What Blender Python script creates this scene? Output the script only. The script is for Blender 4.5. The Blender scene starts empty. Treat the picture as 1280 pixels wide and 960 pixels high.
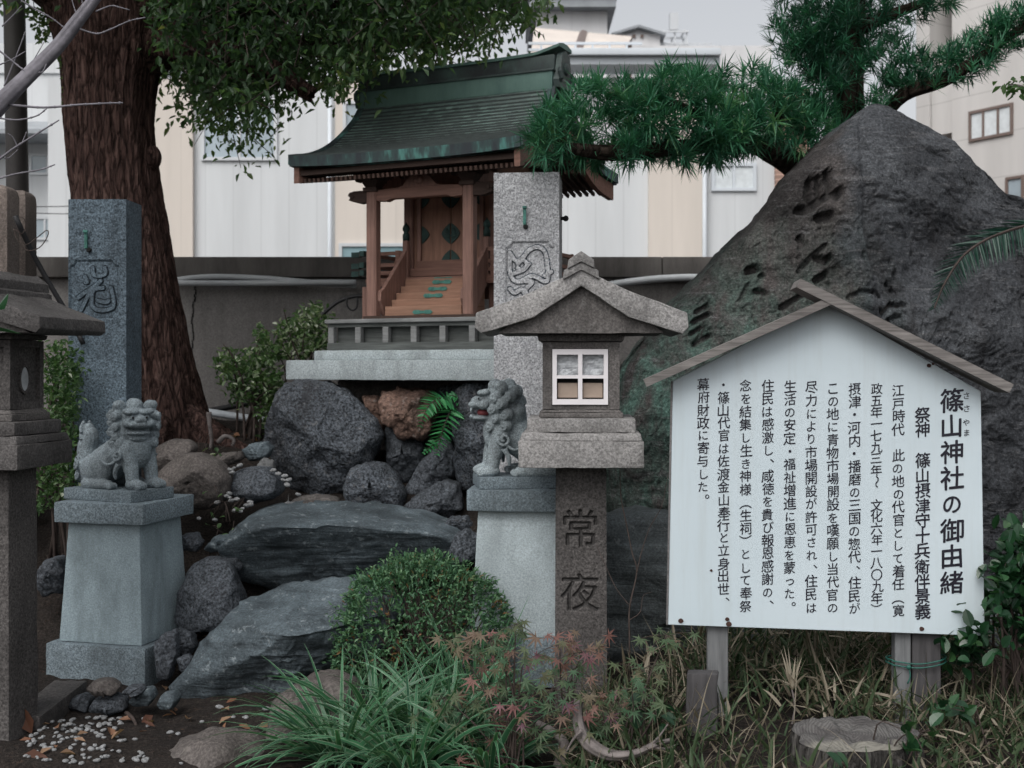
import bpy, bmesh, math, random
import numpy as np
from mathutils import Vector, Matrix
PI = math.pi
scene = bpy.context.scene
COL = scene.collection

# ------------------------------------------------------------------ camera, sky, sun, exposure
F, HY, CAMZ = 1493.0, 460.0, 1.3          # focal length in photo pixels, horizon row, eye height
cam = bpy.data.cameras.new('camera')
cam.sensor_width = 36.0
cam.lens = 36.0 * F / 1280.0
cam.shift_y = (HY - 480.0) / 1280.0
cam.clip_end = 1000
cam.dof.use_dof = True
cam.dof.focus_distance = 4.2
cam.dof.aperture_fstop = 5.0
cam_ob = bpy.data.objects.new('camera', cam)
COL.objects.link(cam_ob)
cam_ob.location = (0, 0, CAMZ)
cam_ob.rotation_euler = (PI / 2, 0, 0)
scene.camera = cam_ob

SUN_EL, SUN_AZ = math.radians(52), math.radians(205)   # azimuth from +Y clockwise: behind the camera, to its left
world = bpy.data.worlds.new('World')
scene.world = world
world.use_nodes = True
wn = world.node_tree
wn.nodes.clear()
sky = wn.nodes.new('ShaderNodeTexSky')
sky.sky_type = 'NISHITA'
sky.sun_disc = False
sky.sun_elevation = SUN_EL
sky.sun_rotation = SUN_AZ
sky.air_density = 1.0
sky.dust_density = 5.0
sky.ozone_density = 1.0
hs = wn.nodes.new('ShaderNodeHueSaturation')
hs.inputs['Saturation'].default_value = 0.18
bg = wn.nodes.new('ShaderNodeBackground')
bg.inputs['Strength'].default_value = 0.15
wo = wn.nodes.new('ShaderNodeOutputWorld')
wn.links.new(sky.outputs[0], hs.inputs['Color'])
wn.links.new(hs.outputs[0], bg.inputs['Color'])
wn.links.new(bg.outputs[0], wo.inputs['Surface'])

sl = bpy.data.lights.new('sun', 'SUN')
sl.energy = 0.75
sl.angle = math.radians(40)
sl.color = (1.0, 0.97, 0.93)
sun = bpy.data.objects.new('sun', sl)
COL.objects.link(sun)
sd = Vector((math.sin(SUN_AZ) * math.cos(SUN_EL), math.cos(SUN_AZ) * math.cos(SUN_EL), math.sin(SUN_EL)))
sun.rotation_euler = (-sd).to_track_quat('-Z', 'Y').to_euler()
sun.location = sd * 30

vs = scene.view_settings
vs.view_transform = 'Standard'
vs.look = 'None'
vs.gamma = 1.0
vs.use_curve_mapping = False
vs.exposure = 0.30
scene.cycles.use_denoising = True
scene.cycles.max_bounces = 6
scene.cycles.transparent_max_bounces = 6


def P(px, py, d):
    """world point seen at photo pixel (px, py) at depth d metres"""
    return np.array(((px - 640.0) / F * d, d, CAMZ - (py - HY) / F * d))


# ------------------------------------------------------------------ noise
def _h(ix, iy, iz, seed):
    n = (ix * 374761393 + iy * 668265263 + iz * 2147483647 + seed * 974711) & 0xFFFFFFFF
    n = ((n ^ (n >> 13)) * 1274126177) & 0xFFFFFFFF
    n = n ^ (n >> 16)
    return (n & 0xFFFF) / 32767.5 - 1.0


def vnoise(p, seed=0):
    p = np.asarray(p, float)
    f = np.floor(p)
    i = f.astype(np.int64)
    t = p - f
    t = t * t * t * (t * (t * 6 - 15) + 10)
    out = 0
    for dx in (0, 1):
        wx = t[..., 0] if dx else 1 - t[..., 0]
        for dy in (0, 1):
            wy = t[..., 1] if dy else 1 - t[..., 1]
            for dz in (0, 1):
                wz = t[..., 2] if dz else 1 - t[..., 2]
                out = out + wx * wy * wz * _h(i[..., 0] + dx, i[..., 1] + dy, i[..., 2] + dz, seed)
    return out


def fbm(p, octv=4, seed=0, gain=0.5):
    p = np.asarray(p, float)
    s, a, o = 0, 1.0, 0
    for k in range(octv):
        o = o + a * vnoise(p * 2.0 ** k + 17.3 * k, seed + k)
        a *= gain
    return o


def ridged(p, octv=4, seed=0):
    a, o = 1.0, 0
    p = np.asarray(p, float)
    for k in range(octv):
        o = o + a * (1 - 2 * np.abs(vnoise(p * 2.0 ** k + 5.1 * k, seed + k)))
        a *= 0.5
    return o


# ------------------------------------------------------------------ mesh building
class MB:
    """collects pieces of one mesh: verts, faces, one material index per face, optional per-vertex attributes"""

    def __init__(self):
        self.v, self.f, self.m, self.n = [], [], [], 0
        self.at = {}

    def add(self, verts, faces, mi=0, **attrs):
        verts = np.asarray(verts, float).reshape(-1, 3)
        self.v.append(verts)
        if isinstance(faces, np.ndarray):
            fl = (faces + self.n).tolist()
        else:
            fl = [[i + self.n for i in f] for f in faces]
        self.f += fl
        if isinstance(mi, (int, np.integer)):
            self.m += [int(mi)] * len(fl)
        else:
            self.m += [int(x) for x in mi]
        for k, a in attrs.items():
            self.at.setdefault(k, []).append((self.n, np.asarray(a, float)))
        self.n += len(verts)
        return self

    def box(self, c, s, rot=None, mi=0, taper=None):
        x, y, z = [a / 2.0 for a in s]
        tx, ty = taper if taper else (1, 1)
        v = np.array([(-x, -y, -z), (x, -y, -z), (x, y, -z), (-x, y, -z),
                      (-x * tx, -y * ty, z), (x * tx, -y * ty, z), (x * tx, y * ty, z), (-x * tx, y * ty, z)])
        if rot is not None:
            v = v @ np.array(rot).T
        return self.add(v + np.array(c), [(0, 3, 2, 1), (4, 5, 6, 7), (0, 1, 5, 4), (1, 2, 6, 5), (2, 3, 7, 6), (3, 0, 4, 7)], mi)

    def prism(self, poly, y0, y1, mi=0):
        """polygon in the XZ plane extruded along Y"""
        n = len(poly)
        v = [(p[0], y0, p[1]) for p in poly] + [(p[0], y1, p[1]) for p in poly]
        f = [list(range(n)), list(range(2 * n - 1, n - 1, -1))]
        f += [(i, i + n, (i + 1) % n + n, (i + 1) % n) for i in range(n)]
        return self.add(v, f, mi)

    def tube(self, pts, rad, n=8, mi=0, cap=True, wob=0.0, seed=0):
        pts = np.asarray(pts, float)
        m = len(pts)
        rad = np.broadcast_to(np.asarray(rad, float), (m,))
        tan = np.gradient(pts, axis=0)
        tan /= np.linalg.norm(tan, axis=1)[:, None] + 1e-9
        ref = np.array((0.31, 0.2, 0.93)) if abs(tan[0][2]) < 0.9 else np.array((1.0, 0.1, 0.0))
        vs_ = []
        u = np.cross(tan[0], ref)
        for i in range(m):
            u = u - tan[i] * u.dot(tan[i])
            u /= np.linalg.norm(u) + 1e-9
            w = np.cross(tan[i], u)
            a = np.linspace(0, 2 * PI, n, endpoint=False)
            r = np.full(n, rad[i])
            if wob:
                r = r * (1 + wob * vnoise(np.stack([np.cos(a) * 2, np.sin(a) * 2, np.full(n, i * 0.7)], 1), seed))
            vs_.append(pts[i] + (np.cos(a) * r)[:, None] * u + (np.sin(a) * r)[:, None] * w)
        v = np.concatenate(vs_)
        f = [(i * n + j, i * n + (j + 1) % n, (i + 1) * n + (j + 1) % n, (i + 1) * n + j) for i in range(m - 1) for j in range(n)]
        if cap:
            f += [list(range(n - 1, -1, -1)), list(range((m - 1) * n, m * n))]
        return self.add(v, f, mi)

    def lathe(self, prof, c=(0, 0, 0), n=16, mi=0):
        v, f = [], []
        a = np.linspace(0, 2 * PI, n, endpoint=False)
        for r, z in prof:
            v += [(c[0] + r * math.cos(t), c[1] + r * math.sin(t), c[2] + z) for t in a]
        m = len(prof)
        f = [(i * n + j, i * n + (j + 1) % n, (i + 1) * n + (j + 1) % n, (i + 1) * n + j) for i in range(m - 1) for j in range(n)]
        f += [list(range(n - 1, -1, -1)), list(range((m - 1) * n, m * n))]
        return self.add(v, f, mi)

    def ball(self, c, r, n=10, m=7, rot=None, mi=0):
        r = np.broadcast_to(np.asarray(r, float), (3,))
        th = np.linspace(0, PI, m + 1)[1:-1]
        a = np.linspace(0, 2 * PI, n, endpoint=False)
        v = [(0, 0, 1)] + [(math.sin(t) * math.cos(b), math.sin(t) * math.sin(b), math.cos(t)) for t in th for b in a] + [(0, 0, -1)]
        v = np.array(v) * r
        if rot is not None:
            v = v @ np.array(rot).T
        k = len(th)
        f = [(0, 1 + j, 1 + (j + 1) % n) for j in range(n)]
        f += [(1 + i * n + j, 1 + (i + 1) * n + j, 1 + (i + 1) * n + (j + 1) % n, 1 + i * n + (j + 1) % n) for i in range(k - 1) for j in range(n)]
        f += [(1 + k * n, 1 + (k - 1) * n + (j + 1) % n, 1 + (k - 1) * n + j) for j in range(n)]
        return self.add(v + np.array(c), f, mi)

    def verts(self):
        return np.concatenate(self.v) if self.v else np.zeros((0, 3))


WM = {}          # world matrix of everything built (numpy 4x4), so parts can be given in world coordinates


def np_mat(loc=(0, 0, 0), rz=0.0, ry=0.0):
    return np.array(Matrix.Translation(loc) @ Matrix.Rotation(rz, 4, 'Z') @ Matrix.Rotation(ry, 4, 'Y'))


def tag(o, label=None, cat=None, group=None, kind=None):
    if label:
        o['label'] = label
    if cat:
        o['category'] = cat
    if group:
        o['group'] = group
    if kind:
        o['kind'] = kind
    return o


def thing(name, label, cat, loc=(0, 0, 0), rz=0.0, group=None, ry=0.0):
    o = bpy.data.objects.new(name, None)
    COL.objects.link(o)
    o.empty_display_size = 0.1
    o.location = [float(x) for x in loc]
    o.rotation_euler = (0, ry, rz)
    WM[o] = np_mat([float(x) for x in loc], rz, ry)
    return tag(o, label, cat, group)


def build(name, mb, mat, parent=None, local=False, smooth=False, bevel=0.0, seg=2, label=None, cat=None, group=None,
          kind=None, rough=0.0, rs=20.0, auto=None):
    """link the collected mesh as ONE object. Coordinates are world unless local=True; a top-level mesh gets its origin at its base."""
    v = mb.verts()
    if parent is not None:
        M = WM[parent]
        if not local:
            Mi = np.linalg.inv(M)
            v = v @ Mi[:3, :3].T + Mi[:3, 3]
        WMo = M
    else:
        lo, hi = v.min(0), v.max(0)
        base = np.array(((lo[0] + hi[0]) / 2, (lo[1] + hi[1]) / 2, lo[2]))
        v = v - base
        WMo = np_mat(base)
    me = bpy.data.meshes.new(name)
    me.from_pydata(v.tolist(), [], mb.f)
    mats = mat if isinstance(mat, (list, tuple)) else [mat]
    for m in mats:
        me.materials.append(m)
    if len(mats) > 1:
        me.polygons.foreach_set('material_index', mb.m)
    for k, lst in mb.at.items():
        a = np.zeros(len(v))
        for s, arr in lst:
            a[s:s + len(arr)] = arr
        me.attributes.new(k, 'FLOAT', 'POINT').data.foreach_set('value', a)
    if bevel > 0 or rough > 0:
        bm = bmesh.new()
        bm.from_mesh(me)
        bmesh.ops.recalc_face_normals(bm, faces=bm.faces)
        if bevel > 0:
            es = [e for e in bm.edges if len(e.link_faces) == 2 and e.calc_face_angle(0) > 0.35]
            bmesh.ops.bevel(bm, geom=es, offset=bevel, segments=seg, affect='EDGES', profile=0.6, clamp_overlap=True)
        if rough > 0:
            for _ in range(6):
                long = [e for e in bm.edges if e.calc_length() > 0.05]
                if not long or len(bm.verts) > 9000:
                    break
                bmesh.ops.subdivide_edges(bm, edges=long, cuts=1, use_grid_fill=True)
            bm.normal_update()
            co = np.array([x.co[:] for x in bm.verts])
            no = np.array([x.normal[:] for x in bm.verts])
            dd = fbm(co * rs, 3, len(name)) * rough
            co = co + no * dd[:, None]
            for x, c in zip(bm.verts, co):
                x.co = c
        bm.to_mesh(me)
        bm.free()
    if smooth:
        me.polygons.foreach_set('use_smooth', [True] * len(me.polygons))
    me.validate()
    me.update()
    o = bpy.data.objects.new(name, me)
    COL.objects.link(o)
    if auto is not None or (bevel > 0 and not smooth):
        me.polygons.foreach_set('use_smooth', [True] * len(me.polygons))
        me.set_sharp_from_angle(angle=math.radians(auto or 35))
    if parent is not None:
        o.parent = parent
    else:
        o.location = base.tolist()
    WM[o] = WMo
    return tag(o, label, cat, group, kind)


# ------------------------------------------------------------------ materials
def srgb(r, g, b):
    f = lambda c: (c / 255 / 12.92) if c / 255 <= 0.04045 else ((c / 255 + 0.055) / 1.055) ** 2.4
    return (f(r), f(g), f(b))


class NT:
    def __init__(self, name):
        self.m = bpy.data.materials.new(name)
        self.m.use_nodes = True
        self.t = self.m.node_tree
        self.t.nodes.clear()
        self.out = self.t.nodes.new('ShaderNodeOutputMaterial')
        self.b = self.t.nodes.new('ShaderNodeBsdfPrincipled')
        self.t.links.new(self.b.outputs[0], self.out.inputs[0])

    def n(self, typ, **kw):
        x = self.t.nodes.new(typ)
        for k, v in kw.items():
            setattr(x, k, v)
        return x

    def l(self, a, b):
        self.t.links.new(a, b)

    def coord(self, scale=(1, 1, 1)):
        tc = self.n('ShaderNodeTexCoord')
        oi = self.n('ShaderNodeObjectInfo')
        mul = self.n('ShaderNodeMath', operation='MULTIPLY')
        mul.inputs[1].default_value = 37.0
        self.l(oi.outputs['Random'], mul.inputs[0])
        add = self.n('ShaderNodeVectorMath', operation='ADD')
        self.l(tc.outputs['Object'], add.inputs[0])
        self.l(mul.outputs[0], add.inputs[1])
        mp = self.n('ShaderNodeMapping')
        mp.inputs['Scale'].default_value = scale
        self.l(add.outputs[0], mp.inputs['Vector'])
        return mp.outputs[0]

    def noise(self, vec, scale, detail=4, rough=0.55, dist=0.0):
        x = self.n('ShaderNodeTexNoise')
        x.inputs['Scale'].default_value = scale
        x.inputs['Detail'].default_value = detail
        x.inputs['Roughness'].default_value = rough
        x.inputs['Distortion'].default_value = dist
        if vec is not None:
            self.l(vec, x.inputs['Vector'])
        return x.outputs[0]

    def ramp(self, fac, stops, interp='LINEAR'):
        x = self.n('ShaderNodeValToRGB')
        cr = x.color_ramp
        cr.interpolation = interp
        while len(cr.elements) > 1:
            cr.elements.remove(cr.elements[-1])
        for i, (p, c) in enumerate(stops):
            e = cr.elements[0] if i == 0 else cr.elements.new(p)
            e.position = p
            if isinstance(c, (int, float)):
                c = (c, c, c)
            e.color = (*c[:3], 1)
        self.l(fac, x.inputs[0])
        return x.outputs[0]

    def mix(self, fac, a, b, mode='MIX'):
        x = self.n('ShaderNodeMix', data_type='RGBA', blend_type=mode)
        for s, v in ((0, fac), (6, a), (7, b)):
            if hasattr(v, 'is_linked'):
                self.l(v, x.inputs[s])
            elif isinstance(v, (int, float)):
                x.inputs[s].default_value = v
            else:
                x.inputs[s].default_value = (*v[:3], 1)
        return x.outputs[2]

    def bump(self, h, strength=0.3, dist=0.01, nrm=None):
        x = self.n('ShaderNodeBump')
        x.inputs['Strength'].default_value = strength
        x.inputs['Distance'].default_value = dist
        self.l(h, x.inputs['Height'])
        if nrm is not None:
            self.l(nrm, x.inputs['Normal'])
        return x.outputs[0]

    def done(self, col, rough=0.8, nrm=None, spec=0.3, metal=0.0):
        if hasattr(col, 'is_linked'):
            self.l(col, self.b.inputs['Base Color'])
        else:
            self.b.inputs['Base Color'].default_value = (*col[:3], 1)
        if hasattr(rough, 'is_linked'):
            self.l(rough, self.b.inputs['Roughness'])
        else:
            self.b.inputs['Roughness'].default_value = rough
        self.b.inputs['Specular IOR Level'].default_value = spec
        self.b.inputs['Metallic'].default_value = metal
        if nrm is not None:
            self.l(nrm, self.b.inputs['Normal'])
        return self.m


def sc(c, k):
    return tuple(x * k for x in c)


def stone(name, c, var=0.25, speck=0.5, spk=140, stain=0.4, stain_c=(0.03, 0.03, 0.033), bump=0.35, moss=0.0, moss_c=(0.05, 0.085, 0.06), big=2.2,
          lay=None, fine=0.004, light=None):
    """stone: broad mottling, salt-and-pepper grain, weather stains running down, optional moss and layering"""
    t = NT(name)
    v = t.coord()
    n1 = t.noise(v, big, 6, 0.6)
    col = t.ramp(n1, [(0.3, sc(c, 1 - var)), (0.7, sc(c, 1 + var))])
    g = t.noise(v, spk, 2, 0.7)
    grain = t.ramp(g, [(0.33, 1 - speck), (0.5, 1.0), (0.68, 1 + speck * 1.2)])
    col = t.mix(1.0, col, grain, 'MULTIPLY')
    if lay:
        vl = t.coord(lay)
        nl = t.noise(vl, 1.0, 6, 0.65, 0.6)
        col = t.mix(1.0, col, t.ramp(nl, [(0.3, 0.55), (0.5, 0.95), (0.62, 1.15), (0.72, 1.7)]), 'MULTIPLY')
    vs2 = t.coord((1, 1, 0.35))
    st = t.noise(vs2, 5.0, 5, 0.65, 0.4)
    col = t.mix(t.ramp(st, [(0.48, 0.0), (0.68, stain)]), col, stain_c)
    if light:
        ln = t.noise(v, 26.0, 4, 0.7)
        col = t.mix(t.ramp(ln, [(0.58, 0.0), (0.66, light[0])]), col, light[1])
    if moss:
        mn = t.noise(vs2, 3.2, 5, 0.7, 0.5)
        col = t.mix(t.ramp(mn, [(0.42, 0.0), (0.62, moss)]), col, moss_c)
    mid = t.noise(v, spk * 0.28, 4, 0.65)
    nb = t.bump(mid, bump, fine * 2.5)
    nb = t.bump(g, bump * 0.8, fine, nb)
    if lay:
        nb = t.bump(nl, 0.8, 0.02, nb)
    return t.done(col, t.ramp(n1, [(0.3, 0.72), (0.7, 0.9)]), nb, 0.25)


def wood(name, c, grain=(60, 60, 4), var=0.35, rough=0.75, stain=0.3, stain_c=(0.03, 0.025, 0.02)):
    t = NT(name)
    v = t.coord(grain)
    n = t.noise(v, 1.0, 5, 0.6, 0.3)
    col = t.ramp(n, [(0.28, sc(c, 1 - var)), (0.5, c), (0.72, sc(c, 1 + var))])
    w = t.noise(t.coord(), 4.0, 5, 0.6)
    col = t.mix(t.ramp(w, [(0.45, 0.0), (0.7, stain)]), col, stain_c)
    return t.done(col, rough, t.bump(n, 0.35, 0.003), 0.25)


def plain(name, c, var=0.12, scale=6.0, rough=0.6, bump=0.0, bs=60, spec=0.4, metal=0.0):
    t = NT(name)
    v = t.coord()
    n = t.noise(v, scale, 5, 0.6)
    col = t.ramp(n, [(0.3, sc(c, 1 - var)), (0.7, sc(c, 1 + var))])
    nb = t.bump(t.noise(v, bs, 3), bump, 0.004) if bump else None
    return t.done(col, rough, nb, spec, metal)


def leafmat(name, stops, rough=0.45, trans=0.3, tc=None, edge=None, spec=0.4, back=None):
    """leaves: colour picked per leaf from the 'var' attribute, some light passing through"""
    t = NT(name)
    at = t.n('ShaderNodeAttribute', attribute_name='var')
    col = t.ramp(at.outputs['Fac'], stops)
    if edge:
        ae = t.n('ShaderNodeAttribute', attribute_name='edge')
        col = t.mix(t.ramp(ae.outputs['Fac'], [(edge[0], 0.0), (edge[0] + 0.06, 1.0)]), col, edge[1])
    t.done(col, rough, None, spec)
    tr = t.n('ShaderNodeBsdfTranslucent')
    t.l(t.mix(1.0, col, tc or (1.3, 1.5, 0.8), 'MULTIPLY'), tr.inputs[0])
    mx = t.n('ShaderNodeMixShader')
    mx.inputs[0].default_value = trans
    t.l(t.b.outputs[0], mx.inputs[1])
    t.l(tr.outputs[0], mx.inputs[2])
    t.l(mx.outputs[0], t.out.inputs[0])
    return t.m




def monument_mat():
    """dark pitted rock: brown on the carved side, greyer beyond the ridge, green algae low on the left"""
    t = NT('monument_rock')
    tc = t.n('ShaderNodeTexCoord')
    o = tc.outputs['Object']
    sp = t.n('ShaderNodeSeparateXYZ')
    t.l(o, sp.inputs[0])
    n1 = t.noise(o, 2.4, 7, 0.68)
    brown = t.ramp(n1, [(0.32, (0.028, 0.026, 0.026)), (0.5, (0.060, 0.054, 0.053)), (0.68, (0.11, 0.098, 0.095))])
    grey = t.ramp(n1, [(0.32, (0.030, 0.032, 0.036)), (0.5, (0.056, 0.060, 0.067)), (0.68, (0.10, 0.106, 0.115))])
    wob = t.noise(o, 3.0, 4, 0.6)
    ad = t.n('ShaderNodeMath', operation='MULTIPLY_ADD')
    t.l(wob, ad.inputs[0])
    ad.inputs[1].default_value = 0.5
    t.l(sp.outputs[0], ad.inputs[2])
    col = t.mix(t.ramp(ad.outputs[0], [(0.0, 0.0), (0.10, 1.0)]), brown, grey)
    mr = t.n('ShaderNodeMapRange')
    mr.inputs['From Min'].default_value = 0.15
    mr.inputs['From Max'].default_value = -0.6
    t.l(sp.outputs[0], mr.inputs['Value'])
    mz = t.n('ShaderNodeMapRange')
    mz.inputs['From Min'].default_value = 2.0
    mz.inputs['From Max'].default_value = 1.2
    t.l(sp.outputs[2], mz.inputs['Value'])
    mm = t.n('ShaderNodeMath', operation='MULTIPLY')
    t.l(mr.outputs[0], mm.inputs[0])
    t.l(mz.outputs[0], mm.inputs[1])
    st = t.n('ShaderNodeMapping')
    st.inputs['Scale'].default_value = (1, 1, 0.3)
    t.l(o, st.inputs['Vector'])
    al = t.ramp(t.noise(st.outputs[0], 7.0, 6, 0.7, 0.5), [(0.40, 0.0), (0.60, 1.0)])
    m2 = t.n('ShaderNodeMath', operation='MULTIPLY')
    t.l(mm.outputs[0], m2.inputs[0])
    t.l(al, m2.inputs[1])
    col = t.mix(m2.outputs[0], col, (0.072, 0.128, 0.108))
    streak = t.ramp(t.noise(st.outputs[0], 4.0, 6, 0.7, 0.6), [(0.5, 0.0), (0.68, 0.65)])
    col = t.mix(streak, col, (0.026, 0.024, 0.025))
    dg = t.n('ShaderNodeMapping')
    dg.inputs['Rotation'].default_value = (0, math.radians(32), 0)
    dg.inputs['Scale'].default_value = (5, 5, 34)
    t.l(o, dg.inputs['Vector'])
    stri = t.noise(dg.outputs[0], 1.0, 5, 0.7, 0.8)
    col = t.mix(t.ramp(stri, [(0.56, 0.0), (0.64, 0.4)]), col, (0.165, 0.165, 0.17))
    g = t.noise(o, 85, 3, 0.75)
    col = t.mix(1.0, col, t.ramp(g, [(0.3, 0.45), (0.5, 1.0), (0.66, 1.7), (0.74, 2.6)]), 'MULTIPLY')
    mid = t.noise(o, 22, 5, 0.7)
    nb = t.bump(g, 0.7, 0.008, t.bump(mid, 0.8, 0.02, t.bump(stri, 0.5, 0.02, t.bump(n1, 0.4, 0.06))))
    return t.done(col, 0.85, nb, 0.25)


M = {}
M['granite'] = stone('granite', (0.17, 0.21, 0.235), 0.18, 0.5, 150, 0.5, (0.06, 0.07, 0.075), 0.3)
M['granite_pale'] = stone('granite_pale', (0.265, 0.33, 0.36), 0.16, 0.22, 170, 0.65, (0.12, 0.15, 0.16), 0.25)
M['granite_white'] = stone('granite_white', (0.40, 0.46, 0.485), 0.12, 0.22, 170, 0.5, (0.2, 0.23, 0.24), 0.25)
M['granite_lion'] = stone('granite_lion', (0.19, 0.225, 0.245), 0.25, 0.42, 170, 0.6, (0.05, 0.058, 0.06), 0.45, big=9)
M['granite_lion_pale'] = stone('granite_lion_pale', (0.28, 0.325, 0.345), 0.3, 0.40, 170, 0.65, (0.06, 0.066, 0.068), 0.4, big=9)
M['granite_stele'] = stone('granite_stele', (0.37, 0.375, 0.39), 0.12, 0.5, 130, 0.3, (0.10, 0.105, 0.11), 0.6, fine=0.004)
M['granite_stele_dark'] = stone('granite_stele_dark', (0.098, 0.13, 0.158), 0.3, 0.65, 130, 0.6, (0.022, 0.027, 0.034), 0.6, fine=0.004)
M['lantern'] = stone('lantern_stone', (0.125, 0.116, 0.112), 0.3, 0.38, 130, 0.6, (0.04, 0.038, 0.037), 0.5, light=(0.35, (0.26, 0.25, 0.245)))
M['lantern_pale'] = stone('lantern_stone_pale', (0.29, 0.282, 0.278), 0.28, 0.4, 130, 0.6, (0.09, 0.087, 0.085), 0.5, light=(0.3, (0.38, 0.37, 0.36)))
M['lantern_dark'] = stone('lantern_stone_dark', (0.082, 0.076, 0.074), 0.3, 0.5, 120, 0.5, (0.03, 0.028, 0.028), 0.5)
M['carved'] = stone('carved_stone', (0.05, 0.047, 0.046), 0.3, 0.4, 120, 0.3, (0.02, 0.02, 0.02), 0.4)
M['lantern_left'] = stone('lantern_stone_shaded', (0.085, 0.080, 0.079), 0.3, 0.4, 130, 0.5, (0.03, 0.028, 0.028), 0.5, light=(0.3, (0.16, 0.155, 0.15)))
M['slab'] = stone('slab_stone', (0.36, 0.405, 0.42), 0.15, 0.3, 150, 0.6, (0.15, 0.165, 0.165), 0.3)
M['monument'] = monument_mat()
M['rock_dark'] = stone('rock_dark', (0.076, 0.086, 0.10), 0.45, 0.85, 80, 0.5, (0.03, 0.029, 0.031), 0.9, fine=0.01, light=(0.5, (0.21, 0.21, 0.215)))
M['rock_grey'] = stone('rock_grey', (0.064, 0.072, 0.083), 0.4, 0.7, 90, 0.5, (0.03, 0.03, 0.034), 0.6, fine=0.008)
M['rock_tan'] = stone('rock_tan', (0.095, 0.084, 0.079), 0.3, 0.4, 90, 0.4, (0.06, 0.055, 0.052), 0.6, fine=0.008, light=(0.3, (0.24, 0.22, 0.2)))
M['rock_red'] = stone('rock_red', (0.15, 0.095, 0.075), 0.4, 0.5, 60, 0.5, (0.03, 0.025, 0.024), 0.8, fine=0.01, light=(0.6, (0.26, 0.22, 0.2)))
M['slate'] = stone('slate', (0.086, 0.108, 0.122), 0.45, 0.35, 110, 0.5, (0.02, 0.025, 0.03), 0.5, lay=(2.2, 3.0, 26.0), light=(0.5, (0.30, 0.34, 0.36)))
M['slate_flat'] = stone('slate_flat', (0.10, 0.115, 0.12), 0.35, 0.35, 110, 0.4, (0.03, 0.035, 0.04), 0.5, lay=(1.2, 7.0, 30.0), light=(0.4, (0.22, 0.235, 0.24)))
M['pebble'] = stone('pebble_white', (0.22, 0.225, 0.23), 0.55, 0.15, 60, 0.3, (0.15, 0.15, 0.15), 0.1)
M['mortar'] = stone('mortar', (0.12, 0.11, 0.105), 0.3, 0.4, 70, 0.5, (0.04, 0.038, 0.037), 0.7, fine=0.01)
M['wood'] = wood('shrine_wood', (0.25, 0.145, 0.118), (70, 70, 5), 0.3, 0.7, 0.3, (0.07, 0.042, 0.034))
M['wood_h'] = wood('shrine_wood_level', (0.215, 0.118, 0.092), (5, 70, 70), 0.28, 0.7, 0.25, (0.085, 0.05, 0.04))
M['wood_orange'] = wood('step_wood', (0.29, 0.165, 0.115), (5, 70, 60), 0.22, 0.65, 0.22, (0.14, 0.08, 0.055))
M['wood_door'] = wood('door_wood', (0.27, 0.15, 0.108), (50, 50, 6), 0.25, 0.7, 0.3, (0.09, 0.055, 0.042))
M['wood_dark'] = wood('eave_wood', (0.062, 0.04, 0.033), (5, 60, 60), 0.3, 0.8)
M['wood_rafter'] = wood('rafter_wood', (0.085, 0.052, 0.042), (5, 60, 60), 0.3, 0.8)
M['wood_grey'] = wood('weathered_wood', (0.17, 0.165, 0.165), (6, 90, 90), 0.35, 0.85, 0.4, (0.07, 0.065, 0.065))
M['wood_board'] = wood('board_roof_wood', (0.185, 0.172, 0.165), (7, 90, 110), 0.45, 0.85, 0.4, (0.06, 0.052, 0.05))
M['wood_platform'] = wood('platform_wood', (0.10, 0.108, 0.105), (6, 70, 70), 0.35, 0.85, 0.5, (0.04, 0.045, 0.042))
M['wood_platform_light'] = wood('platform_trim_wood', (0.21, 0.215, 0.215), (6, 70, 70), 0.3, 0.85, 0.4, (0.1, 0.1, 0.1))
M['post_grey'] = wood('board_post_wood', (0.155, 0.16, 0.165), (60, 60, 5), 0.3, 0.85, 0.35, (0.07, 0.07, 0.07))
M['post_dark'] = wood('board_post_wood_dark', (0.07, 0.067, 0.07), (60, 60, 5), 0.3, 0.85, 0.35, (0.03, 0.03, 0.03))
M['bronze'] = plain('aged_bronze', (0.025, 0.055, 0.05), 0.5, 14, 0.6, 0.2, 90, 0.4, 0.3)
M['verdigris'] = plain('verdigris', (0.06, 0.185, 0.155), 0.45, 30, 0.75, 0.2, 120)
def board_paint():
    t = NT('white_paint')
    n = t.noise(t.coord(), 2.0, 5, 0.6)
    col = t.ramp(n, [(0.3, (0.525, 0.61, 0.655)), (0.7, (0.575, 0.655, 0.70))])
    d = t.noise(t.coord((1, 1, .06)), 26, 5, 0.7)
    col = t.mix(t.ramp(d, [(0.5, 0.0), (0.72, 0.28)]), col, (0.44, 0.48, 0.48))
    g = t.noise(t.coord(), 60, 4, 0.75)
    col = t.mix(t.ramp(g, [(0.66, 0.0), (0.74, 0.35)]), col, (0.40, 0.40, 0.38))
    return t.done(col, t.ramp(n, [(0.3, 0.35), (0.7, 0.5)]), t.bump(d, 0.06, 0.004), 0.4)


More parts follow.
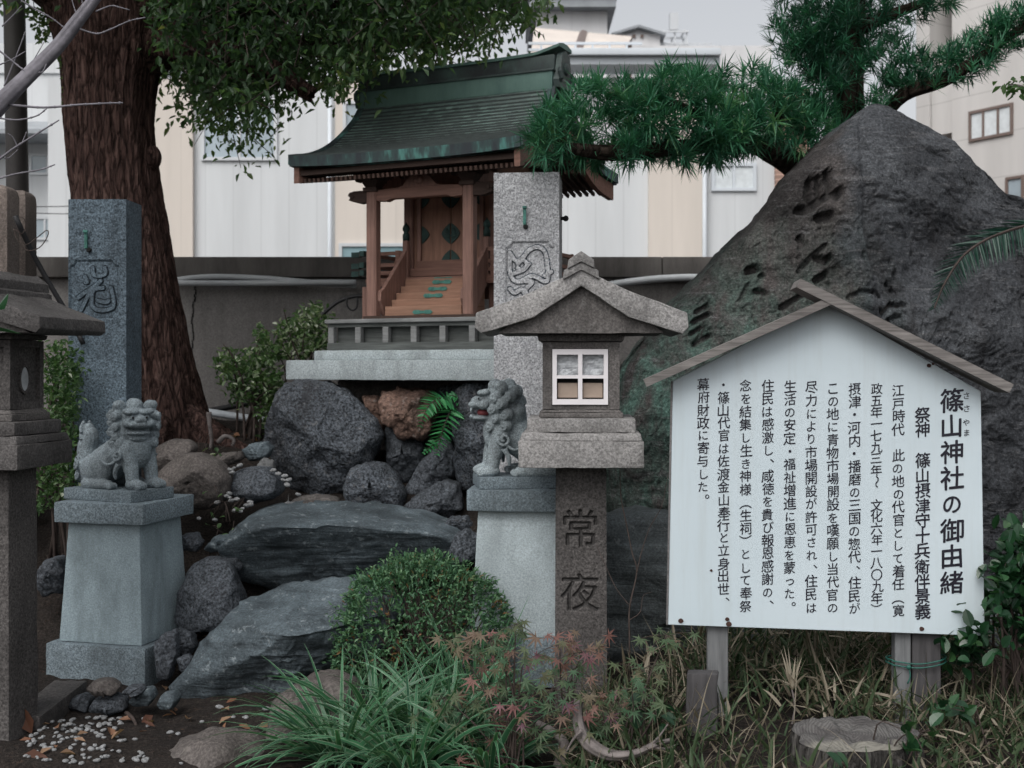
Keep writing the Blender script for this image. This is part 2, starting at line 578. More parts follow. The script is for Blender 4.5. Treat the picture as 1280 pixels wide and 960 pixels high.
M['white_board'] = board_paint()
M['white_frame'] = plain('white_frame', (0.78, 0.75, 0.77), 0.04, 9, 0.5)
M['ink'] = plain('black_ink', (0.012, 0.011, 0.02), 0.3, 30, 0.5)
M['carved_blue'] = stone('carved_granite', (0.05, 0.06, 0.069), 0.3, 0.4, 120, 0.3, (0.02, 0.022, 0.025), 0.4)
M['rust'] = plain('rust', (0.05, 0.025, 0.02), 0.5, 60, 0.9)
M['tan_block'] = plain('tan_block', (0.34, 0.27, 0.22), 0.15, 12, 0.8, 0.2, 60)
M['film'] = plain('grey_film', (0.42, 0.44, 0.46), 0.25, 22, 0.35, 0.5, 30)
M['black'] = plain('black_gap', (0.01, 0.01, 0.01), 0.2, 10, 0.9)
M['mouth'] = plain('red_mouth', (0.20, 0.045, 0.05), 0.3, 40, 0.6)
M['pipe'] = plain('grey_pipe', (0.42, 0.44, 0.46), 0.1, 5, 0.45)
M['cable'] = plain('black_cable', (0.018, 0.018, 0.02), 0.2, 10, 0.5)
M['pole'] = plain('brown_pole', (0.040, 0.036, 0.035), 0.2, 6, 0.65, 0.1)
M['green_cord'] = plain('green_cord', (0.02, 0.10, 0.08), 0.2, 30, 0.5)
M['twig'] = plain('twig', (0.16, 0.14, 0.135), 0.4, 30, 0.8, 0.4, 80)
M['twig_dark'] = plain('twig_dark', (0.055, 0.04, 0.035), 0.4, 30, 0.8, 0.4, 80)
M['branch_grey'] = plain('grey_bark', (0.21, 0.2, 0.225), 0.35, 20, 0.8, 0.5, 60)

# ------------------------------------------------------------------ shape helpers
def smooth01(a, b, x):
    t = np.clip((np.asarray(x, float) - a) / (b - a), 0, 1)
    return t * t * (3 - 2 * t)


def ground_z(x, y):
    x, y = np.asarray(x, float), np.asarray(y, float)
    zl = np.interp(y, [0, 4.6, 5.0, 5.4, 5.8, 6.2, 6.6, 7.5, 8.5, 9.0, 10], [0, 0, .0, .22, .5, .66, .85, .95, .97, .5, 0])
    zr = np.interp(y, [0, 3, 5, 6, 7, 8.5, 9.0, 10], [.06, .08, .15, .3, .6, .9, .5, 0])
    w = smooth01(0.15, 0.7, x)
    return zl * (1 - w) + zr * w


def spline(pts, n):
    """Catmull-Rom through the given points"""
    p = np.asarray(pts, float)
    p = np.vstack([2 * p[0] - p[1], p, 2 * p[-1] - p[-2]])
    out = []
    m = len(p) - 3
    for k in range(n):
        s = k / (n - 1) * m
        i = min(int(s), m - 1)
        t = s - i
        a, b, c, d = p[i:i + 4]
        out.append(0.5 * ((2 * b) + (c - a) * t + (2 * a - 5 * b + 4 * c - d) * t * t + (3 * b - a - 3 * c + d) * t ** 3))
    return np.array(out)


def outline_rock(outline, d, depth, seed=0, nphi=72, nr=36, box=0.72, facets=4, amp=0.05, freq=5.0, lean=0.0, strat=0.0, world=False, top=None, under=None):
    """closed boulder: silhouette radius per direction, real depth, chipped by random planes and roughened by noise"""
    rng = np.random.RandomState(seed)
    pts = np.asarray(outline, float)
    if not world:
        pts = np.array([P(a, b, d)[[0, 2]] for a, b in outline])
    x, z = pts[:, 0], pts[:, 1]
    area = 0.5 * np.sum(x * np.roll(z, -1) - np.roll(x, -1) * z)
    k = x * np.roll(z, -1) - np.roll(x, -1) * z
    c = np.array((np.sum((x + np.roll(x, -1)) * k), np.sum((z + np.roll(z, -1)) * k))) / (6 * area)
    ph = np.linspace(0, 2 * PI, nphi, endpoint=False)
    R = np.zeros(nphi)
    for i, a in enumerate(ph):
        dr = np.array((math.cos(a), math.sin(a)))
        best = 0
        for j in range(len(pts)):
            p0, p1 = pts[j] - c, pts[(j + 1) % len(pts)] - c
            e = p1 - p0
            den = dr[0] * e[1] - dr[1] * e[0]
            if abs(den) < 1e-12:
                continue
            t = (p0[0] * e[1] - p0[1] * e[0]) / den
            s = (p0[0] * dr[1] - p0[1] * dr[0]) / den
            if t > 0 and -1e-6 <= s <= 1 + 1e-6:
                best = max(best, t)
        R[i] = best
    for _ in range(1):
        R = 0.25 * np.roll(R, 1) + 0.5 * R + 0.25 * np.roll(R, -1)
    half = nr // 2
    r = np.linspace(0, 1, half // 2 + 2)[1:-1]
    pf = np.sort(np.concatenate([np.arcsin(r ** (1 / box)), np.linspace(0, PI / 2, half - len(r) + 2)[1:-1]]))
    psi = np.concatenate([pf, [PI / 2], (PI - pf)[::-1]])
    nr = len(psi) + 1
    s, co = np.sin(psi) ** box, np.sign(np.cos(psi)) * np.abs(np.cos(psi)) ** box
    u = np.concatenate([[[0, -1, 0]], np.stack([np.outer(s, np.cos(ph)), -np.outer(co, np.ones(nphi)), np.outer(s, np.sin(ph))], -1).reshape(-1, 3), [[0, 1, 0]]])
    for _ in range(facets):
        n = np.array((rng.uniform(-.8, .8), -1.0, rng.uniform(-.7, .9)))
        n /= np.linalg.norm(n)
        cc = rng.uniform(0.66, 0.9)
        dd = u @ n - cc
        u = u - np.where(dd > 0, dd * 0.9, 0)[:, None] * n
    Rr = np.concatenate([[1], np.tile(R, nr - 1), [1]])
    size = math.sqrt(abs(area))
    v = np.stack([u[:, 0] * Rr, u[:, 1] * depth, u[:, 2] * Rr], 1)
    if under:                   # undercut foot of the front face
        dd = -v[:, 1] - under[0] * v[:, 2] - under[1] * depth
        v[:, 1] += np.where(dd > 0, dd * 0.95, 0)
    if top:                     # flat top face sloping gently towards the front
        lim = v[:, 2].max() - top[0] * (depth * top[1] - v[:, 1]) + (top[2] if len(top) > 2 else 0.0) * v[:, 0]
        dd = v[:, 2] - lim
        v[:, 2] -= np.where(dd > 0, dd * 0.95, 0)
    nrm = u / (np.linalg.norm(u, axis=1)[:, None] + 1e-9)
    q = v / size
    disp = fbm(q * freq, 5, seed, 0.55) * amp * size
    if strat:
        disp += ridged(q * np.array((1.2, 1.2, 9.0)), 3, seed + 9) * strat * size
    v = v + nrm * disp[:, None]
    v[:, 1] += lean * (v[:, 2])
    v += np.array((c[0], d, c[1]))
    f = [(0, 1 + (j + 1) % nphi, 1 + j) for j in range(nphi)]
    for i in range(nr - 2):
        for j in range(nphi):
            a, b = 1 + i * nphi + j, 1 + i * nphi + (j + 1) % nphi
            f.append((a, b, b + nphi, a + nphi))
    last = len(v) - 1
    f += [(last, 1 + (nr - 2) * nphi + j, 1 + (nr - 2) * nphi + (j + 1) % nphi) for j in range(nphi)]
    return v, f


def frames(dirs, ups):
    d = dirs / (np.linalg.norm(dirs, axis=1)[:, None] + 1e-9)
    s = np.cross(d, ups)
    s /= np.linalg.norm(s, axis=1)[:, None] + 1e-9
    n = np.cross(s, d)
    return d, s, n


def round_leaves(mb, pos, dirs, L, W, var, rng, fold=0.12, curl=0.12):
    """broad oval leaves, two strips of four faces on each side of the midrib"""
    k = len(pos)
    d, s, n = frames(dirs, rng.normal(0, 1, (k, 3)) * 0.5 + np.array((0, -.3, 1.0)))
    L = np.broadcast_to(np.asarray(L, float), (k,))[:, None]
    W = np.broadcast_to(np.asarray(W, float), (k,))[:, None]
    ts, ws = [0, .14, .36, .62, .85, 1.0], [.05, .62, 1.0, .95, .58, .03]
    V = []
    for t, w in zip(ts, ws):
        c = pos + d * L * t - n * L * curl * t * t
        V += [c + s * W * .5 * w + n * W * fold * w, c, c - s * W * .5 * w + n * W * fold * w]
    v = np.stack(V, 1).reshape(-1, 3)
    i = (np.arange(k) * 18)[:, None]
    f = []
    for r in range(5):
        a = r * 3
        f += [i + np.array([[a, a + 1, a + 4, a + 3]]), i + np.array([[a + 1, a + 2, a + 5, a + 4]])]
    mb.add(v, np.concatenate(f, 0), 0, var=np.repeat(var, 18))


def leaves(mb, pos, dirs, L, W, var, rng, fold=0.25, curl=0.15, mi=0):
    """one folded leaf (two triangles each side of the midrib) per position"""
    k = len(pos)
    d, s, n = frames(dirs, rng.normal(0, 1, (k, 3)) * 0.5 + np.array((0, 0, 1.0)))
    L = np.broadcast_to(np.asarray(L, float), (k,))[:, None]
    W = np.broadcast_to(np.asarray(W, float), (k,))[:, None]
    b = pos
    m = pos + d * L * 0.5 - n * L * curl * 0.0
    t = pos + d * L - n * L * curl
    l = pos + d * L * 0.42 + s * W * 0.5 + n * W * fold
    r = pos + d * L * 0.42 - s * W * 0.5 + n * W * fold
    l2 = pos + d * L * 0.72 + s * W * 0.36 + n * W * fold * .6 - n * L * curl * 0.5
    r2 = pos + d * L * 0.72 - s * W * 0.36 + n * W * fold * .6 - n * L * curl * 0.5
    v = np.stack([b, l, l2, t, r2, r], 1).reshape(-1, 3)
    i = (np.arange(k) * 6)[:, None]
    f = np.concatenate([i + np.array([[0, 3, 2, 1]]), i + np.array([[0, 5, 4, 3]])], 0)
    mb.add(v, f, mi, var=np.repeat(var, 6))


def blades(mb, pos, dirs, L, W, droop, var, rng, seg=5, edge=False, mi=0, flat=0.0):
    """grass-like blades: strips three vertices wide that bend over under their own weight"""
    k = len(pos)
    d = dirs / np.linalg.norm(dirs, axis=1)[:, None]
    L = np.broadcast_to(np.asarray(L, float), (k,))
    W = np.broadcast_to(np.asarray(W, float), (k,))
    droop = np.broadcast_to(np.asarray(droop, float), (k,))
    side = np.cross(d, np.array((0, 0, 1.0)) + rng.normal(0, .35, (k, 3)))
    side /= np.linalg.norm(side, axis=1)[:, None] + 1e-9
    rows, cur, dd = [], pos.copy(), d.copy()
    for i in range(seg + 1):
        t = i / seg
        w = W * (0.55 + 0.9 * t if t < 0.35 else (1 - t) ** 0.75 * 1.17) * 0.5
        if i == seg:
            w = W * 0.02
        nn = np.cross(side, dd)
        rows.append(np.stack([cur - side * w[:, None], cur - nn * (w * 0.35)[:, None], cur + side * w[:, None]], 1))
        cur = cur + dd * (L / seg)[:, None]
        dd = dd + np.array((0, 0, -1.0)) * (droop * (0.4 + t))[:, None] / seg
        dd /= np.linalg.norm(dd, axis=1)[:, None]
    v = np.stack(rows, 1)                      # k, seg+1, 3, 3
    n = (seg + 1) * 3
    base = (np.arange(k) * n)[:, None]
    f = []
    for i in range(seg):
        a = i * 3
        f.append(base + np.array([[a, a + 1, a + 4, a + 3]]))
        f.append(base + np.array([[a + 1, a + 2, a + 5, a + 4]]))
    at = {'var': np.repeat(var, n)}
    if edge:
        at['edge'] = np.tile(np.tile([1.0, 0.0, 1.0], seg + 1), k)
    mb.add(v.reshape(-1, 3), np.concatenate(f, 0), mi, **at)


def rand_dir(rng, k):
    v = rng.normal(0, 1, (k, 3))
    return v / np.linalg.norm(v, axis=1)[:, None]


def in_poly(pts, poly):
    x, y = pts[:, 0], pts[:, 1]
    ins = np.zeros(len(pts), bool)
    n = len(poly)
    for i in range(n):
        x0, y0 = poly[i]
        x1, y1 = poly[(i + 1) % n]
        c = (y0 > y) != (y1 > y)
        ins ^= c & (x < (x1 - x0) * (y - y0) / (y1 - y0 + 1e-12) + x0)
    return ins


def poly_sample(rng, poly, k):
    p = np.array(poly, float)
    lo, hi = p.min(0), p.max(0)
    out = np.zeros((0, 2))
    while len(out) < k:
        q = rng.uniform(lo, hi, (k * 3, 2))
        out = np.vstack([out, q[in_poly(q, poly)]])
    return out[:k]


# ------------------------------------------------------------------ ground
def soil_z(x, y):
    x, y = np.asarray(x, float), np.asarray(y, float)
    p = np.stack([x, y, 0 * x], -1)
    near = smooth01(7, 5, np.abs(x)) * smooth01(9, 8.6, y)
    return ground_z(x, y) + near * (fbm(p * 2.2, 4, 3) * 0.022 + fbm(p * 14, 3, 8) * 0.008 + np.abs(fbm(p * 35, 2, 5)) * 0.006)


def make_ground():
    xs = np.concatenate([[-200, -70, -25, -12, -7], np.linspace(-4.6, 4.6, 300), [7, 12, 25, 70, 200]])
    ys = np.concatenate([[-60, -15, 0, 1.6], np.linspace(2.6, 8.6, 260), [9.0, 9.6, 12, 20, 60, 250]])
    X, Y = np.meshgrid(xs, ys)
    Z = soil_z(X, Y)
    mb = MB()
    n = len(xs)
    i = np.arange(len(ys) - 1)[:, None] * n + np.arange(n - 1)[None]
    f = np.stack([i, i + 1, i + 1 + n, i + n], -1).reshape(-1, 4)
    mb.add(np.stack([X, Y, Z], -1).reshape(-1, 3), f)
    t = NT('soil')
    v = t.coord()
    n1 = t.noise(v, 3.0, 6, 0.6)
    col = t.ramp(n1, [(0.3, (0.016, 0.013, 0.012)), (0.7, (0.038, 0.031, 0.027))])
    g = t.noise(v, 90, 4, 0.75)
    col = t.mix(1.0, col, t.ramp(g, [(0.35, 0.5), (0.5, 1.0), (0.64, 2.0), (0.7, 3.4)]), 'MULTIPLY')
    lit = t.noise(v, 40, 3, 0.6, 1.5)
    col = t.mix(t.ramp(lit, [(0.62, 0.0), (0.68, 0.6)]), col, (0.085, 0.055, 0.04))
    nb = t.bump(g, 0.9, 0.02, t.bump(n1, 0.5, 0.05))
    build('ground', mb, t.done(col, 0.95, nb, 0.2), smooth=True, kind='structure')


make_ground()


# ------------------------------------------------------------------ buildings behind
def tilewall(name, c, sx, sy, line=0.8, var=0.03):
    t = NT(name)
    tc = t.n('ShaderNodeTexCoord')
    sp = t.n('ShaderNodeSeparateXYZ')
    t.l(tc.outputs['Object'], sp.inputs[0])
    cb = t.n('ShaderNodeCombineXYZ')
    ad = t.n('ShaderNodeMath', operation='ADD')
    t.l(sp.outputs[0], ad.inputs[0])
    t.l(sp.outputs[1], ad.inputs[1])
    t.l(ad.outputs[0], cb.inputs[0])
    t.l(sp.outputs[2], cb.inputs[1])
    br = t.n('ShaderNodeTexBrick')
    br.offset = 0.0
    br.inputs['Scale'].default_value = 1.0
    br.inputs['Brick Width'].default_value = sx
    br.inputs['Row Height'].default_value = sy
    br.inputs['Mortar Size'].default_value = 0.012
    br.inputs['Mortar Smooth'].default_value = 0.3
    br.inputs['Color1'].default_value = (*c, 1)
    br.inputs['Color2'].default_value = (*sc(c, 1 - var), 1)
    br.inputs['Mortar'].default_value = (*sc(c, line), 1)
    t.l(cb.outputs[0], br.inputs['Vector'])
    st = t.noise(t.coord((1, 1, .12)), 1.4, 5, 0.6)
    col = t.mix(1.0, br.outputs['Color'], t.ramp(st, [(0.3, 0.85), (0.7, 1.05)]), 'MULTIPLY')
    return t.done(col, 0.7, None, 0.3)


M['wall_white'] = tilewall('wall_white', (0.61, 0.63, 0.645), 0.42, 40, 0.90)
M['wall_cream'] = tilewall('wall_cream', (0.645, 0.59, 0.535), 0.46, 40, 0.92)
M['wall_tile'] = tilewall('wall_tile', (0.56, 0.545, 0.53), 3.1, 0.78, 0.8)
M['wall_tile_brown'] = tilewall('wall_tile_brown', (0.30, 0.24, 0.215), 3.1, 0.78, 0.8)
M['wall_brick'] = tilewall('wall_brick', (0.36, 0.235, 0.19), 0.21, 0.075, 1.5, 0.25)
M['wall_pale'] = tilewall('wall_pale', (0.66, 0.66, 0.67), 1.2, 1.0, 0.9)
M['glass'] = plain('window_glass', (0.30, 0.36, 0.40), 0.15, 1.5, 0.12, spec=0.6)
M['glass_teal'] = plain('window_glass_teal', (0.20, 0.30, 0.33), 0.15, 1.5, 0.12, spec=0.6)
M['curtain'] = plain('curtain', (0.60, 0.64, 0.66), 0.1, 12, 0.8)
M['alu'] = plain('window_frame', (0.52, 0.54, 0.56), 0.05, 5, 0.4, metal=0.2)
M['alu_brown'] = plain('brown_window_frame', (0.16, 0.12, 0.105), 0.1, 5, 0.4)
M['roof_grey'] = plain('grey_roof', (0.27, 0.29, 0.31), 0.15, 3, 0.7)
M['eave_paint'] = plain('eave_paint', (0.56, 0.60, 0.64), 0.08, 1, 0.5)
M['poly_sheet'] = plain('pale_sheet', (0.62, 0.56, 0.51), 0.1, 2, 0.5)


def window(parent, x0, x1, z0, z1, y, frame=None, glass=None, panes=2, fw=0.05, out=0.04, name='window', L=lambda a: a):
    """frame is the part, its panes one sub-part; y is the wall face, the front is towards -y (parent's local frame)"""
    mb = MB()
    for a, b in ((x0, x0 + fw), (x1 - fw, x1)):
        mb.box(((a + b) / 2, y - out / 2 + 0.02, (z0 + z1) / 2), (b - a, out + 0.04, z1 - z0))
    for a, b in ((z0, z0 + fw), (z1 - fw, z1)):
        mb.box(((x0 + x1) / 2, y - out / 2 + 0.02, (a + b) / 2), (x1 - x0 - 2 * fw, out + 0.04, b - a))
    for k in range(1, panes):
        xm = x0 + (x1 - x0) * k / panes
        mb.box((xm, y - out / 2 + 0.022, (z0 + z1) / 2), (fw * 0.8, out + 0.03, z1 - z0 - 2 * fw))
    w = build(name, mb, frame or M['alu'], parent, local=True)
    g = MB()
    for k in range(panes):
        a, b = x0 + (x1 - x0) * k / panes, x0 + (x1 - x0) * (k + 1) / panes
        g.box(((a + b) / 2, y - 0.006 - 0.004 * (k % 2), (z0 + z1) / 2), ((b - a) - fw * .9, 0.012, z1 - z0 - 2 * fw))
    build('pane', g, glass or M['glass'], w, local=True)
    return w


def make_buildings():
    D = 18.0
    X = lambda px: (px - 640) / F * D
    Z = lambda py: CAMZ - (py - HY) / F * D
    b = thing('house_block', 'long cream and white panelled building behind the grey garden wall', 'building', (0, D, 0))
    mb = MB()
    mb.box(((X(60) + X(968)) / 2, 3.0, Z(97) / 2), (X(968) - X(60), 6.0, Z(97)))
    build('wall', mb, M['wall_white'], b, local=True)
    mb = MB()
    for a, c in ((150, 243), (420, 606), (810, 877)):
        mb.box(((X(a) + X(c)) / 2, -0.05, Z(99) / 2 - 0.01), (X(c) - X(a), 0.1, Z(99) - 0.02))
    build('cream_panel', mb, M['wall_cream'], b, local=True)
    mb = MB()
    mb.box(((X(968) + X(1010)) / 2, 3.0, Z(112) / 2), (X(1010) - X(968), 6.2, Z(112)))
    build('brick_pier', mb, M['wall_brick'], b, local=True)
    for px in (414, 879):
        mb = MB()
        mb.tube([(X(px), -0.13, 0), (X(px), -0.13, Z(100))], 0.035, 8)
        build('downpipe', mb, M['eave_paint'], b, local=True, smooth=True)
    window(b, X(252), X(347), Z(201), Z(128), 0.0, glass=M['glass'])
    window(b, X(430), X(456), Z(165), Z(128), -0.1, panes=1)
    window(b, X(425), X(520), Z(345), Z(305), -0.1, glass=M['glass_teal'])
    window(b, X(889), X(945), Z(239), Z(204), 0.0, glass=M['curtain'], frame=M['eave_paint'])
    mb = MB()
    mb.box(((X(690) + X(893)) / 2, -0.2, (Z(91) + Z(75)) / 2), (X(893) - X(690), 0.6, Z(75) - Z(91)))
    mb.box(((X(690) + X(893)) / 2, -0.55, Z(77)), (X(893) - X(690), 0.09, 0.1))
    build('eave', mb, M['eave_paint'], b, local=True, bevel=0.01)
    mb = MB()
    for px in range(676, 800, 21):
        mb.box((X(px), -0.3, (Z(75) + Z(60)) / 2), (0.03, 0.03, Z(60) - Z(75)))
    for py in (61, 69):
        mb.box(((X(660) + X(800)) / 2, -0.3, Z(py)), (X(800) - X(660), 0.035, 0.035))
    build('terrace_railing', mb, M['eave_paint'], b, local=True)
    # sloping terrace canopy of pale sheets on dark purlins
    c = thing('terrace_canopy', 'sloping pale sheet canopy with brown bars on the roof terrace', 'canopy', (0, D + 2.5, 0))
    D2 = D + 2.5
    Q = lambda px, py, dy: np.array(((px - 640) / F * (D2 + dy), dy, CAMZ - (py - HY) / F * (D2 + dy)))
    a0, a1, b0, b1 = Q(668, 36, 1.0), Q(790, 47, 1.0), Q(664, 66, -1.2), Q(776, 74, -1.2)
    mb = MB()
    nn = np.array((0, 0.02, 0.03))
    mb.add([a0, a1, b1, b0, a0 + nn, a1 + nn, b1 + nn, b0 + nn], [(0, 1, 2, 3), (7, 6, 5, 4), (0, 4, 5, 1), (1, 5, 6, 2), (2, 6, 7, 3), (3, 7, 4, 0)])
    build('sheet', mb, M['poly_sheet'], c, local=True)
    mb = MB()
    for t in np.linspace(0.02, 0.98, 5):
        mb.tube([a0 + (a1 - a0) * t - nn, b0 + (b1 - b0) * t - nn], 0.03 if t != 0.5 else 0.09, 6)
    mb.tube([a0 - nn, a1 - nn], 0.04, 6)
    build('frame_bars', mb, M['alu_brown'], c, local=True)
    mb = MB()
    for t in (0.03, 0.97):
        p, q = a0 + (a1 - a0) * t - nn, b0 + (b1 - b0) * t - nn
        mb.tube([p, (p[0], p[1], 0.0)], 0.05, 6)
    build('support_post', mb, M['alu_brown'], c, local=True)
    # far blocks
    D3 = 32.0
    X3 = lambda px: (px - 640) / F * D3
    Z3 = lambda py: CAMZ - (py - HY) / F * D3
    f1 = thing('flat_roofed_block', 'pale distant block with a blue grey roof edge, above the shrine roof', 'building', (X3(715), D3, 0))
    mb = MB()
    mb.box((0, 2, Z3(14) / 2), (X3(760) - X3(672), 4, Z3(14)))
    build('wall', mb, M['wall_pale'], f1, local=True)
    mb = MB()
    mb.box((0, 1.9, (Z3(14) + Z3(0)) / 2), (X3(771) - X3(664), 4.6, Z3(0) - Z3(14)))
    mb.box((0, 1.9, Z3(0) + .1), (X3(774) - X3(662), 4.8, .2))
    build('roof', mb, M['roof_grey'], f1, local=True)
    f2 = thing('gabled_roof_house', 'distant pale block carrying a small gabled attic with two round vents', 'building', (X3(870), D3 + 3, 0))
    D4 = D3 + 3
    X4 = lambda px: (px - 870) / F * D4
    Z4 = lambda py: CAMZ - (py - HY) / F * D4
    mb = MB()
    mb.box((0, 2.5, Z4(57) / 2), (X4(985) - X4(755), 5, Z4(57)))
    mb.box((X4(818), 2.5, (Z4(57) + Z4(40)) / 2), (X4(846) - X4(790), 4.6, Z4(40) - Z4(57)))
    mb.prism([(X4(790), Z4(40)), (X4(846), Z4(40)), (X4(818), Z4(32))], 0.25, 4.7)
    build('wall', mb, M['wall_pale'], f2, local=True)
    mb = MB()
    mb.prism([(X4(784), Z4(44)), (X4(818), Z4(33.5)), (X4(852), Z4(44)), (X4(852), Z4(41)), (X4(818), Z4(30.5)), (X4(784), Z4(41))], 0.0, 5.0)
    build('roof', mb, M['roof_grey'], f2, local=True)
    mb = MB()
    for px in (813, 823):
        mb.box((X4(px), 0.2, Z4(43)), (.09, .1, .09))
    build('vent', mb, M['alu_brown'], f2, local=True)
    mb = MB()
    for px in np.linspace(852, 912, 9):
        mb.box((X4(px), 0.4, (Z4(57) + Z4(50)) / 2), (.025, .025, Z4(50) - Z4(57)))
    mb.box((X4(882), 0.4, Z4(50)), (X4(912) - X4(852), .03, .03))
    build('roof_fence', mb, M['alu'], f2, local=True)
    t = thing('rooftop_rack', 'square metal frame rack standing on the far flat roof', 'rack', (X3(870) + X4(867), D4 + 1, Z4(57) + .01))
    w, h = (X4(882) - X4(852)) / 2, Z4(32) - Z4(57)
    mb = MB()
    for a in (-w, 0, w):
        for bb in (-w, w):
            mb.box((a, bb, h / 2), (.05, .05, h))
    build('rack_post', mb, M['alu'], t, local=True)
    mb = MB()
    for z in (h * .35, h * .97):
        for bb in (-w, w):
            mb.box((0, bb - .06, z), (2 * w + .1, .05, .06))
            mb.box((bb - .06, 0, z + .055), (.05, 2 * w, .05))
    mb.box((0, -.1, h + .35), (.25, .25, .5))
    build('rack_rail', mb, M['alu'], t, local=True)
    # left house
    D5 = 24.0
    X5 = lambda px: (px - 40) / F * D5
    Z5 = lambda py: CAMZ - (py - HY) / F * D5
    h = thing('bluish_white_house', 'bluish white house with small windows, at the far left behind the brown pole', 'building', ((40 - 640) / F * D5, D5, 0))
    mb = MB()
    mb.box((X5(20), 3, Z5(92) / 2), (X5(190) - X5(-150), 6, Z5(92)))
    mb.box((X5(20), 3, Z5(92) + .3), (X5(190) - X5(-150), 6.1, .6))
    build('wall', mb, M['wall_white'], h, local=True)
    mb = MB()
    y0, y1 = Z5(175), Z5(152)
    mb.add([(X5(-150), -1.1, y0), (X5(105), -1.1, y0), (X5(105), 0.0, y1), (X5(-150), 0.0, y1),
            (X5(-150), -1.1, y0 - .08), (X5(105), -1.1, y0 - .08), (X5(105), 0.0, y0 - .08), (X5(-150), 0.0, y0 - .08)],
           [(0, 1, 2, 3), (7, 6, 5, 4), (0, 4, 5, 1), (1, 5, 6, 2), (3, 7, 4, 0)])
    build('canopy_roof', mb, M['roof_grey'], h, local=True)
    window(h, X5(37), X5(83), Z5(219), Z5(192), 0.0)
    window(h, X5(28), X5(85), Z5(300), Z5(271), 0.0)
    window(h, X5(-60), X5(-14), Z5(219), Z5(192), 0.0)
    mb = MB()
    for px in range(28, 90, 12):
        mb.box((X5(px), .2, (Z5(92) + .6 + Z5(60)) / 2), (.05, .05, Z5(60) - Z5(92) - .6))
    mb.box((X5(50), .2, Z5(60)), (X5(95) - X5(5), .06, .06))
    mb.box((X5(50), .2, Z5(72)), (X5(95) - X5(5), .05, .05))
    build('roof_fence', mb, M['alu'], h, local=True)
    # right apartment block: a facade running away from the camera
    A = np.array((7.68, 22.7))
    u = np.array((0.518, -0.855))
    rz = math.atan2(u[1], u[0])
    ap = thing('tiled_apartment_block', 'tall cream tiled apartment block running away at the upper right', 'building', (A[0], A[1], 0), rz)

    def on(px):      # distance along the facade seen at pixel column px
        k = (px - 640) / F
        return (k * A[1] - A[0]) / (u[0] - k * u[1])

    def zz(px, py):
        return CAMZ - (py - HY) / F * (A[1] + u[1] * on(px))
    H = 15.0
    s0, s1 = on(1162), on(1190)
    mb = MB()
    mb.box((s0 / 2, 2.5, H / 2), (s0, 5, H))
    mb.box(((s1 + 9) / 2, 2.5, H / 2), (9 - s1, 5, H))
    mb.box(((s0 + s1) / 2, 3.2, H / 2), (s1 - s0, 3.6, H - .1))
    zA = zz(1176, 134)
    for k in (-2, -1, 0, 1):
        zc = zA + 2.95 * k
        mb.box(((s0 + s1) / 2, 0.72, zc + 0.0), (s1 - s0 - .02, 1.34, 1.0))
    build('wall', mb, M['wall_tile'], ap, local=True)
    mb = MB()
    mb.box(((s0 + s1) / 2, 1.36, H / 2), (s1 - s0 - .03, .06, H - .2))
    build('recess_wall', mb, M['wall_tile_brown'], ap, local=True)
    ws, we = on(1212), on(1267)
    z0, z1 = zz(1212, 178), zz(1212, 140)
    for k in (-1, 0, 1, 2):
        window(ap, ws, we, z0 + 2.95 * k, z1 + 2.95 * k, 0.0, frame=M['alu_brown'], glass=M['glass'] if k else M['curtain'], panes=3)
        window(ap, we + 1.2, we + 2.4, z0 + 2.95 * k, z1 + 2.95 * k, 0.0, frame=M['alu_brown'], panes=2)
    for k, (a, bq) in enumerate(((1150, 214), (1166, 160))):
        pass
    window(ap, on(1258), on(1262) + .3, zz(1258, 262), zz(1258, 222), 0.0, frame=M['alu_brown'], panes=1)


make_buildings()


def make_lines():
    for i, (a, b) in enumerate((((30, 235, 15.0), (130, 246, 15.0)), ((30, 243, 15.2), (130, 257, 15.2)), ((60, 300, 14.8), (140, 318, 14.8)))):
        p, q = P(*a), P(*b)
        dv = q - p
        p, q = p - dv * 2.5, q + dv * .5
        pts = [p + (q - p) * t + np.array((0, 0, -0.25 * math.sin(PI * t))) for t in np.linspace(0, 1, 16)]
        mb = MB()
        mb.tube(pts, 0.006, 5)
        build('overhead_wire', mb, M['cable'], label=('upper', 'middle', 'lowest')[i] + ' of the thin wires crossing the bluish white house on the left', cat='wire', group='overhead wires on the left')


make_lines()


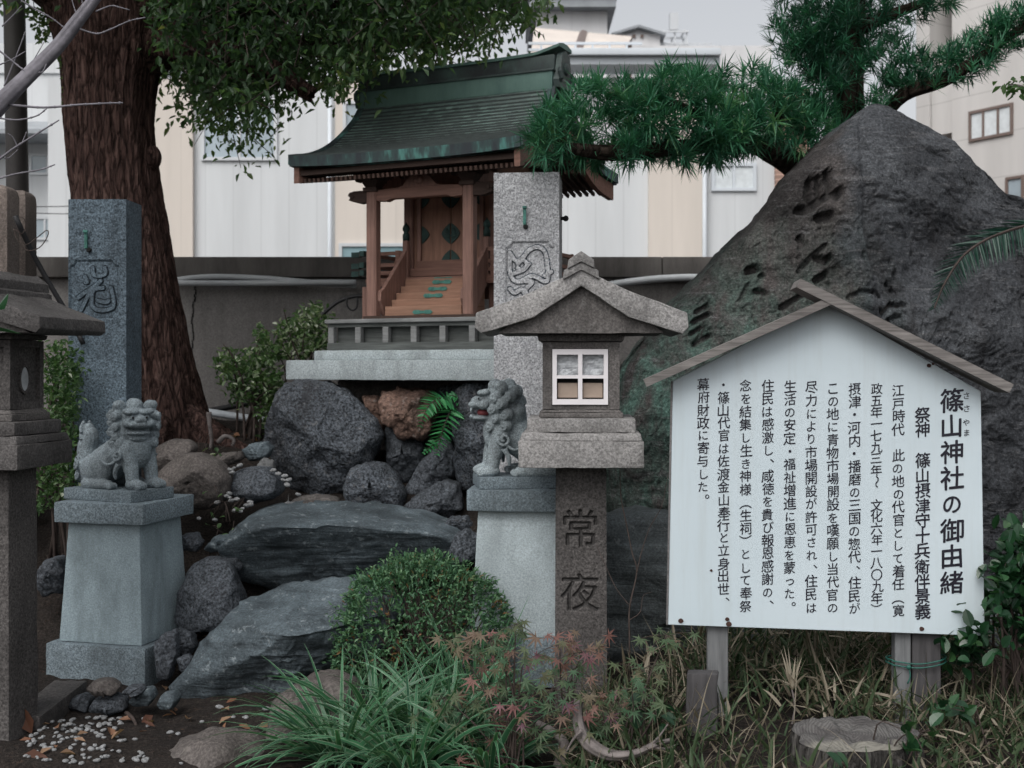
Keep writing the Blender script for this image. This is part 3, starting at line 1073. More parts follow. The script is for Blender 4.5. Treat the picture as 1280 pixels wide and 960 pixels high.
# ------------------------------------------------------------------ garden wall, pipes, posts, pole
def make_wall():
    t = NT('old_concrete')
    v = t.coord()
    n1 = t.noise(v, 1.6, 6, 0.6)
    col = t.ramp(n1, [(0.3, (0.19, 0.18, 0.175)), (0.7, (0.265, 0.253, 0.245))])
    st = t.noise(t.coord((1.0, 1.0, 0.12)), 5.0, 6, 0.7)
    col = t.mix(t.ramp(st, [(0.42, 0.0), (0.7, 0.6)]), col, (0.10, 0.093, 0.09))
    g = t.noise(v, 110, 3, 0.7)
    col = t.mix(1.0, col, t.ramp(g, [(0.35, 0.8), (0.65, 1.2)]), 'MULTIPLY')
    mat = t.done(col, 0.9, t.bump(g, 0.4, 0.004, t.bump(n1, 0.3, 0.02)), 0.2)
    t = NT('old_concrete_cap')
    v = t.coord()
    st = t.noise(t.coord((1.0, 1.0, 0.2)), 4.0, 6, 0.7)
    col = t.ramp(st, [(0.35, (0.145, 0.135, 0.128)), (0.65, (0.07, 0.065, 0.062))])
    g = t.noise(v, 110, 3, 0.7)
    cap = t.done(col, 0.92, t.bump(g, 0.5, 0.005), 0.2)
    w = thing('concrete_wall', 'old stained grey concrete garden wall with a dark coping, behind the shrine', 'wall', (0, 8.0, 0))
    mb = MB()
    mb.box((0, 0.12, 0.9), (13, 0.2, 2.04))
    build('wall_face', mb, mat, w, local=True)
    mb = MB()
    for k in range(7):
        x0 = -6.6 + k * 1.9
        mb.box((x0 + .95, 0.1, 1.973), (1.894, 0.30, 0.135))
    build('coping', mb, cap, w, local=True, bevel=0.008)
    # a crack running down the face
    mb = MB()
    cr = [P(a, b, 8.017)[[0, 2]] for a, b in ((243, 350), (245, 365), (241, 380), (240, 400), (241, 425), (239, 450), (240, 480), (239, 515))]
    for (a, b) in zip(cr[:-1], cr[1:]):
        n = 5
        for j in range(n):
            p = a + (b - a) * j / n
            q = a + (b - a) * (j + 1) / n
            ww = 0.004 + 0.004 * abs(_h(int(p[1] * 1000), j, 3, 1))
            mb.box(((p[0] + q[0]) / 2 + _h(j, int(q[1] * 999), 1, 2) * .006, 0.018, (p[1] + q[1]) / 2), (ww, 0.008, abs(p[1] - q[1]) + .004))
    build('crack', mb, M['black'], w, local=True)
    # pipes fixed to the wall
    for i, pts in enumerate((((205, 352), (260, 346), (330, 348), (400, 354), (445, 357)), ((205, 354), (260, 354), (330, 354), (400, 353), (445, 353)))):
        pp = spline([P(a, b, 7.92 - 0.05 * i) for a, b in pts], 24)
        mb = MB()
        mb.tube(pp, 0.019, 10)
        build('conduit_pipe', mb, M['pipe'], smooth=True, label=('sagging grey conduit along the wall left of the shrine, the front one', 'straight grey conduit along the wall left of the shrine, the rear one')[1 - i] if False else ('grey conduit bowed upwards along the wall left of the shrine', 'straight grey conduit lying behind the bowed one, left of the shrine')[i], cat='pipe', group='grey conduits on the wall')
    pp = spline([P(a, b, 7.92) for a, b in ((690, 372), (740, 360), (790, 352), (830, 348), (880, 347), (960, 352))], 24)
    mb = MB()
    mb.tube(pp, 0.024, 10)
    build('conduit_pipe', mb, M['pipe'], smooth=True, label='grey conduit curving along the wall between the right lantern and the boulder', cat='pipe', group='grey conduits on the wall')
    pp = spline([P(a, b, c) for a, b, c in ((240, 512, 7.9), (300, 521, 7.7), (360, 530, 7.4), (420, 534, 7.3))], 14)
    mb = MB()
    mb.tube(pp, 0.024, 8)
    build('ground_pipe', mb, M['eave_paint'], smooth=True, label='pale pipe lying at the foot of the wall beside the big trunk', cat='pipe')
    pp = spline([P(a, b, c) for a, b, c in ((235, 517, 7.85), (270, 512, 7.88), (330, 500, 7.92))], 10)
    mb = MB()
    mb.tube(pp, 0.02, 8)
    build('ground_pipe', mb, M['cable'], smooth=True, label='dark pipe rising along the foot of the wall behind the leafy shrub', cat='pipe')
    pp = spline([P(a, b, 7.2) for a, b in ((400, 397), (410, 387), (425, 376), (445, 370), (462, 371))], 16)
    mb = MB()
    mb.tube(pp, 0.012, 8)
    pl = spline([P(a, b, 7.15) for a, b in ((434, 372), (434, 382), (440, 388), (446, 384), (447, 372))], 12)
    mb.tube(pl, 0.006, 6)
    build('looped_cable', mb, M['cable'], smooth=True, label='black cable looping off the left side of the shrine veranda', cat='cable')


make_wall()


def make_left_posts():
    # brown pole
    a, b = P(15, -160, 7.6), P(26, 470, 7.6)
    b = b + (b - a) * ((b[2] - float(ground_z(b[0], 7.6)) + .1) / (a[2] - b[2]))
    mb = MB()
    mb.tube([b, b + (a - b) * .3, b + (a - b) * .6, a], [0.071, 0.069, 0.067, 0.064], 20)
    build('utility_pole', mb, M['pole'], smooth=True, label='tall dark brown utility pole at the far left edge', cat='pole')
    m = stone('fence_stone', (0.17, 0.14, 0.125), 0.25, 0.4, 120, 0.5, (0.06, 0.05, 0.045), 0.4)
    for i, (x0, x1, top, d) in enumerate(((-28, 17, 232, 5.6), (19, 34, 239, 5.9))):
        w = (x1 - x0) / F * d if i == 0 else 0.10
        p = P((x0 + x1) / 2, top, d)
        mb = MB()
        hw, hd = w / 2, 0.07
        zt, zb = p[2], float(ground_z(p[0], d)) - .05
        prof = [(1, 0), (1, zt - zb - .05), (.93, zt - zb - .02), (.72, zt - zb - .006), (.4, zt - zb)]
        v, f = [], []
        for s, z in prof:
            v += [(p[0] - hw * s, d - hd * s, zb + z), (p[0] + hw * s, d - hd * s, zb + z), (p[0] + hw * s, d + hd * s, zb + z), (p[0] - hw * s, d + hd * s, zb + z)]
        for k in range(len(prof) - 1):
            f += [(k * 4 + j, k * 4 + (j + 1) % 4, k * 4 + 4 + (j + 1) % 4, k * 4 + 4 + j) for j in range(4)]
        f += [(3, 2, 1, 0), tuple(range(len(v) - 4, len(v)))]
        mb.add(v, f)
        build('fence_post', mb, m, bevel=0.006, label=('wide brownish stone fence post with a rounded top at the left edge', 'narrow brownish stone fence post just right of the wider one')[i], cat='post', group='stone fence posts')
    pp = [P(a, b, c) for a, b, c in ((19, 270, 5.42), (40, 315, 5.5), (62, 355, 5.55), (90, 402, 5.6), (104, 430, 5.6))]
    mb = MB()
    mb.tube(spline(pp, 14), 0.0125, 8)
    build('slanting_cable', mb, M['cable'], smooth=True, label='thick black cable slanting down from the fence posts behind the left lantern', cat='cable')
    pp = [P(a, b, 5.45) for a, b in ((20, 275), (30, 305), (45, 298), (58, 288), (60, 294), (50, 309), (34, 313), (22, 300), (17, 286))]
    mb = MB()
    mb.tube(spline(pp, 36), 0.0025, 5)
    pp = [P(a, b, 5.44) for a, b in ((18, 272), (28, 272), (32, 280), (28, 292), (18, 286))]
    mb.tube(spline(pp, 20), 0.002, 5)
    build('wire_loop', mb, M['twig_dark'], smooth=True, label='thin wire looped around the slanting black cable', cat='wire')


make_left_posts()

# ------------------------------------------------------------------ the shrine on its platform
SH = np.array((-0.489, 6.40, 1.566))
SRZ = math.radians(-25)


def rotz(a):
    c, s = math.cos(a), math.sin(a)
    return np.array(((c, -s, 0), (s, c, 0), (0, 0, 1)))


def make_shrine():
    s = thing('shrine', 'small wooden shrine with a curved green copper roof, on the stone slabs', 'shrine', SH, SRZ)
    rng = np.random.RandomState(4)

    def part(name, mb, mat, parent=s, **k):
        return build(name, mb, mat, parent, local=True, **k)
    # --- roof
    yy = np.array([-.22, -.1, 0, .1, .2, .3, .35, .375])
    zz = np.array([.865, .893, .93, .985, 1.06, 1.155, 1.22, 1.255])
    hh = np.array([.690, .665, .652, .642, .633, .622, .617, .614])

    def prof(n):
        c = spline(np.stack([yy, zz, hh], 1), 200)
        dl = np.concatenate([[0], np.cumsum(np.linalg.norm(np.diff(c[:, :2], axis=0), axis=1))])
        t = np.linspace(0, dl[-1], n)
        return np.stack([np.interp(t, dl, c[:, k]) for k in range(3)], 1)
    mb = MB()
    NC, NT_ = 22, 30
    for side in (0, 1):
        pr = prof(NC + 1)
        for i in range(NC):
            y0, z0, h0 = pr[i]
            y1, z1, h1 = pr[i + 1]
            for j in range(NT_):
                off = 0.5 if i % 2 else 0.0
                a = max(-1, -1 + 2 * (j - off) / NT_ * 1.0)
                b = min(1, -1 + 2 * (j + 1 - off) / NT_)
                if j == NT_ - 1:
                    b = 1
                lift = 0.0095 + rng.uniform(0, .003)
                ya, yb = (y0, y1) if not side else (.94 - y0, .94 - y1)
                sag = lambda q, f: 0.018 * f * abs(q) ** 3
                f0 = 1 - i / NC
                V = [(a * h0, ya, z0 + lift + sag(a, f0)), (b * h0, ya, z0 + lift + sag(b, f0)), (b * h1, yb, z1 + .0005 + sag(b, f0)), (a * h1, yb, z1 + .0005 + sag(a, f0)),
                     (a * h0, ya, z0 - .012 + sag(a, f0)), (b * h0, ya, z0 - .012 + sag(b, f0)), (b * h1, yb, z1 - .015 + sag(b, f0)), (a * h1, yb, z1 - .015 + sag(a, f0))]
                va = np.clip(rng.normal(.45, .17) + .1 * math.sin(i * .5 + side), 0, 1)
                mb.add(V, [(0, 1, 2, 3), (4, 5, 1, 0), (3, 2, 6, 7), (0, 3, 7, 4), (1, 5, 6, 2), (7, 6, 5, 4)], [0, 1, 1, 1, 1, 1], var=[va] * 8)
    t = NT('copper_shingle')
    at = t.n('ShaderNodeAttribute', attribute_name='var')
    v = t.coord()
    n1 = t.noise(v, 5.0, 6, 0.65)
    col = t.ramp(at.outputs['Fac'], [(0.1, (0.085, 0.13, 0.12)), (0.5, (0.145, 0.22, 0.20)), (0.9, (0.22, 0.33, 0.29))])
    col = t.mix(t.ramp(n1, [(0.42, 0.0), (0.66, 0.7)]), col, (0.10, 0.115, 0.112))
    col = t.mix(t.ramp(t.noise(t.coord((1, .4, .4)), 16, 4), [(0.6, 0.0), (0.7, 0.35)]), col, (0.11, 0.17, 0.15))
    M['shingle'] = t.done(col, 0.6, t.bump(t.noise(v, 60, 4), .25, .004), 0.4, 0.15)
    M['shingle_shade'] = plain('copper_shingle_shade', (0.035, 0.045, 0.044), 0.3, 20, 0.7)  # dark course faces: shadow lines between the shingle rows, painted in
    t = NT('copper_trim')
    v = t.coord((1, 1, .25))
    n1 = t.noise(v, 9.0, 4, 0.7)
    col = t.ramp(n1, [(0.40, (0.035, 0.043, 0.05)), (0.53, (0.045, 0.08, 0.078)), (0.62, (0.09, 0.24, 0.215))])
    M['copper_trim'] = t.done(col, 0.6, t.bump(n1, .2, .003), 0.4, 0.15)
    t = NT('copper_ridge')
    v = t.coord((1, 1, .6))
    n1 = t.noise(v, 7.0, 5, 0.7)
    col = t.ramp(n1, [(0.35, (0.035, 0.042, 0.046)), (0.55, (0.055, 0.078, 0.075)), (0.72, (0.09, 0.16, 0.14))])
    M['copper_ridge'] = t.done(col, 0.55, t.bump(n1, .2, .003), 0.4, 0.15)
    t = NT('copper_green')
    n1 = t.noise(t.coord((1, 1, .3)), 6.0, 5, 0.7)
    col = t.ramp(n1, [(0.35, (0.09, 0.16, 0.145)), (0.7, (0.15, 0.25, 0.215))])
    M['copper_green'] = t.done(col, 0.6, t.bump(n1, .2, .003), 0.4, 0.15)
    roof = part('roof', mb, [M['shingle'], M['shingle_shade']])
    # front fascia and verge trim
    sag = lambda q, f: 0.018 * f * abs(q) ** 3
    xs = np.linspace(-1, 1, 25)
    for side in (0, 1):
        mb = MB()
        for a, b in zip(xs[:-1], xs[1:]):
            ya = -.232 if not side else .94 + .232
            yb = -.19 if not side else .94 + .19
            h = .69
            V = []
            for q in (a, b):
                zt, zb = .868 + sag(q, 1), .812 + sag(q, 1)
                V += [(q * h, ya, zt), (q * h, ya + (.006 if not side else -.006), zb), (q * h, yb, zb - .004), (q * h, yb, zt + .006)]
            mb.add(V, [(0, 1, 5, 4), (1, 2, 6, 5), (2, 3, 7, 6), (3, 0, 4, 7)] + ([(0, 3, 2, 1)] if a == -1 else []) + ([(4, 5, 6, 7)] if b == 1 else []))
        part('eave_fascia', mb, M['copper_trim'], roof)
    pr = prof(22)
    for sx in (-1, 1):
        mb = MB()
        for side in (0, 1):
            V, Fq = [], []
            for k, (y, z, h) in enumerate(pr):
                y = y if not side else .94 - y
                f0 = 1 - k / 21
                z = z + .018 * f0
                for dx, dz in ((.012, .012), (.012, -.045), (-.03, -.045), (-.03, .012)):
                    V.append((sx * (h + dx), y, z + dz))
            for k in range(len(pr) - 1):
                Fq += [(k * 4 + j, k * 4 + (j + 1) % 4, k * 4 + 4 + (j + 1) % 4, k * 4 + 4 + j) for j in range(4)]
            Fq += [(0, 1, 2, 3), tuple(range(len(V) - 1, len(V) - 5, -1))]
            mb.add(V, Fq)
        part('verge_trim', mb, M['copper_trim'], roof)
        mb = MB()
        for side in (0, 1):
            V, Fq = [], []
            for k, (y, z, h) in enumerate(pr):
                y = y if not side else .94 - y
                f0 = 1 - k / 21
                z = z + .018 * f0 - .05
                for dx, dz in ((-.012, 0), (-.012, -.075 - .02 * f0), (-.045, -.075 - .02 * f0), (-.045, 0)):
                    V.append((sx * (h + dx), y + (.02 if not side else -.02), z + dz))
            for k in range(len(pr) - 1):
                Fq += [(k * 4 + j, k * 4 + (j + 1) % 4, k * 4 + 4 + (j + 1) % 4, k * 4 + 4 + j) for j in range(4)]
            Fq += [(0, 1, 2, 3), tuple(range(len(V) - 1, len(V) - 5, -1))]
            mb.add(V, Fq)
        part('bargeboard', mb, M['wood_h'], roof)
    # soffit
    mb = MB()
    V, Fq = [], []
    pr = prof(16)
    for side in (0, 1):
        base = len(V)
        for (y, z, h) in pr:
            y = y if not side else .94 - y
            V += [(-h + .05, y, z - .055), (h - .05, y, z - .055)]
        Fq += [(base + 2 * k, base + 2 * k + 1, base + 2 * k + 3, base + 2 * k + 2) for k in range(len(pr) - 1)]
    mb.add(V, Fq)
    mb.box((0, -.165, .795), (1.30, .05, .03))
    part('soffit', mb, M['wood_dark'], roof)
    mb = MB()
    for k in range(46):
        x = -.65 + 1.30 * k / 45
        mb.box((x, .02, .785), (.014, .40, .022), rot=np.array(((1, 0, 0), (0, .985, -.17), (0, .17, .985))))
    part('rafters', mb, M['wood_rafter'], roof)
    mb = MB()
    for x in np.linspace(-.6, .6, 30):
        mb.box((x, .95, .82), (.014, .36, .022), rot=np.array(((1, 0, 0), (0, .97, .24), (0, -.24, .97))))
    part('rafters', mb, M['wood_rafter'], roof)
    # ridge
    mb = MB()
    mb.box((0, .47, 1.30), (1.222, .215, .105))
    part('ridge_base', mb, M['copper_green'], roof, bevel=.006)
    mb = MB()
    mb.box((0, .47, 1.397), (1.225, .16, .09))
    mb.box((0, .47, 1.352), (1.24, .235, .012))
    part('ridge_band', mb, M['copper_ridge'], roof, bevel=.004)
    mb = MB()
    V, Fq = [], []
    xs = np.linspace(-1, 1, 31)
    for x in xs:
        up = .03 * max(0, abs(x) - .78) / .22 + .014 * abs(x) ** 2
        X = x * .645
        for dy, dz in ((-.09, 0), (-.09, .016), (-.03, .03), (.03, .03), (.09, .016), (.09, 0)):
            V.append((X, .47 + dy, 1.436 + up + dz))
    for k in range(30):
        Fq += [(k * 6 + j, k * 6 + (j + 1) % 6, k * 6 + 6 + (j + 1) % 6, k * 6 + 6 + j) for j in range(6)]
    Fq += [tuple(range(6)), tuple(range(len(V) - 1, len(V) - 7, -1))]
    mb.add(V, Fq)
    part('ridge_cap', mb, M['copper_green'], roof)
    for sx in (-1, 1):
        mb = MB()
        out = [(-.10, 1.26), (-.11, 1.30), (-.085, 1.34), (-.07, 1.40), (-.055, 1.45), (0, 1.475), (.055, 1.45), (.07, 1.40), (.085, 1.34), (.11, 1.30), (.10, 1.26)]
        V = [(sx * .617, .47 + a, z) for a, z in out] + [(sx * .648, .47 + a * .95, z - .003) for a, z in out]
        n = len(out)
        mb.add(V, [tuple(range(n)), tuple(range(2 * n - 1, n - 1, -1))] + [(i, i + n, (i + 1) % n + n, (i + 1) % n) for i in range(n)])
        mb.ball((sx * .652, .47, 1.37), (.012, .035, .035))
        mb.tube([(sx * .64, .40, 1.29), (sx * .655, .385, 1.31), (sx * .65, .375, 1.34), (sx * .645, .39, 1.36)], .012, 8)
        mb.tube([(sx * .64, .54, 1.29), (sx * .655, .555, 1.31), (sx * .65, .565, 1.34), (sx * .645, .55, 1.36)], .012, 8)
        part('ridge_end_ornament', mb, M['copper_ridge'], roof)
    # --- porch posts, beam, brackets
    for sx in (-1, 1):
        mb = MB()
        mb.box((sx * .295, 0, .355), (.062, .062, .69))
        p = part('porch_post', mb, M['wood'], bevel=.008, seg=1)
        mb = MB()
        mb.box((sx * .295, 0, .705), (.085, .085, .022))
        mb.box((sx * .295, 0, .735), (.062, .062, .04), taper=(1.7, 1.7))
        mb.box((sx * .295, 0, .766), (.20, .045, .026), taper=(1.15, 1))
        mb.box((sx * .295, 0, .766), (.045, .20, .027), taper=(1, 1.15))
        for dx in (-.085, 0, .085):
            mb.box((sx * .295 + dx, 0, .791), (.05, .055, .024), taper=(1.2, 1.1))
        part('bracket', mb, M['wood_dark'], p)
        mb = MB()
        o = [(0, .64), (.05, .635), (.09, .645), (.115, .655), (.105, .668), (.12, .68), (.112, .695), (.08, .703), (0, .703)]
        mb.prism([(sx * (.325 + a), z) for a, z in o][::sx], -.025, .025)
        mb.ball((sx * .415, -.026, .672), (.013, .008, .013))
        part('beam_nosing', mb, M['wood_dark'], p)
    mb = MB()
    o = [(-.264, .642), (-.20, .637), (-.17, .648), (.17, .648), (.20, .637), (.264, .642), (.264, .70), (.15, .706), (-.15, .706), (-.264, .70)]
    mb.prism(o, -.024, .024)
    part('porch_beam', mb, M['wood_h'], bevel=.003, seg=1)
    mb = MB()
    o = [(-.13, .706), (-.10, .715), (-.075, .745), (-.04, .775), (.04, .775), (.075, .745), (.10, .715), (.13, .706)]
    mb.prism(o, -.02, .02)
    mb.ball((0, -.024, .742), (.028, .014, .024))
    mb.box((0, 0, .788), (.07, .06, .024), taper=(1.2, 1))
    part('frog_leg_strut', mb, M['wood'])
    for y, z in ((0, .825), (.36, .93), (.82, .93)):
        mb = MB()
        mb.box((0, y, z), (1.21, .056, .046))
        part('purlin', mb, M['wood_dark'])
    for sx in (-1, 1):
        mb = MB()
        pts = spline([(sx * .295, .03, .69), (sx * .295, .12, .745), (sx * .29, .22, .775), (sx * .275, .33, .77)], 9)
        for a, b in zip(pts[:-1], pts[1:]):
            m_ = (a + b) / 2
            mb.box(m_, (.038, abs(b[1] - a[1]) + .004, .055))
        part('rainbow_beam', mb, M['wood'])
    # --- body
    mb = MB()
    mb.box((0, .88, .55), (.54, .03, .80))
    for sx in (-1, 1):
        mb.box((sx * .262, .62, .55), (.025, .5, .80))
        mb.box((sx * .222, .365, .50), (.054, .02, .50))
    mb.box((0, .365, .79), (.50, .02, .20))
    part('body_wall', mb, M['wood_door'])
    for sx in (-1, 1):
        for y in (.36, .87):
            mb = MB()
            mb.box((sx * .27, y, .46), (.058, .058, 1.0))
            part('corner_post', mb, M['wood'], bevel=.006, seg=1)
        mb = MB()
        mb.box((sx * .198, .345, .50), (.022, .03, .40))
        part('door_jamb', mb, M['wood'])
    mb = MB()
    mb.box((0, .335, .275), (.56, .05, .045))
    mb.box((0, .33, .318), (.42, .02, .044))
    part('door_sill', mb, M['wood_h'])
    mb = MB()
    mb.box((0, .335, .715), (.50, .05, .035))
    part('door_lintel', mb, M['wood_h'])
    for sx in (-1, 1):
        mb = MB()
        mb.box((sx * .0945, .356, .515), (.187, .018, .365))
        d = part('door', mb, M['wood_door'], bevel=.003, seg=1)

        def diamond(cx, cz, r, clip):
            q = []
            for k in range(24):
                a = 2 * PI * k / 24
                e = 1.0 / (abs(math.cos(a)) ** 1.35 + abs(math.sin(a)) ** 1.35) ** (1 / 1.35)
                q.append((cx + r * e * math.cos(a), cz + r * e * math.sin(a)))
            q = [(min(max(x, clip[0]), clip[1]), min(max(z, clip[2]), clip[3])) for x, z in q]
            o2 = []
            for p_ in q:
                if not o2 or (abs(p_[0] - o2[-1][0]) + abs(p_[1] - o2[-1][1])) > 1e-5:
                    o2.append(p_)
            m_ = MB()
            m_.prism(o2, .339, .3475)
            part('door_fitting', m_, M['bronze'], d)
        cl = (min(sx * .004, sx * .185), max(sx * .004, sx * .185), .34, .695)
        for cx, cz in ((0, .49), (0, .34), (0, .69), (sx * .187, .49), (sx * .187, .69)):
            diamond(cx, cz, .058 if cx == 0 else .05, cl)
        mb = MB()
        mb.ball((sx * .022, .338, .50), (.012, .006, .02))
        mb.ball((sx * .02, .338, .478), (.02, .005, .012))
        part('door_pull', mb, M['bronze'], d)
    # --- veranda, stairs, railing
    mb = MB()
    mb.box((0, .60, .232), (1.02, .68, .026))
    mb.box((0, .268, .212), (1.0, .03, .03))
    part('veranda_floor', mb, M['wood_h'], bevel=.003, seg=1)
    for x in (-.515, .515):
        for y in (.30, .9):
            mb = MB()
            mb.box((x, y, .1), (.05, .05, .2))
            part('veranda_leg', mb, M['wood'])
    for sx in (-1, 1):
        mb = MB()
        for y in (.3, .6, .9):
            mb.box((sx * .50, y, .32), (.028, .028, .16))
        for z in (.275, .32, .385):
            mb.box((sx * .50, .60, z), (.022, .74, .02))
            mb.box((sx * .42, .275, z), (.30, .022, .0202))
        mb.box((sx * .30, .275, .32), (.026, .026, .16))
        vr = part('veranda_railing', mb, M['wood_h'])
        for z in (.275, .32, .385):
            for c_, s_ in (((sx * .58, .275, z), (.05, .03, .03)), ((sx * .50, .225, z), (.03, .045, .03))):
                mb = MB()
                mb.box(c_, s_)
                part('rail_end_cap', mb, M['bronze'], vr)
    rz = [.0, .07, .11, .15, .19, .232]
    ry = [.02, .09, .14, .19, .24]
    mb = MB()
    for k in range(5):
        mb.box((0, (ry[k] + .30) / 2, (rz[k] + rz[k + 1]) / 2), (.47, .30 - ry[k], rz[k + 1] - rz[k] - .0012))
    st = part('step', mb, M['wood_orange'], bevel=.002, seg=1)
    for k, (yk, z) in enumerate(((.2325, .230), (.24, .211), (.19, .17), (.14, .13), (.02, .035))):
        mb = MB()
        w, h = .062, .011 if k else .009
        o = [(-w, 0), (-w + .012, -h), (-.02, -h), (-.012, -h * .7), (.012, -h * .7), (.02, -h), (w - .012, -h), (w, 0), (w - .012, h), (.02, h), (.012, h * .7), (-.012, h * .7), (-.02, h), (-w + .012, h)]
        yf = yk if k else .253
        mb.prism([(x, z + zz_) for x, zz_ in o], yf - .005, yf + .001)
        part('step_plate', mb, M['verdigris'], st)
    for sx in (-1, 1):
        mb = MB()
        o = [(.30, .232), (.30, .40), (.27, .40), (.20, .33), (.10, .235), (.03, .17), (-.005, .15), (-.01, .10), (.03, .03), (.05, 0), (.10, 0)]
        V = [(sx * .243, y, z) for y, z in o] + [(sx * .265, y, z) for y, z in o]
        n = len(o)
        mb.add(V, [tuple(range(n)), tuple(range(2 * n - 1, n - 1, -1))] + [(i, i + n, (i + 1) % n + n, (i + 1) % n) for i in range(n)])
        for dz in (.035, .08, .12):
            pts = [(sx * .254, .29, .40 - dz), (sx * .254, .10, .235 - dz), (sx * .254, .01, .155 - dz * .6)]
            mb.tube(pts, .012, 6)
        part('stair_railing', mb, M['wood'])
        mb = MB()
        mb.box((sx * .255, .285, .345), (.032, .032, .22))
        nw = part('newel_post', mb, M['wood'], bevel=.004, seg=1)
        mb = MB()
        mb.lathe([(.019, 0), (.02, .035), (.015, .04), (.013, .05), (.019, .056), (.021, .07), (.015, .085), (.006, .095), (.002, .105)], (sx * .255, .285, .455), 12)
        part('finial', mb, M['bronze'], nw, smooth=True)
    for sx in (-1, 1):
        mb = MB()
        mb.box((sx * .345, .52, .50), (.12, .03, .02))
        part('tie_beam_end', mb, M['bronze'])
    # --- dark sill and wooden platform
    mb = MB()
    mb.box((0, .0, .008), (.68, .07, .016))
    part('sill', mb, M['wood_dark'])
    mb = MB()
    W, y0, y1 = .54, -.075, 1.02
    mb.box((0, (y0 + y1) / 2 + .02, -.085), (2 * W - .06, y1 - y0 - .06, .15))
    pb = part('platform_panel', mb, M['wood_platform'])
    mb = MB()
    mb.box((0, (y0 + y1) / 2, -.012), (2 * W + .03, y1 - y0 + .03, .022))
    part('platform_top', mb, M['wood_platform_light'], bevel=.003, seg=1)
    mb = MB()
    mb.box((0, y0 + .012, -.15), (2 * W, .04, .042))
    part('platform_sill', mb, M['wood_platform'])
    mb = MB()
    mb.box((0, y0 + .018, -.034), (2 * W, .03, .02))
    part('platform_rail', mb, M['wood_platform'])
    mb = MB()
    for sx in (-1, 1):
        mb.box((sx * (W - .012), (y0 + y1) / 2, -.15), (.04, y1 - y0 - .05, .0415))
    part('platform_sill', mb, M['wood_platform'])
    for x in np.linspace(-W + .02, W - .02, 7):
        mb = MB()
        mb.box((x, y0 + .014, -.0865), (.034, .034, .084))
        part('platform_stud', mb, M['wood_platform_light'])


make_shrine()


def make_slabs():
    R = rotz(SRZ)
    for nm, hw, y0, y1, z0, z1, lab in (('granite_slab', .575, -.16, 1.15, 1.342, 1.3945, 'thin upper granite slab right under the shrine platform'),
                                        ('granite_slab', .645, -.32, 1.3, 1.238, 1.341, 'thick lower granite slab resting on the rough rocks')):
        mb = MB()
        mb.box((SH + R @ np.array((0, (y0 + y1) / 2, 0)))[:2].tolist() + [(z0 + z1) / 2], (2 * hw, y1 - y0, z1 - z0), rot=R)
        build(nm, mb, M['slab'], bevel=.006, label=lab, cat='slab', rough=0.0015, rs=30)


make_slabs()


# ------------------------------------------------------------------ text
_glyph = {}


def glyph(ch):
    if ch not in _glyph:
        c = bpy.data.curves.new('glyph', 'FONT')
        c.body = ch
        c.size = 1
        c.fill_mode = 'FRONT'
        c.resolution_u = 4
        o = bpy.data.objects.new('glyph', c)
        COL.objects.link(o)
        bpy.context.view_layer.update()
        me = bpy.data.meshes.new_from_object(o)
        v = np.array([x.co[:] for x in me.vertices]).reshape(-1, 3)
        f = [tuple(p.vertices) for p in me.polygons]
        bpy.data.objects.remove(o)
        bpy.data.curves.remove(c)
        bpy.data.meshes.remove(me)
        _glyph[ch] = (v, f)
    return _glyph[ch]


def glyph_mask(ch, U, Vv, size, cx, cz):
    """True where the grid point (U, V) lies inside the character"""
    v, f = glyph(ch)
    q = np.stack([(v[:, 0] - 0.5) * size + cx, (v[:, 1] - 0.38) * size + cz], 1)
    m = np.zeros(U.shape, bool)
    for p in f:
        for k in range(1, len(p) - 1):
            a, b, c = q[p[0]], q[p[k]], q[p[k + 1]]
            lo, hi = np.minimum(np.minimum(a, b), c), np.maximum(np.maximum(a, b), c)
            sel = (U >= lo[0]) & (U <= hi[0]) & (Vv >= lo[1]) & (Vv <= hi[1])
            if not sel.any():
                continue
            x, y = U[sel], Vv[sel]
            d1 = (x - b[0]) * (a[1] - b[1]) - (a[0] - b[0]) * (y - b[1])
            d2 = (x - c[0]) * (b[1] - c[1]) - (b[0] - c[0]) * (y - c[1])
            d3 = (x - a[0]) * (c[1] - a[1]) - (c[0] - a[0]) * (y - a[1])
            ins = ~(((d1 < 0) | (d2 < 0) | (d3 < 0)) & ((d1 > 0) | (d2 > 0) | (d3 > 0)))
            mm = m[sel]
            mm |= ins
            m[sel] = mm
    return m


def blur(a, k):
    for _ in range(k):
        a = (np.roll(a, 1, 0) + np.roll(a, -1, 0) + 2 * a) / 4
        a = (np.roll(a, 1, 1) + np.roll(a, -1, 1) + 2 * a) / 4
    return a


def seg_dist(U, Vv, pts):
    d = np.full(U.shape, 9.0)
    for (ax, az), (bx, bz) in zip(pts[:-1], pts[1:]):
        ex, ez = bx - ax, bz - az
        L = ex * ex + ez * ez + 1e-12
        t = np.clip(((U - ax) * ex + (Vv - az) * ez) / L, 0, 1)
        d = np.minimum(d, np.hypot(U - ax - t * ex, Vv - az - t * ez))
    return d


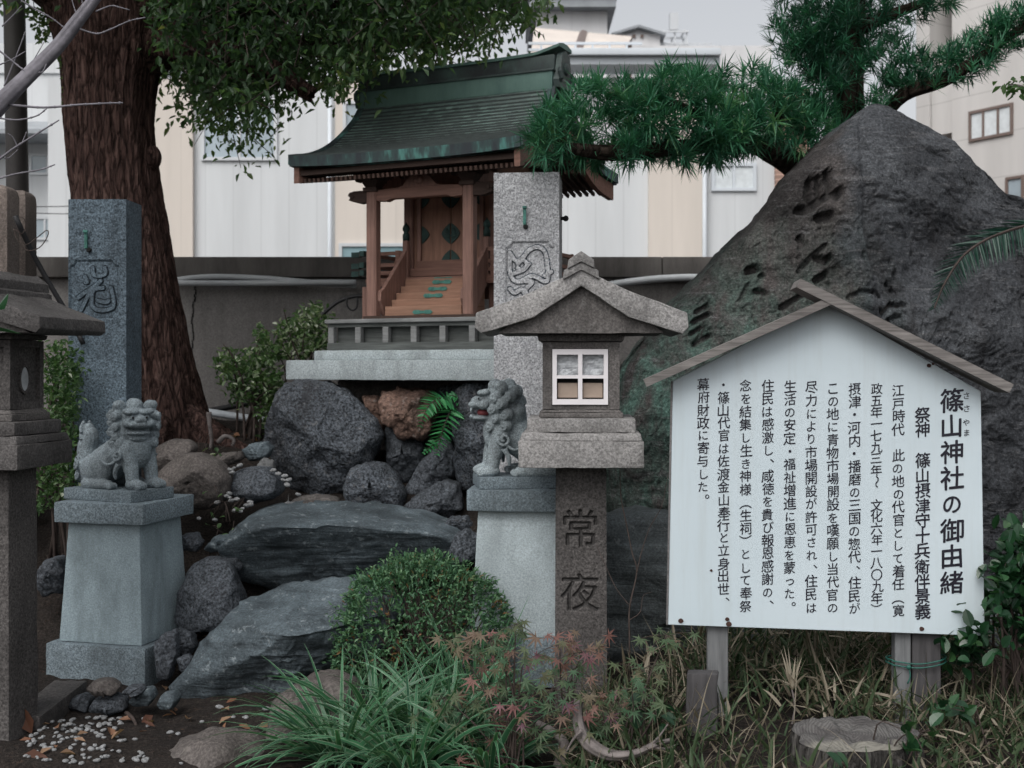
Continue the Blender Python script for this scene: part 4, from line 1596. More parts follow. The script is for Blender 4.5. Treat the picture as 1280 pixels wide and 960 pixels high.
def relief_post(mb, w0, w1, depth, z0, z1, nu, nv, hfun, zs=None, d1=None):
    """four-sided post: the front face is a fine grid pushed in and out by hfun(U, Z) (metres, + is outward); two materials: 0 stone, 1 cut"""
    us = np.linspace(-1, 1, nu)
    vs_ = zs if zs is not None else np.linspace(z0, z1, nv)
    nv = len(vs_)
    t = (vs_ - z0) / (z1 - z0)
    half = (w0 + (w1 - w0) * t) / 2
    U = us[None] * half[:, None]
    V = np.repeat(vs_[:, None], nu, 1)
    H, cut = hfun(U, V)
    d1 = d1 or depth
    dep = (depth + (d1 - depth) * t) / 2
    pts = np.stack([U, -dep[:, None] - H, V], -1).reshape(-1, 3)
    i = np.arange(nv - 1)[:, None] * nu + np.arange(nu - 1)[None]
    f = np.stack([i, i + 1, i + 1 + nu, i + nu], -1).reshape(-1, 4)
    cm = cut[:-1, :-1] | cut[1:, 1:]
    mb.add(pts, f, cm.astype(int).reshape(-1))
    b0, b1, dd0, dd1 = w0 / 2, w1 / 2, depth / 2, d1 / 2
    mb.add([(-b0, -dd0, z0), (b0, -dd0, z0), (b0, dd0, z0), (-b0, dd0, z0), (-b1, -dd1, z1), (b1, -dd1, z1), (b1, dd1, z1), (-b1, dd1, z1)],
           [(0, 3, 2, 1), (4, 5, 6, 7), (1, 2, 6, 5), (2, 3, 7, 6), (3, 0, 4, 7)], 0)


# ------------------------------------------------------------------ standing stones with raised characters
def make_steles():
    for which in (0, 1):
        dp = .30 if which == 0 else .22
        if which == 0:      # right, pale
            d, px, top, rz, w = 5.62, 661, 222, math.radians(-5), 0.300
            pan = [(629, 698), (300, 420)]
            lab = 'tall pale granite pillar with a looping character in a sunk panel, behind the right guardian lion'
            strokes = [[(640, 316), (641, 343), (650, 352), (668, 345), (684, 352), (688, 345), (685, 318), (676, 309), (664, 313), (657, 322)],
                       [(640, 316), (648, 326), (657, 322)], [(641, 343), (655, 338), (664, 330)], [(650, 330), (656, 325), (662, 331), (656, 338), (650, 335)],
                       [(684, 345), (692, 340)], [(650, 352), (668, 352), (660, 362), (662, 369)],
                       [(640, 361), (646, 366), (655, 362), (660, 369), (668, 372), (673, 365)]]
            bx = (636, 695, 303, 397)
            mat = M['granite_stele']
        else:
            d, px, top, rz, w = 5.75, 132, 253, math.radians(-1), 0.275
            lab = 'tall dark granite pillar with a brush-style character in a sunk panel, behind the left guardian lion'
            strokes = [[(116, 346), (119, 352), (117, 353)], [(126, 335), (127, 343), (133, 345)], [(141, 335), (142, 342), (136, 345), (131, 344)],
                       [(108, 372), (120, 363), (131, 356), (136, 351)], [(124, 362), (118, 374), (111, 388)],
                       [(139, 360), (128, 362), (125, 372), (126, 383), (134, 388), (146, 387), (152, 383), (152, 372), (149, 360)],
                       [(133, 376), (142, 378), (146, 376)]]
            bx = (98, 158, 326, 398)
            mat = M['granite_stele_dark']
        base = P(px, top, d)
        gz = float(ground_z(base[0], d)) - 0.15
        s = thing('stone_pillar', lab, 'pillar', (base[0], d, gz), rz, group='granite pillars with a sunk panel')
        fd = d - dp / 2     # depth of the front face

        def loc(a, b):
            return ((a - px) / F * fd, CAMZ - (b - HY) / F * fd - gz)
        st = [spline([loc(*p) for p in q], 6 * len(q))[:, :2] if False else
              np.array(spline([(*loc(*p), 0) for p in q], 6 * len(q)))[:, :2] for q in strokes]
        x0, z1_ = loc(bx[0], bx[2])
        x1, z0_ = loc(bx[1], bx[3])

        def hf(U, V):
            n = 0.0018 * fbm(np.stack([U * 60, V * 60, U * 0], -1), 3, 5 + which)
            rec = np.minimum(np.minimum(U - x0, x1 - U), np.minimum(V - z0_, z1_ - V))
            for cx in (x0, x1):       # notched corners
                for cz in (z1_, z0_):
                    rec = np.minimum(rec, np.hypot(U - cx, V - cz) - .026)
            sunk = np.clip(rec / 0.004, 0, 1) * -0.008
            up = np.zeros(U.shape)
            gr = np.zeros(U.shape)
            for q in st:
                dd = seg_dist(U, V, q)
                up = np.maximum(up, np.clip((0.0115 - dd) / 0.0025, 0, 1))
                gr = np.maximum(gr, np.clip((0.0142 - dd) / 0.0025, 0, 1))
            h = sunk + up * .009 - (gr * (1 - up)) * .006
            line = np.exp(-(rec / .004) ** 2) * -.006
            return h + n * np.where(rec > 0, .45, 1.0) + line, (gr * (1 - up)) > .75
        H = base[2] - gz
        zs = np.concatenate([np.linspace(0, z0_ - .05, 60)[:-1], np.linspace(z0_ - .05, z1_ + .03, 190), np.linspace(z1_ + .03, H, 40)[1:]])
        mb = MB()
        relief_post(mb, w * 1.0, w, dp, 0, H, 120, 0, hf, zs)
        build('pillar_shaft', mb, [mat, M['carved_blue'] if which else M['granite_stele_dark']], s, local=True, smooth=False)
        # little bronze fitting above the panel
        mb = MB()
        fx, fz = loc(659, 263) if which == 0 else loc(119, 293)
        mb.box((fx, -.012 - dp / 2, fz - .03), (.014, .012, .075))
        mb.box((fx, -.018 - dp / 2, fz + .012), (.02, .016, .012))
        build('bronze_hook', mb, M['verdigris'], s, local=True, bevel=.002, seg=1)
        mb = MB()
        mb.lathe([(.011, 0), (.012, .01), (.008, .018)], (0, 0, 0), 10)
        v = mb.v[0]
        mb.v[0] = np.stack([v[:, 0] + fx + (.004 if which == 0 else .012), -v[:, 2] + .002 - dp / 2, v[:, 1] + fz - .075], 1)
        build('hook_base', mb, M['black'], s, local=True)
        if which == 0:
            mb = MB()
            mb.tube([(w / 2 - .002, 0, fz - .02), (w / 2 + .02, 0, fz - .02)], .009, 8)
            mb.ball((w / 2 + .024, 0, fz - .02), .014)
            build('side_knob', mb, M['black'], s, local=True)


make_steles()


# ------------------------------------------------------------------ stone lanterns
def lantern_roof(mb, hw, hd, zb, vk=1.0):
    """gabled stone roof with a kink in its slope: hw half width, hd half depth, zb height of the eave underside"""
    top = [(-hw, .022), (-hw * .99, .076), (-hw * .49, .146), (0, .236), (hw * .49, .146), (hw * .99, .076), (hw, .022)]
    bot = [(hw * .94, .0), (hw * .44, .060), (0, .172), (-hw * .44, .060), (-hw * .94, .0)]
    o = [(x, zb + z * vk) for x, z in top + bot]
    n, m = len(top), len(bot)
    # two side pieces sharing the middle: split in quads so that the concave outline stays clean
    L = len(o)
    V = [(x, -hd, z) for x, z in o] + [(x, hd, z) for x, z in o]
    quads = [(0, 1, 2, 10), (10, 11, 0), (2, 3, 9, 10), (3, 4, 8, 9), (4, 5, 6, 8), (6, 7, 8)]
    f = [q[::-1] for q in quads] + [tuple(i + L for i in q) for q in quads]
    f = [tuple([0, 11, 10, 2, 1]), (2, 10, 9, 3), (3, 9, 8, 4), (4, 8, 7, 6, 5)]
    f = [tuple(q) for q in f] + [tuple(i + L for i in q[::-1]) for q in f]
    f += [(i, (i + 1) % L, (i + 1) % L + L, i + L) for i in range(L)]
    mb.add(V, f)


def make_lantern(name_label, cx, cy, rz, k, right):
    """k: plan scale"""
    gz = float(ground_z(cx, cy))
    s = thing('stone_lantern', name_label, 'stone lantern', (cx, cy, gz - .05), rz, group='stone lanterns')
    dz = gz - .05
    Z = lambda py, d: CAMZ - (py - HY) / F * d - dz

    def part(n, mb, m, parent=s, **kw):
        return build(n, mb, m, parent, local=True, **kw)
    if right:
        d = cy - 0.10
        zl0, zl1, zs1, zm1, zb1, ze = Z(586, 4.3), Z(552, 4.3), Z(522, d), Z(511, d), Z(428, d), Z(417, 4.3)
        hl, hs, hm, hb, hn = .228, .198, .155, .142, .155
        w0, w1 = .196, .188
        hw, hd = .385, .25
    else:
        d = cy - .1
        zl0, zl1, zs1, zm1, zb1, ze = Z(588, 4.0), Z(557, 4.0), Z(527, d), Z(512, d), Z(425, d), Z(417, 4.0)
        hl, hs, hm, hb, hn = .175, .148, .120, .104, .112
        w0, w1 = .185, .175
        hw, hd = .284, .218
    # post
    mb = MB()
    if right:
        c1, c2 = Z(661, d), Z(741, d)
        xo = (723 - 724) / F * d

        def hf(U, V):
            mk = glyph_mask('常', U - xo, V, .150, 0, c1) | glyph_mask('夜', U - xo, V, .150, 0, c2)
            b = blur(mk.astype(float), 2)
            b2 = blur(mk.astype(float), 7)
            n = .0012 * fbm(np.stack([U * 70, V * 70, U * 0], -1), 3, 3)
            return n - b * .008 - b2 * .005, b > .35
        zz1 = zl0
        zs = np.concatenate([np.linspace(0, c2 - .09, 40)[:-1], np.linspace(c2 - .09, c1 + .09, 260), np.linspace(c1 + .09, zz1, 30)[1:]])
        relief_post(mb, w0, w1, w0, 0, zz1, 150, 0, hf, zs, w1)
        build('post', mb, [M['lantern_dark'], M['carved']], s, local=True)
    else:
        mb.box((0, 0, zl0 / 2), (w0, w0, zl0), taper=(w1 / w0, w1 / w0))
        part('post', mb, M['lantern_dark'], bevel=.008, rough=.002)
    # ledge: square slab with a sloping top
    mb = MB()
    mb.box((0, 0, (zl0 + zl1) / 2), (2 * hl, 2 * hl, zl1 - zl0))
    mb.box((0, 0, zl1 + .014), (2 * hl - .01, 2 * hl - .01, .028), taper=((hs + .02) / hl, (hs + .02) / hl))
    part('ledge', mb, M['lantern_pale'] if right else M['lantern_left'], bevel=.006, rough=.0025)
    zq = zl1 + .0285
    mb = MB()
    h = zs1 - zq
    mb.box((0, 0, zq + h * .5 / 1), (2 * hs, 2 * hs, h * .98))
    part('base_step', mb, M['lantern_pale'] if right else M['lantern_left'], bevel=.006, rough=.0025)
    mb = MB()
    h = zm1 - zs1
    hh = max(h, .03)
    mb.box((0, 0, zs1 + hh * .33), (2 * hm, 2 * hm, hh * .62))
    mb.box((0, 0, zs1 + hh * .83), (2 * hm - .008, 2 * hm - .008, hh * .36), taper=(hb / hm, hb / hm))
    part('moulding', mb, M['lantern'], bevel=.005, rough=.002)
    # fire box: four corner piers, lintel and sill round an opening at the front
    zf0, zf1 = zs1 + hh * 1.012, zb1
    mb = MB()
    if right:
        ow0, ow1, oz0, oz1 = (693 - 729) / F * d, (763 - 729) / F * d, Z(506, d), Z(436, d)
        lw = ow0 + hb
        mb.box((-hb + lw / 2, -hb + .03, (zf0 + zf1) / 2), (lw, .06, zf1 - zf0))
        rw = hb - ow1
        mb.box((hb - rw / 2, -hb + .03, (zf0 + zf1) / 2), (rw, .06, zf1 - zf0))
        mb.box(((ow0 + ow1) / 2, -hb + .031, (zf0 + oz0) / 2), (ow1 - ow0, .058, oz0 - zf0))
        mb.box(((ow0 + ow1) / 2, -hb + .031, (zf1 + oz1) / 2), (ow1 - ow0, .058, zf1 - oz1))
        mb.box((0, .03, (zf0 + zf1) / 2), (2 * hb - .004, 2 * hb - .064, zf1 - zf0))
        part('fire_box', mb, M['lantern'], rough=0)
        fw = .016
        wmb = MB()
        yf = -hb + .004
        for a, b in ((ow0 + .002, ow0 + fw + .002), (ow1 - fw - .002, ow1 - .002), ((ow0 + ow1) / 2 - .008, (ow0 + ow1) / 2 + .008)):
            wmb.box(((a + b) / 2, yf, (oz0 + oz1) / 2), (b - a, .02, oz1 - oz0 - .004))
        for a, b in ((oz0 + .002, oz0 + .022), (oz1 - .022, oz1 - .002), ((oz0 + oz1) / 2 - .006, (oz0 + oz1) / 2 + .006)):
            wmb.box(((ow0 + ow1) / 2, yf + .0006, (a + b) / 2), (ow1 - ow0 - .006, .0196, b - a))
        wd = part('window_frame', wmb, M['white_frame'])
        zc = (oz0 + oz1) / 2
        xm = (ow0 + ow1) / 2
        for sx in (-1, 1):
            g = MB()
            rng = np.random.RandomState(9 + sx)
            n = 14
            a0, a1 = (ow0 + fw, xm - .008) if sx < 0 else (xm + .008, ow1 - fw)
            A, B = np.meshgrid(np.linspace(a0, a1, n), np.linspace(zc, oz1 - .01, n))
            yy_ = -hb + .020 + .006 * fbm(np.stack([A * 50, B * 90, A * 0 + sx * 3], -1), 3, 7)
            i = np.arange(n - 1)[:, None] * n + np.arange(n - 1)[None]
            g.add(np.stack([A, yy_, B], -1).reshape(-1, 3), np.stack([i, i + 1, i + 1 + n, i + n], -1).reshape(-1, 4))
            g.add(np.stack([A, yy_ + .003, B], -1).reshape(-1, 3), np.stack([i + n, i + 1 + n, i + 1, i], -1).reshape(-1, 4))
            part('window_pane', g, M['film'], wd)
            g = MB()
            g.box(((a0 + a1) / 2 + sx * -.002, -hb + .022, oz0 + .054), (a1 - a0 - .004, .014, .056))
            part('wooden_block', g, M['tan_block'], wd, bevel=.003, seg=1)
            g = MB()
            g.box(((a0 + a1) / 2, -hb + .036, (oz0 + zc) / 2), (a1 - a0, .006, zc - oz0))
            part('dark_gap', g, M['black'], wd)  # black sheet standing in for the shade behind the block
    else:
        mb.box((0, 0, (zf0 + zf1) / 2), (2 * hb - .03, 2 * hb - .03, zf1 - zf0))
        for sx in (-1, 1):
            for sy in (-1, 1):
                mb.box((sx * (hb - .0125), sy * (hb - .0125), (zf0 + zf1) / 2), (.025, .025, zf1 - zf0))
        for z in (zf0 + .012, zf1 - .012):
            for q in (-1, 1):
                mb.box((q * (hb - .009), 0, z), (.016, 2 * hb - .052, .024))
                mb.box((0, q * (hb - .009), z), (2 * hb - .052, .016, .024))
        part('fire_box', mb, M['lantern_dark'], rough=0)
        mb = MB()
        zc = Z(474, d)
        a = np.linspace(0, 2 * PI, 28, endpoint=False)
        for r0, r1, x0_, x1_ in ((1.0, 1.22, 0, .01),):
            V = []
            for r, x in ((r0, 0), (r1, 0), (r1, .009), (r0, .009)):
                V += [(hb - .015 + x, r * .027 * math.cos(t), zc + r * .043 * math.sin(t)) for t in a]
            n = 28
            mb.add(V, [(k * n + j, k * n + (j + 1) % n, ((k + 1) % 4) * n + (j + 1) % n, ((k + 1) % 4) * n + j) for k in range(4) for j in range(n)])
        part('opening_rim', mb, M['lantern_dark'])
        mb = MB()
        mb.add([(hb - .012, .027 * math.cos(t), zc + .043 * math.sin(t)) for t in a] + [(hb - .02, .027 * math.cos(t), zc + .043 * math.sin(t)) for t in a],
               [tuple(range(28)), tuple(range(55, 27, -1))] + [(i, i + 28, (i + 1) % 28 + 28, (i + 1) % 28) for i in range(28)])
        part('round_pane', mb, M['film'])
    # neck under the roof
    mb = MB()
    mb.box((0, 0, zb1 + (ze - zb1) * .5 + .002), (2 * hn, 2 * hn, (ze - zb1) * .95), taper=(1.04, 1.04))
    part('neck', mb, M['lantern_dark'], bevel=.006, rough=.002)
    # roof: infill, slab, ridge
    vk = 1.0 if right else .72
    mb = MB()
    o = [(-hw * .78, ze + .003), (hw * .78, ze + .003), (hw * .70, ze + .026 * vk), (hw * .42, ze + .075 * vk), (0, ze + .185 * vk), (-hw * .42, ze + .075 * vk), (-hw * .70, ze + .026 * vk)]
    mb.prism(o, -hd + .035, hd - .035)
    rf_in = part('gable_infill', mb, M['lantern'], rough=.0025)
    mb = MB()
    lantern_roof(mb, hw, hd, ze + .0, vk)
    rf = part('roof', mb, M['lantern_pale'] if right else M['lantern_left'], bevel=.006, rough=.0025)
    mb = MB()
    r0 = ze + .193 * vk - (.0 if right else .018)
    o = [(-.066, r0 + .002), (-.062, r0 + .034), (0, r0 + .066), (.062, r0 + .034), (.066, r0 + .002), (0, r0 + .036)]
    V = [(x, -hd - .012, z) for x, z in o] + [(x, hd + .012, z) for x, z in o]
    q = [(0, 5, 2, 1), (5, 4, 3, 2)]
    mb.add(V, q + [tuple(i + 6 for i in p[::-1]) for p in q] + [(i, (i + 1) % 6, (i + 1) % 6 + 6, i + 6) for i in range(6)])
    o = [(-.049, r0 + .040), (-.046, r0 + .072), (0, r0 + .104), (.046, r0 + .072), (.049, r0 + .040), (0, r0 + .064)]
    V = [(x, -hd - .02, z) for x, z in o] + [(x, hd + .02, z) for x, z in o]
    mb.add(V, q + [tuple(i + 6 for i in p[::-1]) for p in q] + [(i, (i + 1) % 6, (i + 1) % 6 + 6, i + 6) for i in range(6)])
    part('ridge', mb, M['lantern_pale'] if right else M['lantern_left'], rf, bevel=.004, rough=.002)


_x = (726 - 640) / F * 4.55
make_lantern('stone lantern with a white four-pane window and two carved characters, right of centre', _x, 4.55, math.radians(-3), 1, True)
make_lantern('dark stone lantern with an oval opening, cut off by the left edge', -1.80, 4.2, math.radians(-9.5), 1, False)


# ------------------------------------------------------------------ pedestals and guardian lions
def make_pedestal(cx, cy, rz, zb, zcap, lab, pale):
    s = thing('pedestal', lab, 'pedestal', (cx, cy, zb), rz, group='granite pedestals of the lions')
    H = zcap - zb
    hb, c = .19, .085
    mb = MB()
    mb.box((0, 0, hb / 2), (.46, .46, hb))
    build('pedestal_base', mb, M['granite'], s, local=True, bevel=.006, rough=.0015, rs=40)
    mb = MB()
    mb.box((0, 0, (hb + H - c) / 2 + .001), (.385, .385, H - c - hb - .002), taper=(.86, .86))
    build('pedestal_shaft', mb, pale, s, local=True, bevel=.004, rough=.001, rs=40)
    mb = MB()
    mb.box((0, 0, H - c / 2), (.415, .415, c))
    build('pedestal_cap', mb, M['granite'], s, local=True, bevel=.006, rough=.0015, rs=40)


PED_L = (-1.655, 5.12)
PED_R = (0.045, 4.98)
ROT_L, ROT_R = math.radians(-14), math.radians(-6)
ZL_CAP = CAMZ - (628 - HY) / F * 4.95
ZR_CAP = CAMZ - (613 - HY) / F * 4.78
make_pedestal(*PED_L, ROT_L, -.03, ZL_CAP, 'granite pedestal with a tapered pale shaft, under the left guardian lion', M['granite_pale'])
make_pedestal(*PED_R, ROT_R, .03, ZR_CAP, 'granite pedestal half hidden by the lantern post, under the open-mouthed lion', M['granite_white'])


def capsule(mb, a, b, ra, rb, n=14):
    a, b = np.array(a, float), np.array(b, float)
    pts = [a + (b - a) * t for t in np.linspace(0, 1, 6)]
    mb.tube(pts, np.linspace(ra, rb, 6), n)
    mb.ball(a, ra, n, 8)
    mb.ball(b, rb, n, 8)


def spiral(mb, c, n, r, tube, turns=1.5):
    """a raised curl lying on a surface with outward direction n"""
    n = np.array(n, float) / np.linalg.norm(n)
    u = np.cross(n, (0.1, 0.2, 0.95))
    u /= np.linalg.norm(u)
    w = np.cross(n, u)
    pts = []
    for k in range(22):
        t = k / 21
        a = t * turns * 2 * PI
        rr = r * (1 - t * .85)
        pts.append(np.array(c) + u * rr * math.cos(a) + w * rr * math.sin(a) + n * (.006 * t))
    mb.tube(pts, tube, 6)


def fuse(mb, voxel, smooth_it, name):
    """one continuous skin round all the pieces"""
    me = bpy.data.meshes.new('tmp')
    me.from_pydata(mb.verts().tolist(), [], mb.f)
    o = bpy.data.objects.new('tmp', me)
    COL.objects.link(o)
    r = o.modifiers.new('r', 'REMESH')
    r.mode = 'VOXEL'
    r.voxel_size = voxel
    sm = o.modifiers.new('s', 'SMOOTH')
    sm.factor = 0.5
    sm.iterations = smooth_it
    dg = bpy.context.evaluated_depsgraph_get()
    ev = o.evaluated_get(dg)
    m2 = bpy.data.meshes.new_from_object(ev)
    v = np.array([x.co[:] for x in m2.vertices])
    f = [tuple(p.vertices) for p in m2.polygons]
    bpy.data.objects.remove(o)
    bpy.data.meshes.remove(me)
    bpy.data.meshes.remove(m2)
    out = MB()
    out.add(v, f)
    return out


def lion_mesh(head_yaw, open_mouth):
    mb = MB()
    # trunk
    capsule(mb, (-.085, 0, .085), (.045, 0, .165), .074, .068)
    mb.ball((.075, 0, .155), (.058, .062, .08), 16, 12)
    mb.ball((.095, 0, .165), (.038, .045, .055), 16, 12)
    mb.ball((-.105, 0, .075), (.07, .072, .07), 16, 12)
    for s in (-1, 1):
        # hind leg: haunch, foot, toes
        mb.ball((-.075, s * .062, .072), (.078, .036, .066), 16, 12)
        capsule(mb, (-.105, s * .078, .02), (.012, s * .082, .018), .024, .019)
        for k in (-1, 0, 1):
            mb.ball((.028, s * .082 + k * .013, .014), (.017, .009, .014))
        # fore leg, paw, toes, elbow curl
        capsule(mb, (.075, s * .052, .155), (.098, s * .050, .075), .036, .028)
        capsule(mb, (.098, s * .050, .085), (.106, s * .052, .028), .0275, .024)
        mb.ball((.118, s * .052, .02), (.042, .031, .022), 14, 10)
        for k in (-1.05, -.35, .35, 1.05):
            mb.ball((.146, s * .052 + k * .0155, .016), (.018, .0095, .016))
        spiral(mb, (.068, s * .09, .135), (0, s, .1), .024, .006, 1.3)
        mb.tube(spline([(.066, s * .084, .10), (.05, s * .086, .07), (.048, s * .08, .04)], 8), [.012, .011, .01, .01, .009, .008, .007, .005], 6)
        mb.tube(spline([(-.02, s * .095, .115), (.03, s * .10, .098), (.06, s * .088, .115)], 8), .006, 6)
        # tail curls
        for c, r in (((-.165, s * .028, .045), .033), ((-.15, s * .055, .085), .028), ((-.18, s * .02, .10), .03)):
            mb.ball(c, r, 12, 8)
            spiral(mb, np.array(c) + np.array((-.4, s * .8, .2)) * r, (-.4, s * .9, .2), r * .7, .006)
    # upright tail flame
    tp = spline([(-.145, 0, .05), (-.175, 0, .10), (-.185, 0, .15), (-.170, 0, .20), (-.178, 0, .232)], 12)
    mb.tube(tp, [.034, .038, .041, .042, .042, .041, .039, .036, .034, .031, .026, .012], 12)
    mb.ball((-.178, 0, .228), (.02, .026, .022))
    for k in range(5):
        zc = .10 + k * .028
        for s in (-1, 1):
            mb.tube(spline([(-.18, s * .036, zc), (-.19, s * .03, zc + .02), (-.19, s * .012, zc + .045)], 6), .007, 6)
    # neck and mane
    mb.ball((.045, 0, .225), (.072, .078, .072), 16, 12)
    R = rotz(head_yaw)
    hc = np.array((.068, 0, .268))

    def H(p):
        return hc + R @ np.array(p, float)

    def hb_(p, r, n=12, m=9):
        mb.ball(H(p), r, n, m, rot=R)
    hb_((-.01, 0, .0), (.066, .068, .06), 18, 12)
    hb_((.03, 0, .012), (.045, .052, .036), 16, 12)       # brow mass
    for s in (-1, 1):
        hb_((.064, s * .027, .031), (.021, .028, .0125))       # brow ridge
        hb_((.052, s * .044, .034), (.016, .018, .012))
        hb_((.064, s * .026, .011), (.0135, .0135, .0115))    # eyeball
        hb_((.060, s * .045, -.012), (.022, .018, .018))      # cheek
        hb_((.096, s * .012, .0), (.012, .010, .010))         # nostril wing
        # ear
        hb_((-.005, s * .058, .050), (.024, .027, .027))
        hb_((.004, s * .066, .058), (.018, .020, .018))
        # curls round the face and down the neck
        for c in ((.012, .072, .015), (.018, .07, -.024), (-.012, .078, -.005), (.008, .066, -.058), (-.03, .075, -.045), (-.04, .074, .02), (-.025, .07, -.085), (.028, .058, -.088)):
            c = np.array((c[0], s * c[1], c[2]))
            hb_(c, .0225, 10, 7)
            spiral(mb, H(c + np.array((.010, s * .012, 0))), R @ np.array((.55, s * .8, .05)), .0175, .0058)
    for c in ((-.055, .03, .035), (-.055, -.03, .035), (-.068, 0, 0), (-.065, .04, -.03), (-.065, -.04, -.03), (-.03, 0, .058), (-.07, 0, -.06), (.02, .0, .056)):
        hb_(c, .027, 10, 7)
    hb_((.085, 0, .004), (.024, .022, .016))                  # nose
    if not open_mouth:
        hb_((.072, 0, -.017), (.036, .050, .017), 16, 10)         # muzzle
        hb_((.062, 0, -.049), (.030, .045, .011), 16, 10)         # lower lip
        hb_((.050, 0, -.070), (.024, .034, .014))                 # chin beard
    else:
        hb_((.078, 0, -.012), (.042, .046, .017), 16, 10)         # upper jaw
        hb_((.068, 0, -.060), (.040, .038, .012), 16, 10)         # lower jaw
        hb_((.104, 0, -.055), (.010, .028, .010))
        hb_((.035, 0, -.07), (.03, .036, .018))
        for s in (-1, 1):
            hb_((.106, s * .026, -.030), (.006, .006, .010), 8, 6)
    return mb, hc, R


def make_lion(base, rz, yaw, open_mouth, lab, k=1.0):
    raw, hc, R = lion_mesh(yaw, open_mouth)
    m = fuse(raw, .0026, 1, 'lion')
    v = m.v[0]
    n = fbm(v * 90, 3, 4) * .0011
    v = v + np.sign(v - np.array((0, 0, .15))) * n[:, None] * .6
    m.v[0] = v * k + np.array((0, 0, .045))
    s = thing('guardian_lion', lab, 'statue', base, rz, group='stone guardian lions')
    t_mat = M['granite_lion'] if not open_mouth else M['granite_lion_pale']
    build('lion_body', m, t_mat, s, local=True, smooth=True)
    mb = MB()
    mb.box((-.02, 0, .0235), (.40, .255, .047)) if open_mouth else mb.box((-.018, 0, .0235), (.385, .25, .047))
    build('plinth', mb, M['granite'], s, local=True, bevel=.004, rough=.001, rs=50)

    def hp(p):
        return (hc + R @ np.array(p, float)) * k + np.array((0, 0, .045))
    for sgn in (-1, 1):
        mb = MB()
        mb.ball(hp((.0775, sgn * .026, .0105)), .005, 8, 6)
        build('eye', mb, M['black'], s, local=True, smooth=True)
    if open_mouth:
        mb = MB()
        mb.ball(hp((.060, 0, -.040)), (.030, .034, .017), 14, 9, rot=R)
        build('mouth', mb, M['mouth'], s, local=True, smooth=True)


make_lion((PED_L[0] - .01, PED_L[1] - .02, ZL_CAP + .001), math.radians(-27), math.radians(-32), False, 'stone guardian lion with a closed mouth, seated on the left pedestal', 1.09)
make_lion((PED_R[0] - .015, PED_R[1] - .02, ZR_CAP + .001), math.radians(188), math.radians(-10), True, 'stone guardian lion with an open red mouth, seated beside the right lantern', 1.14)


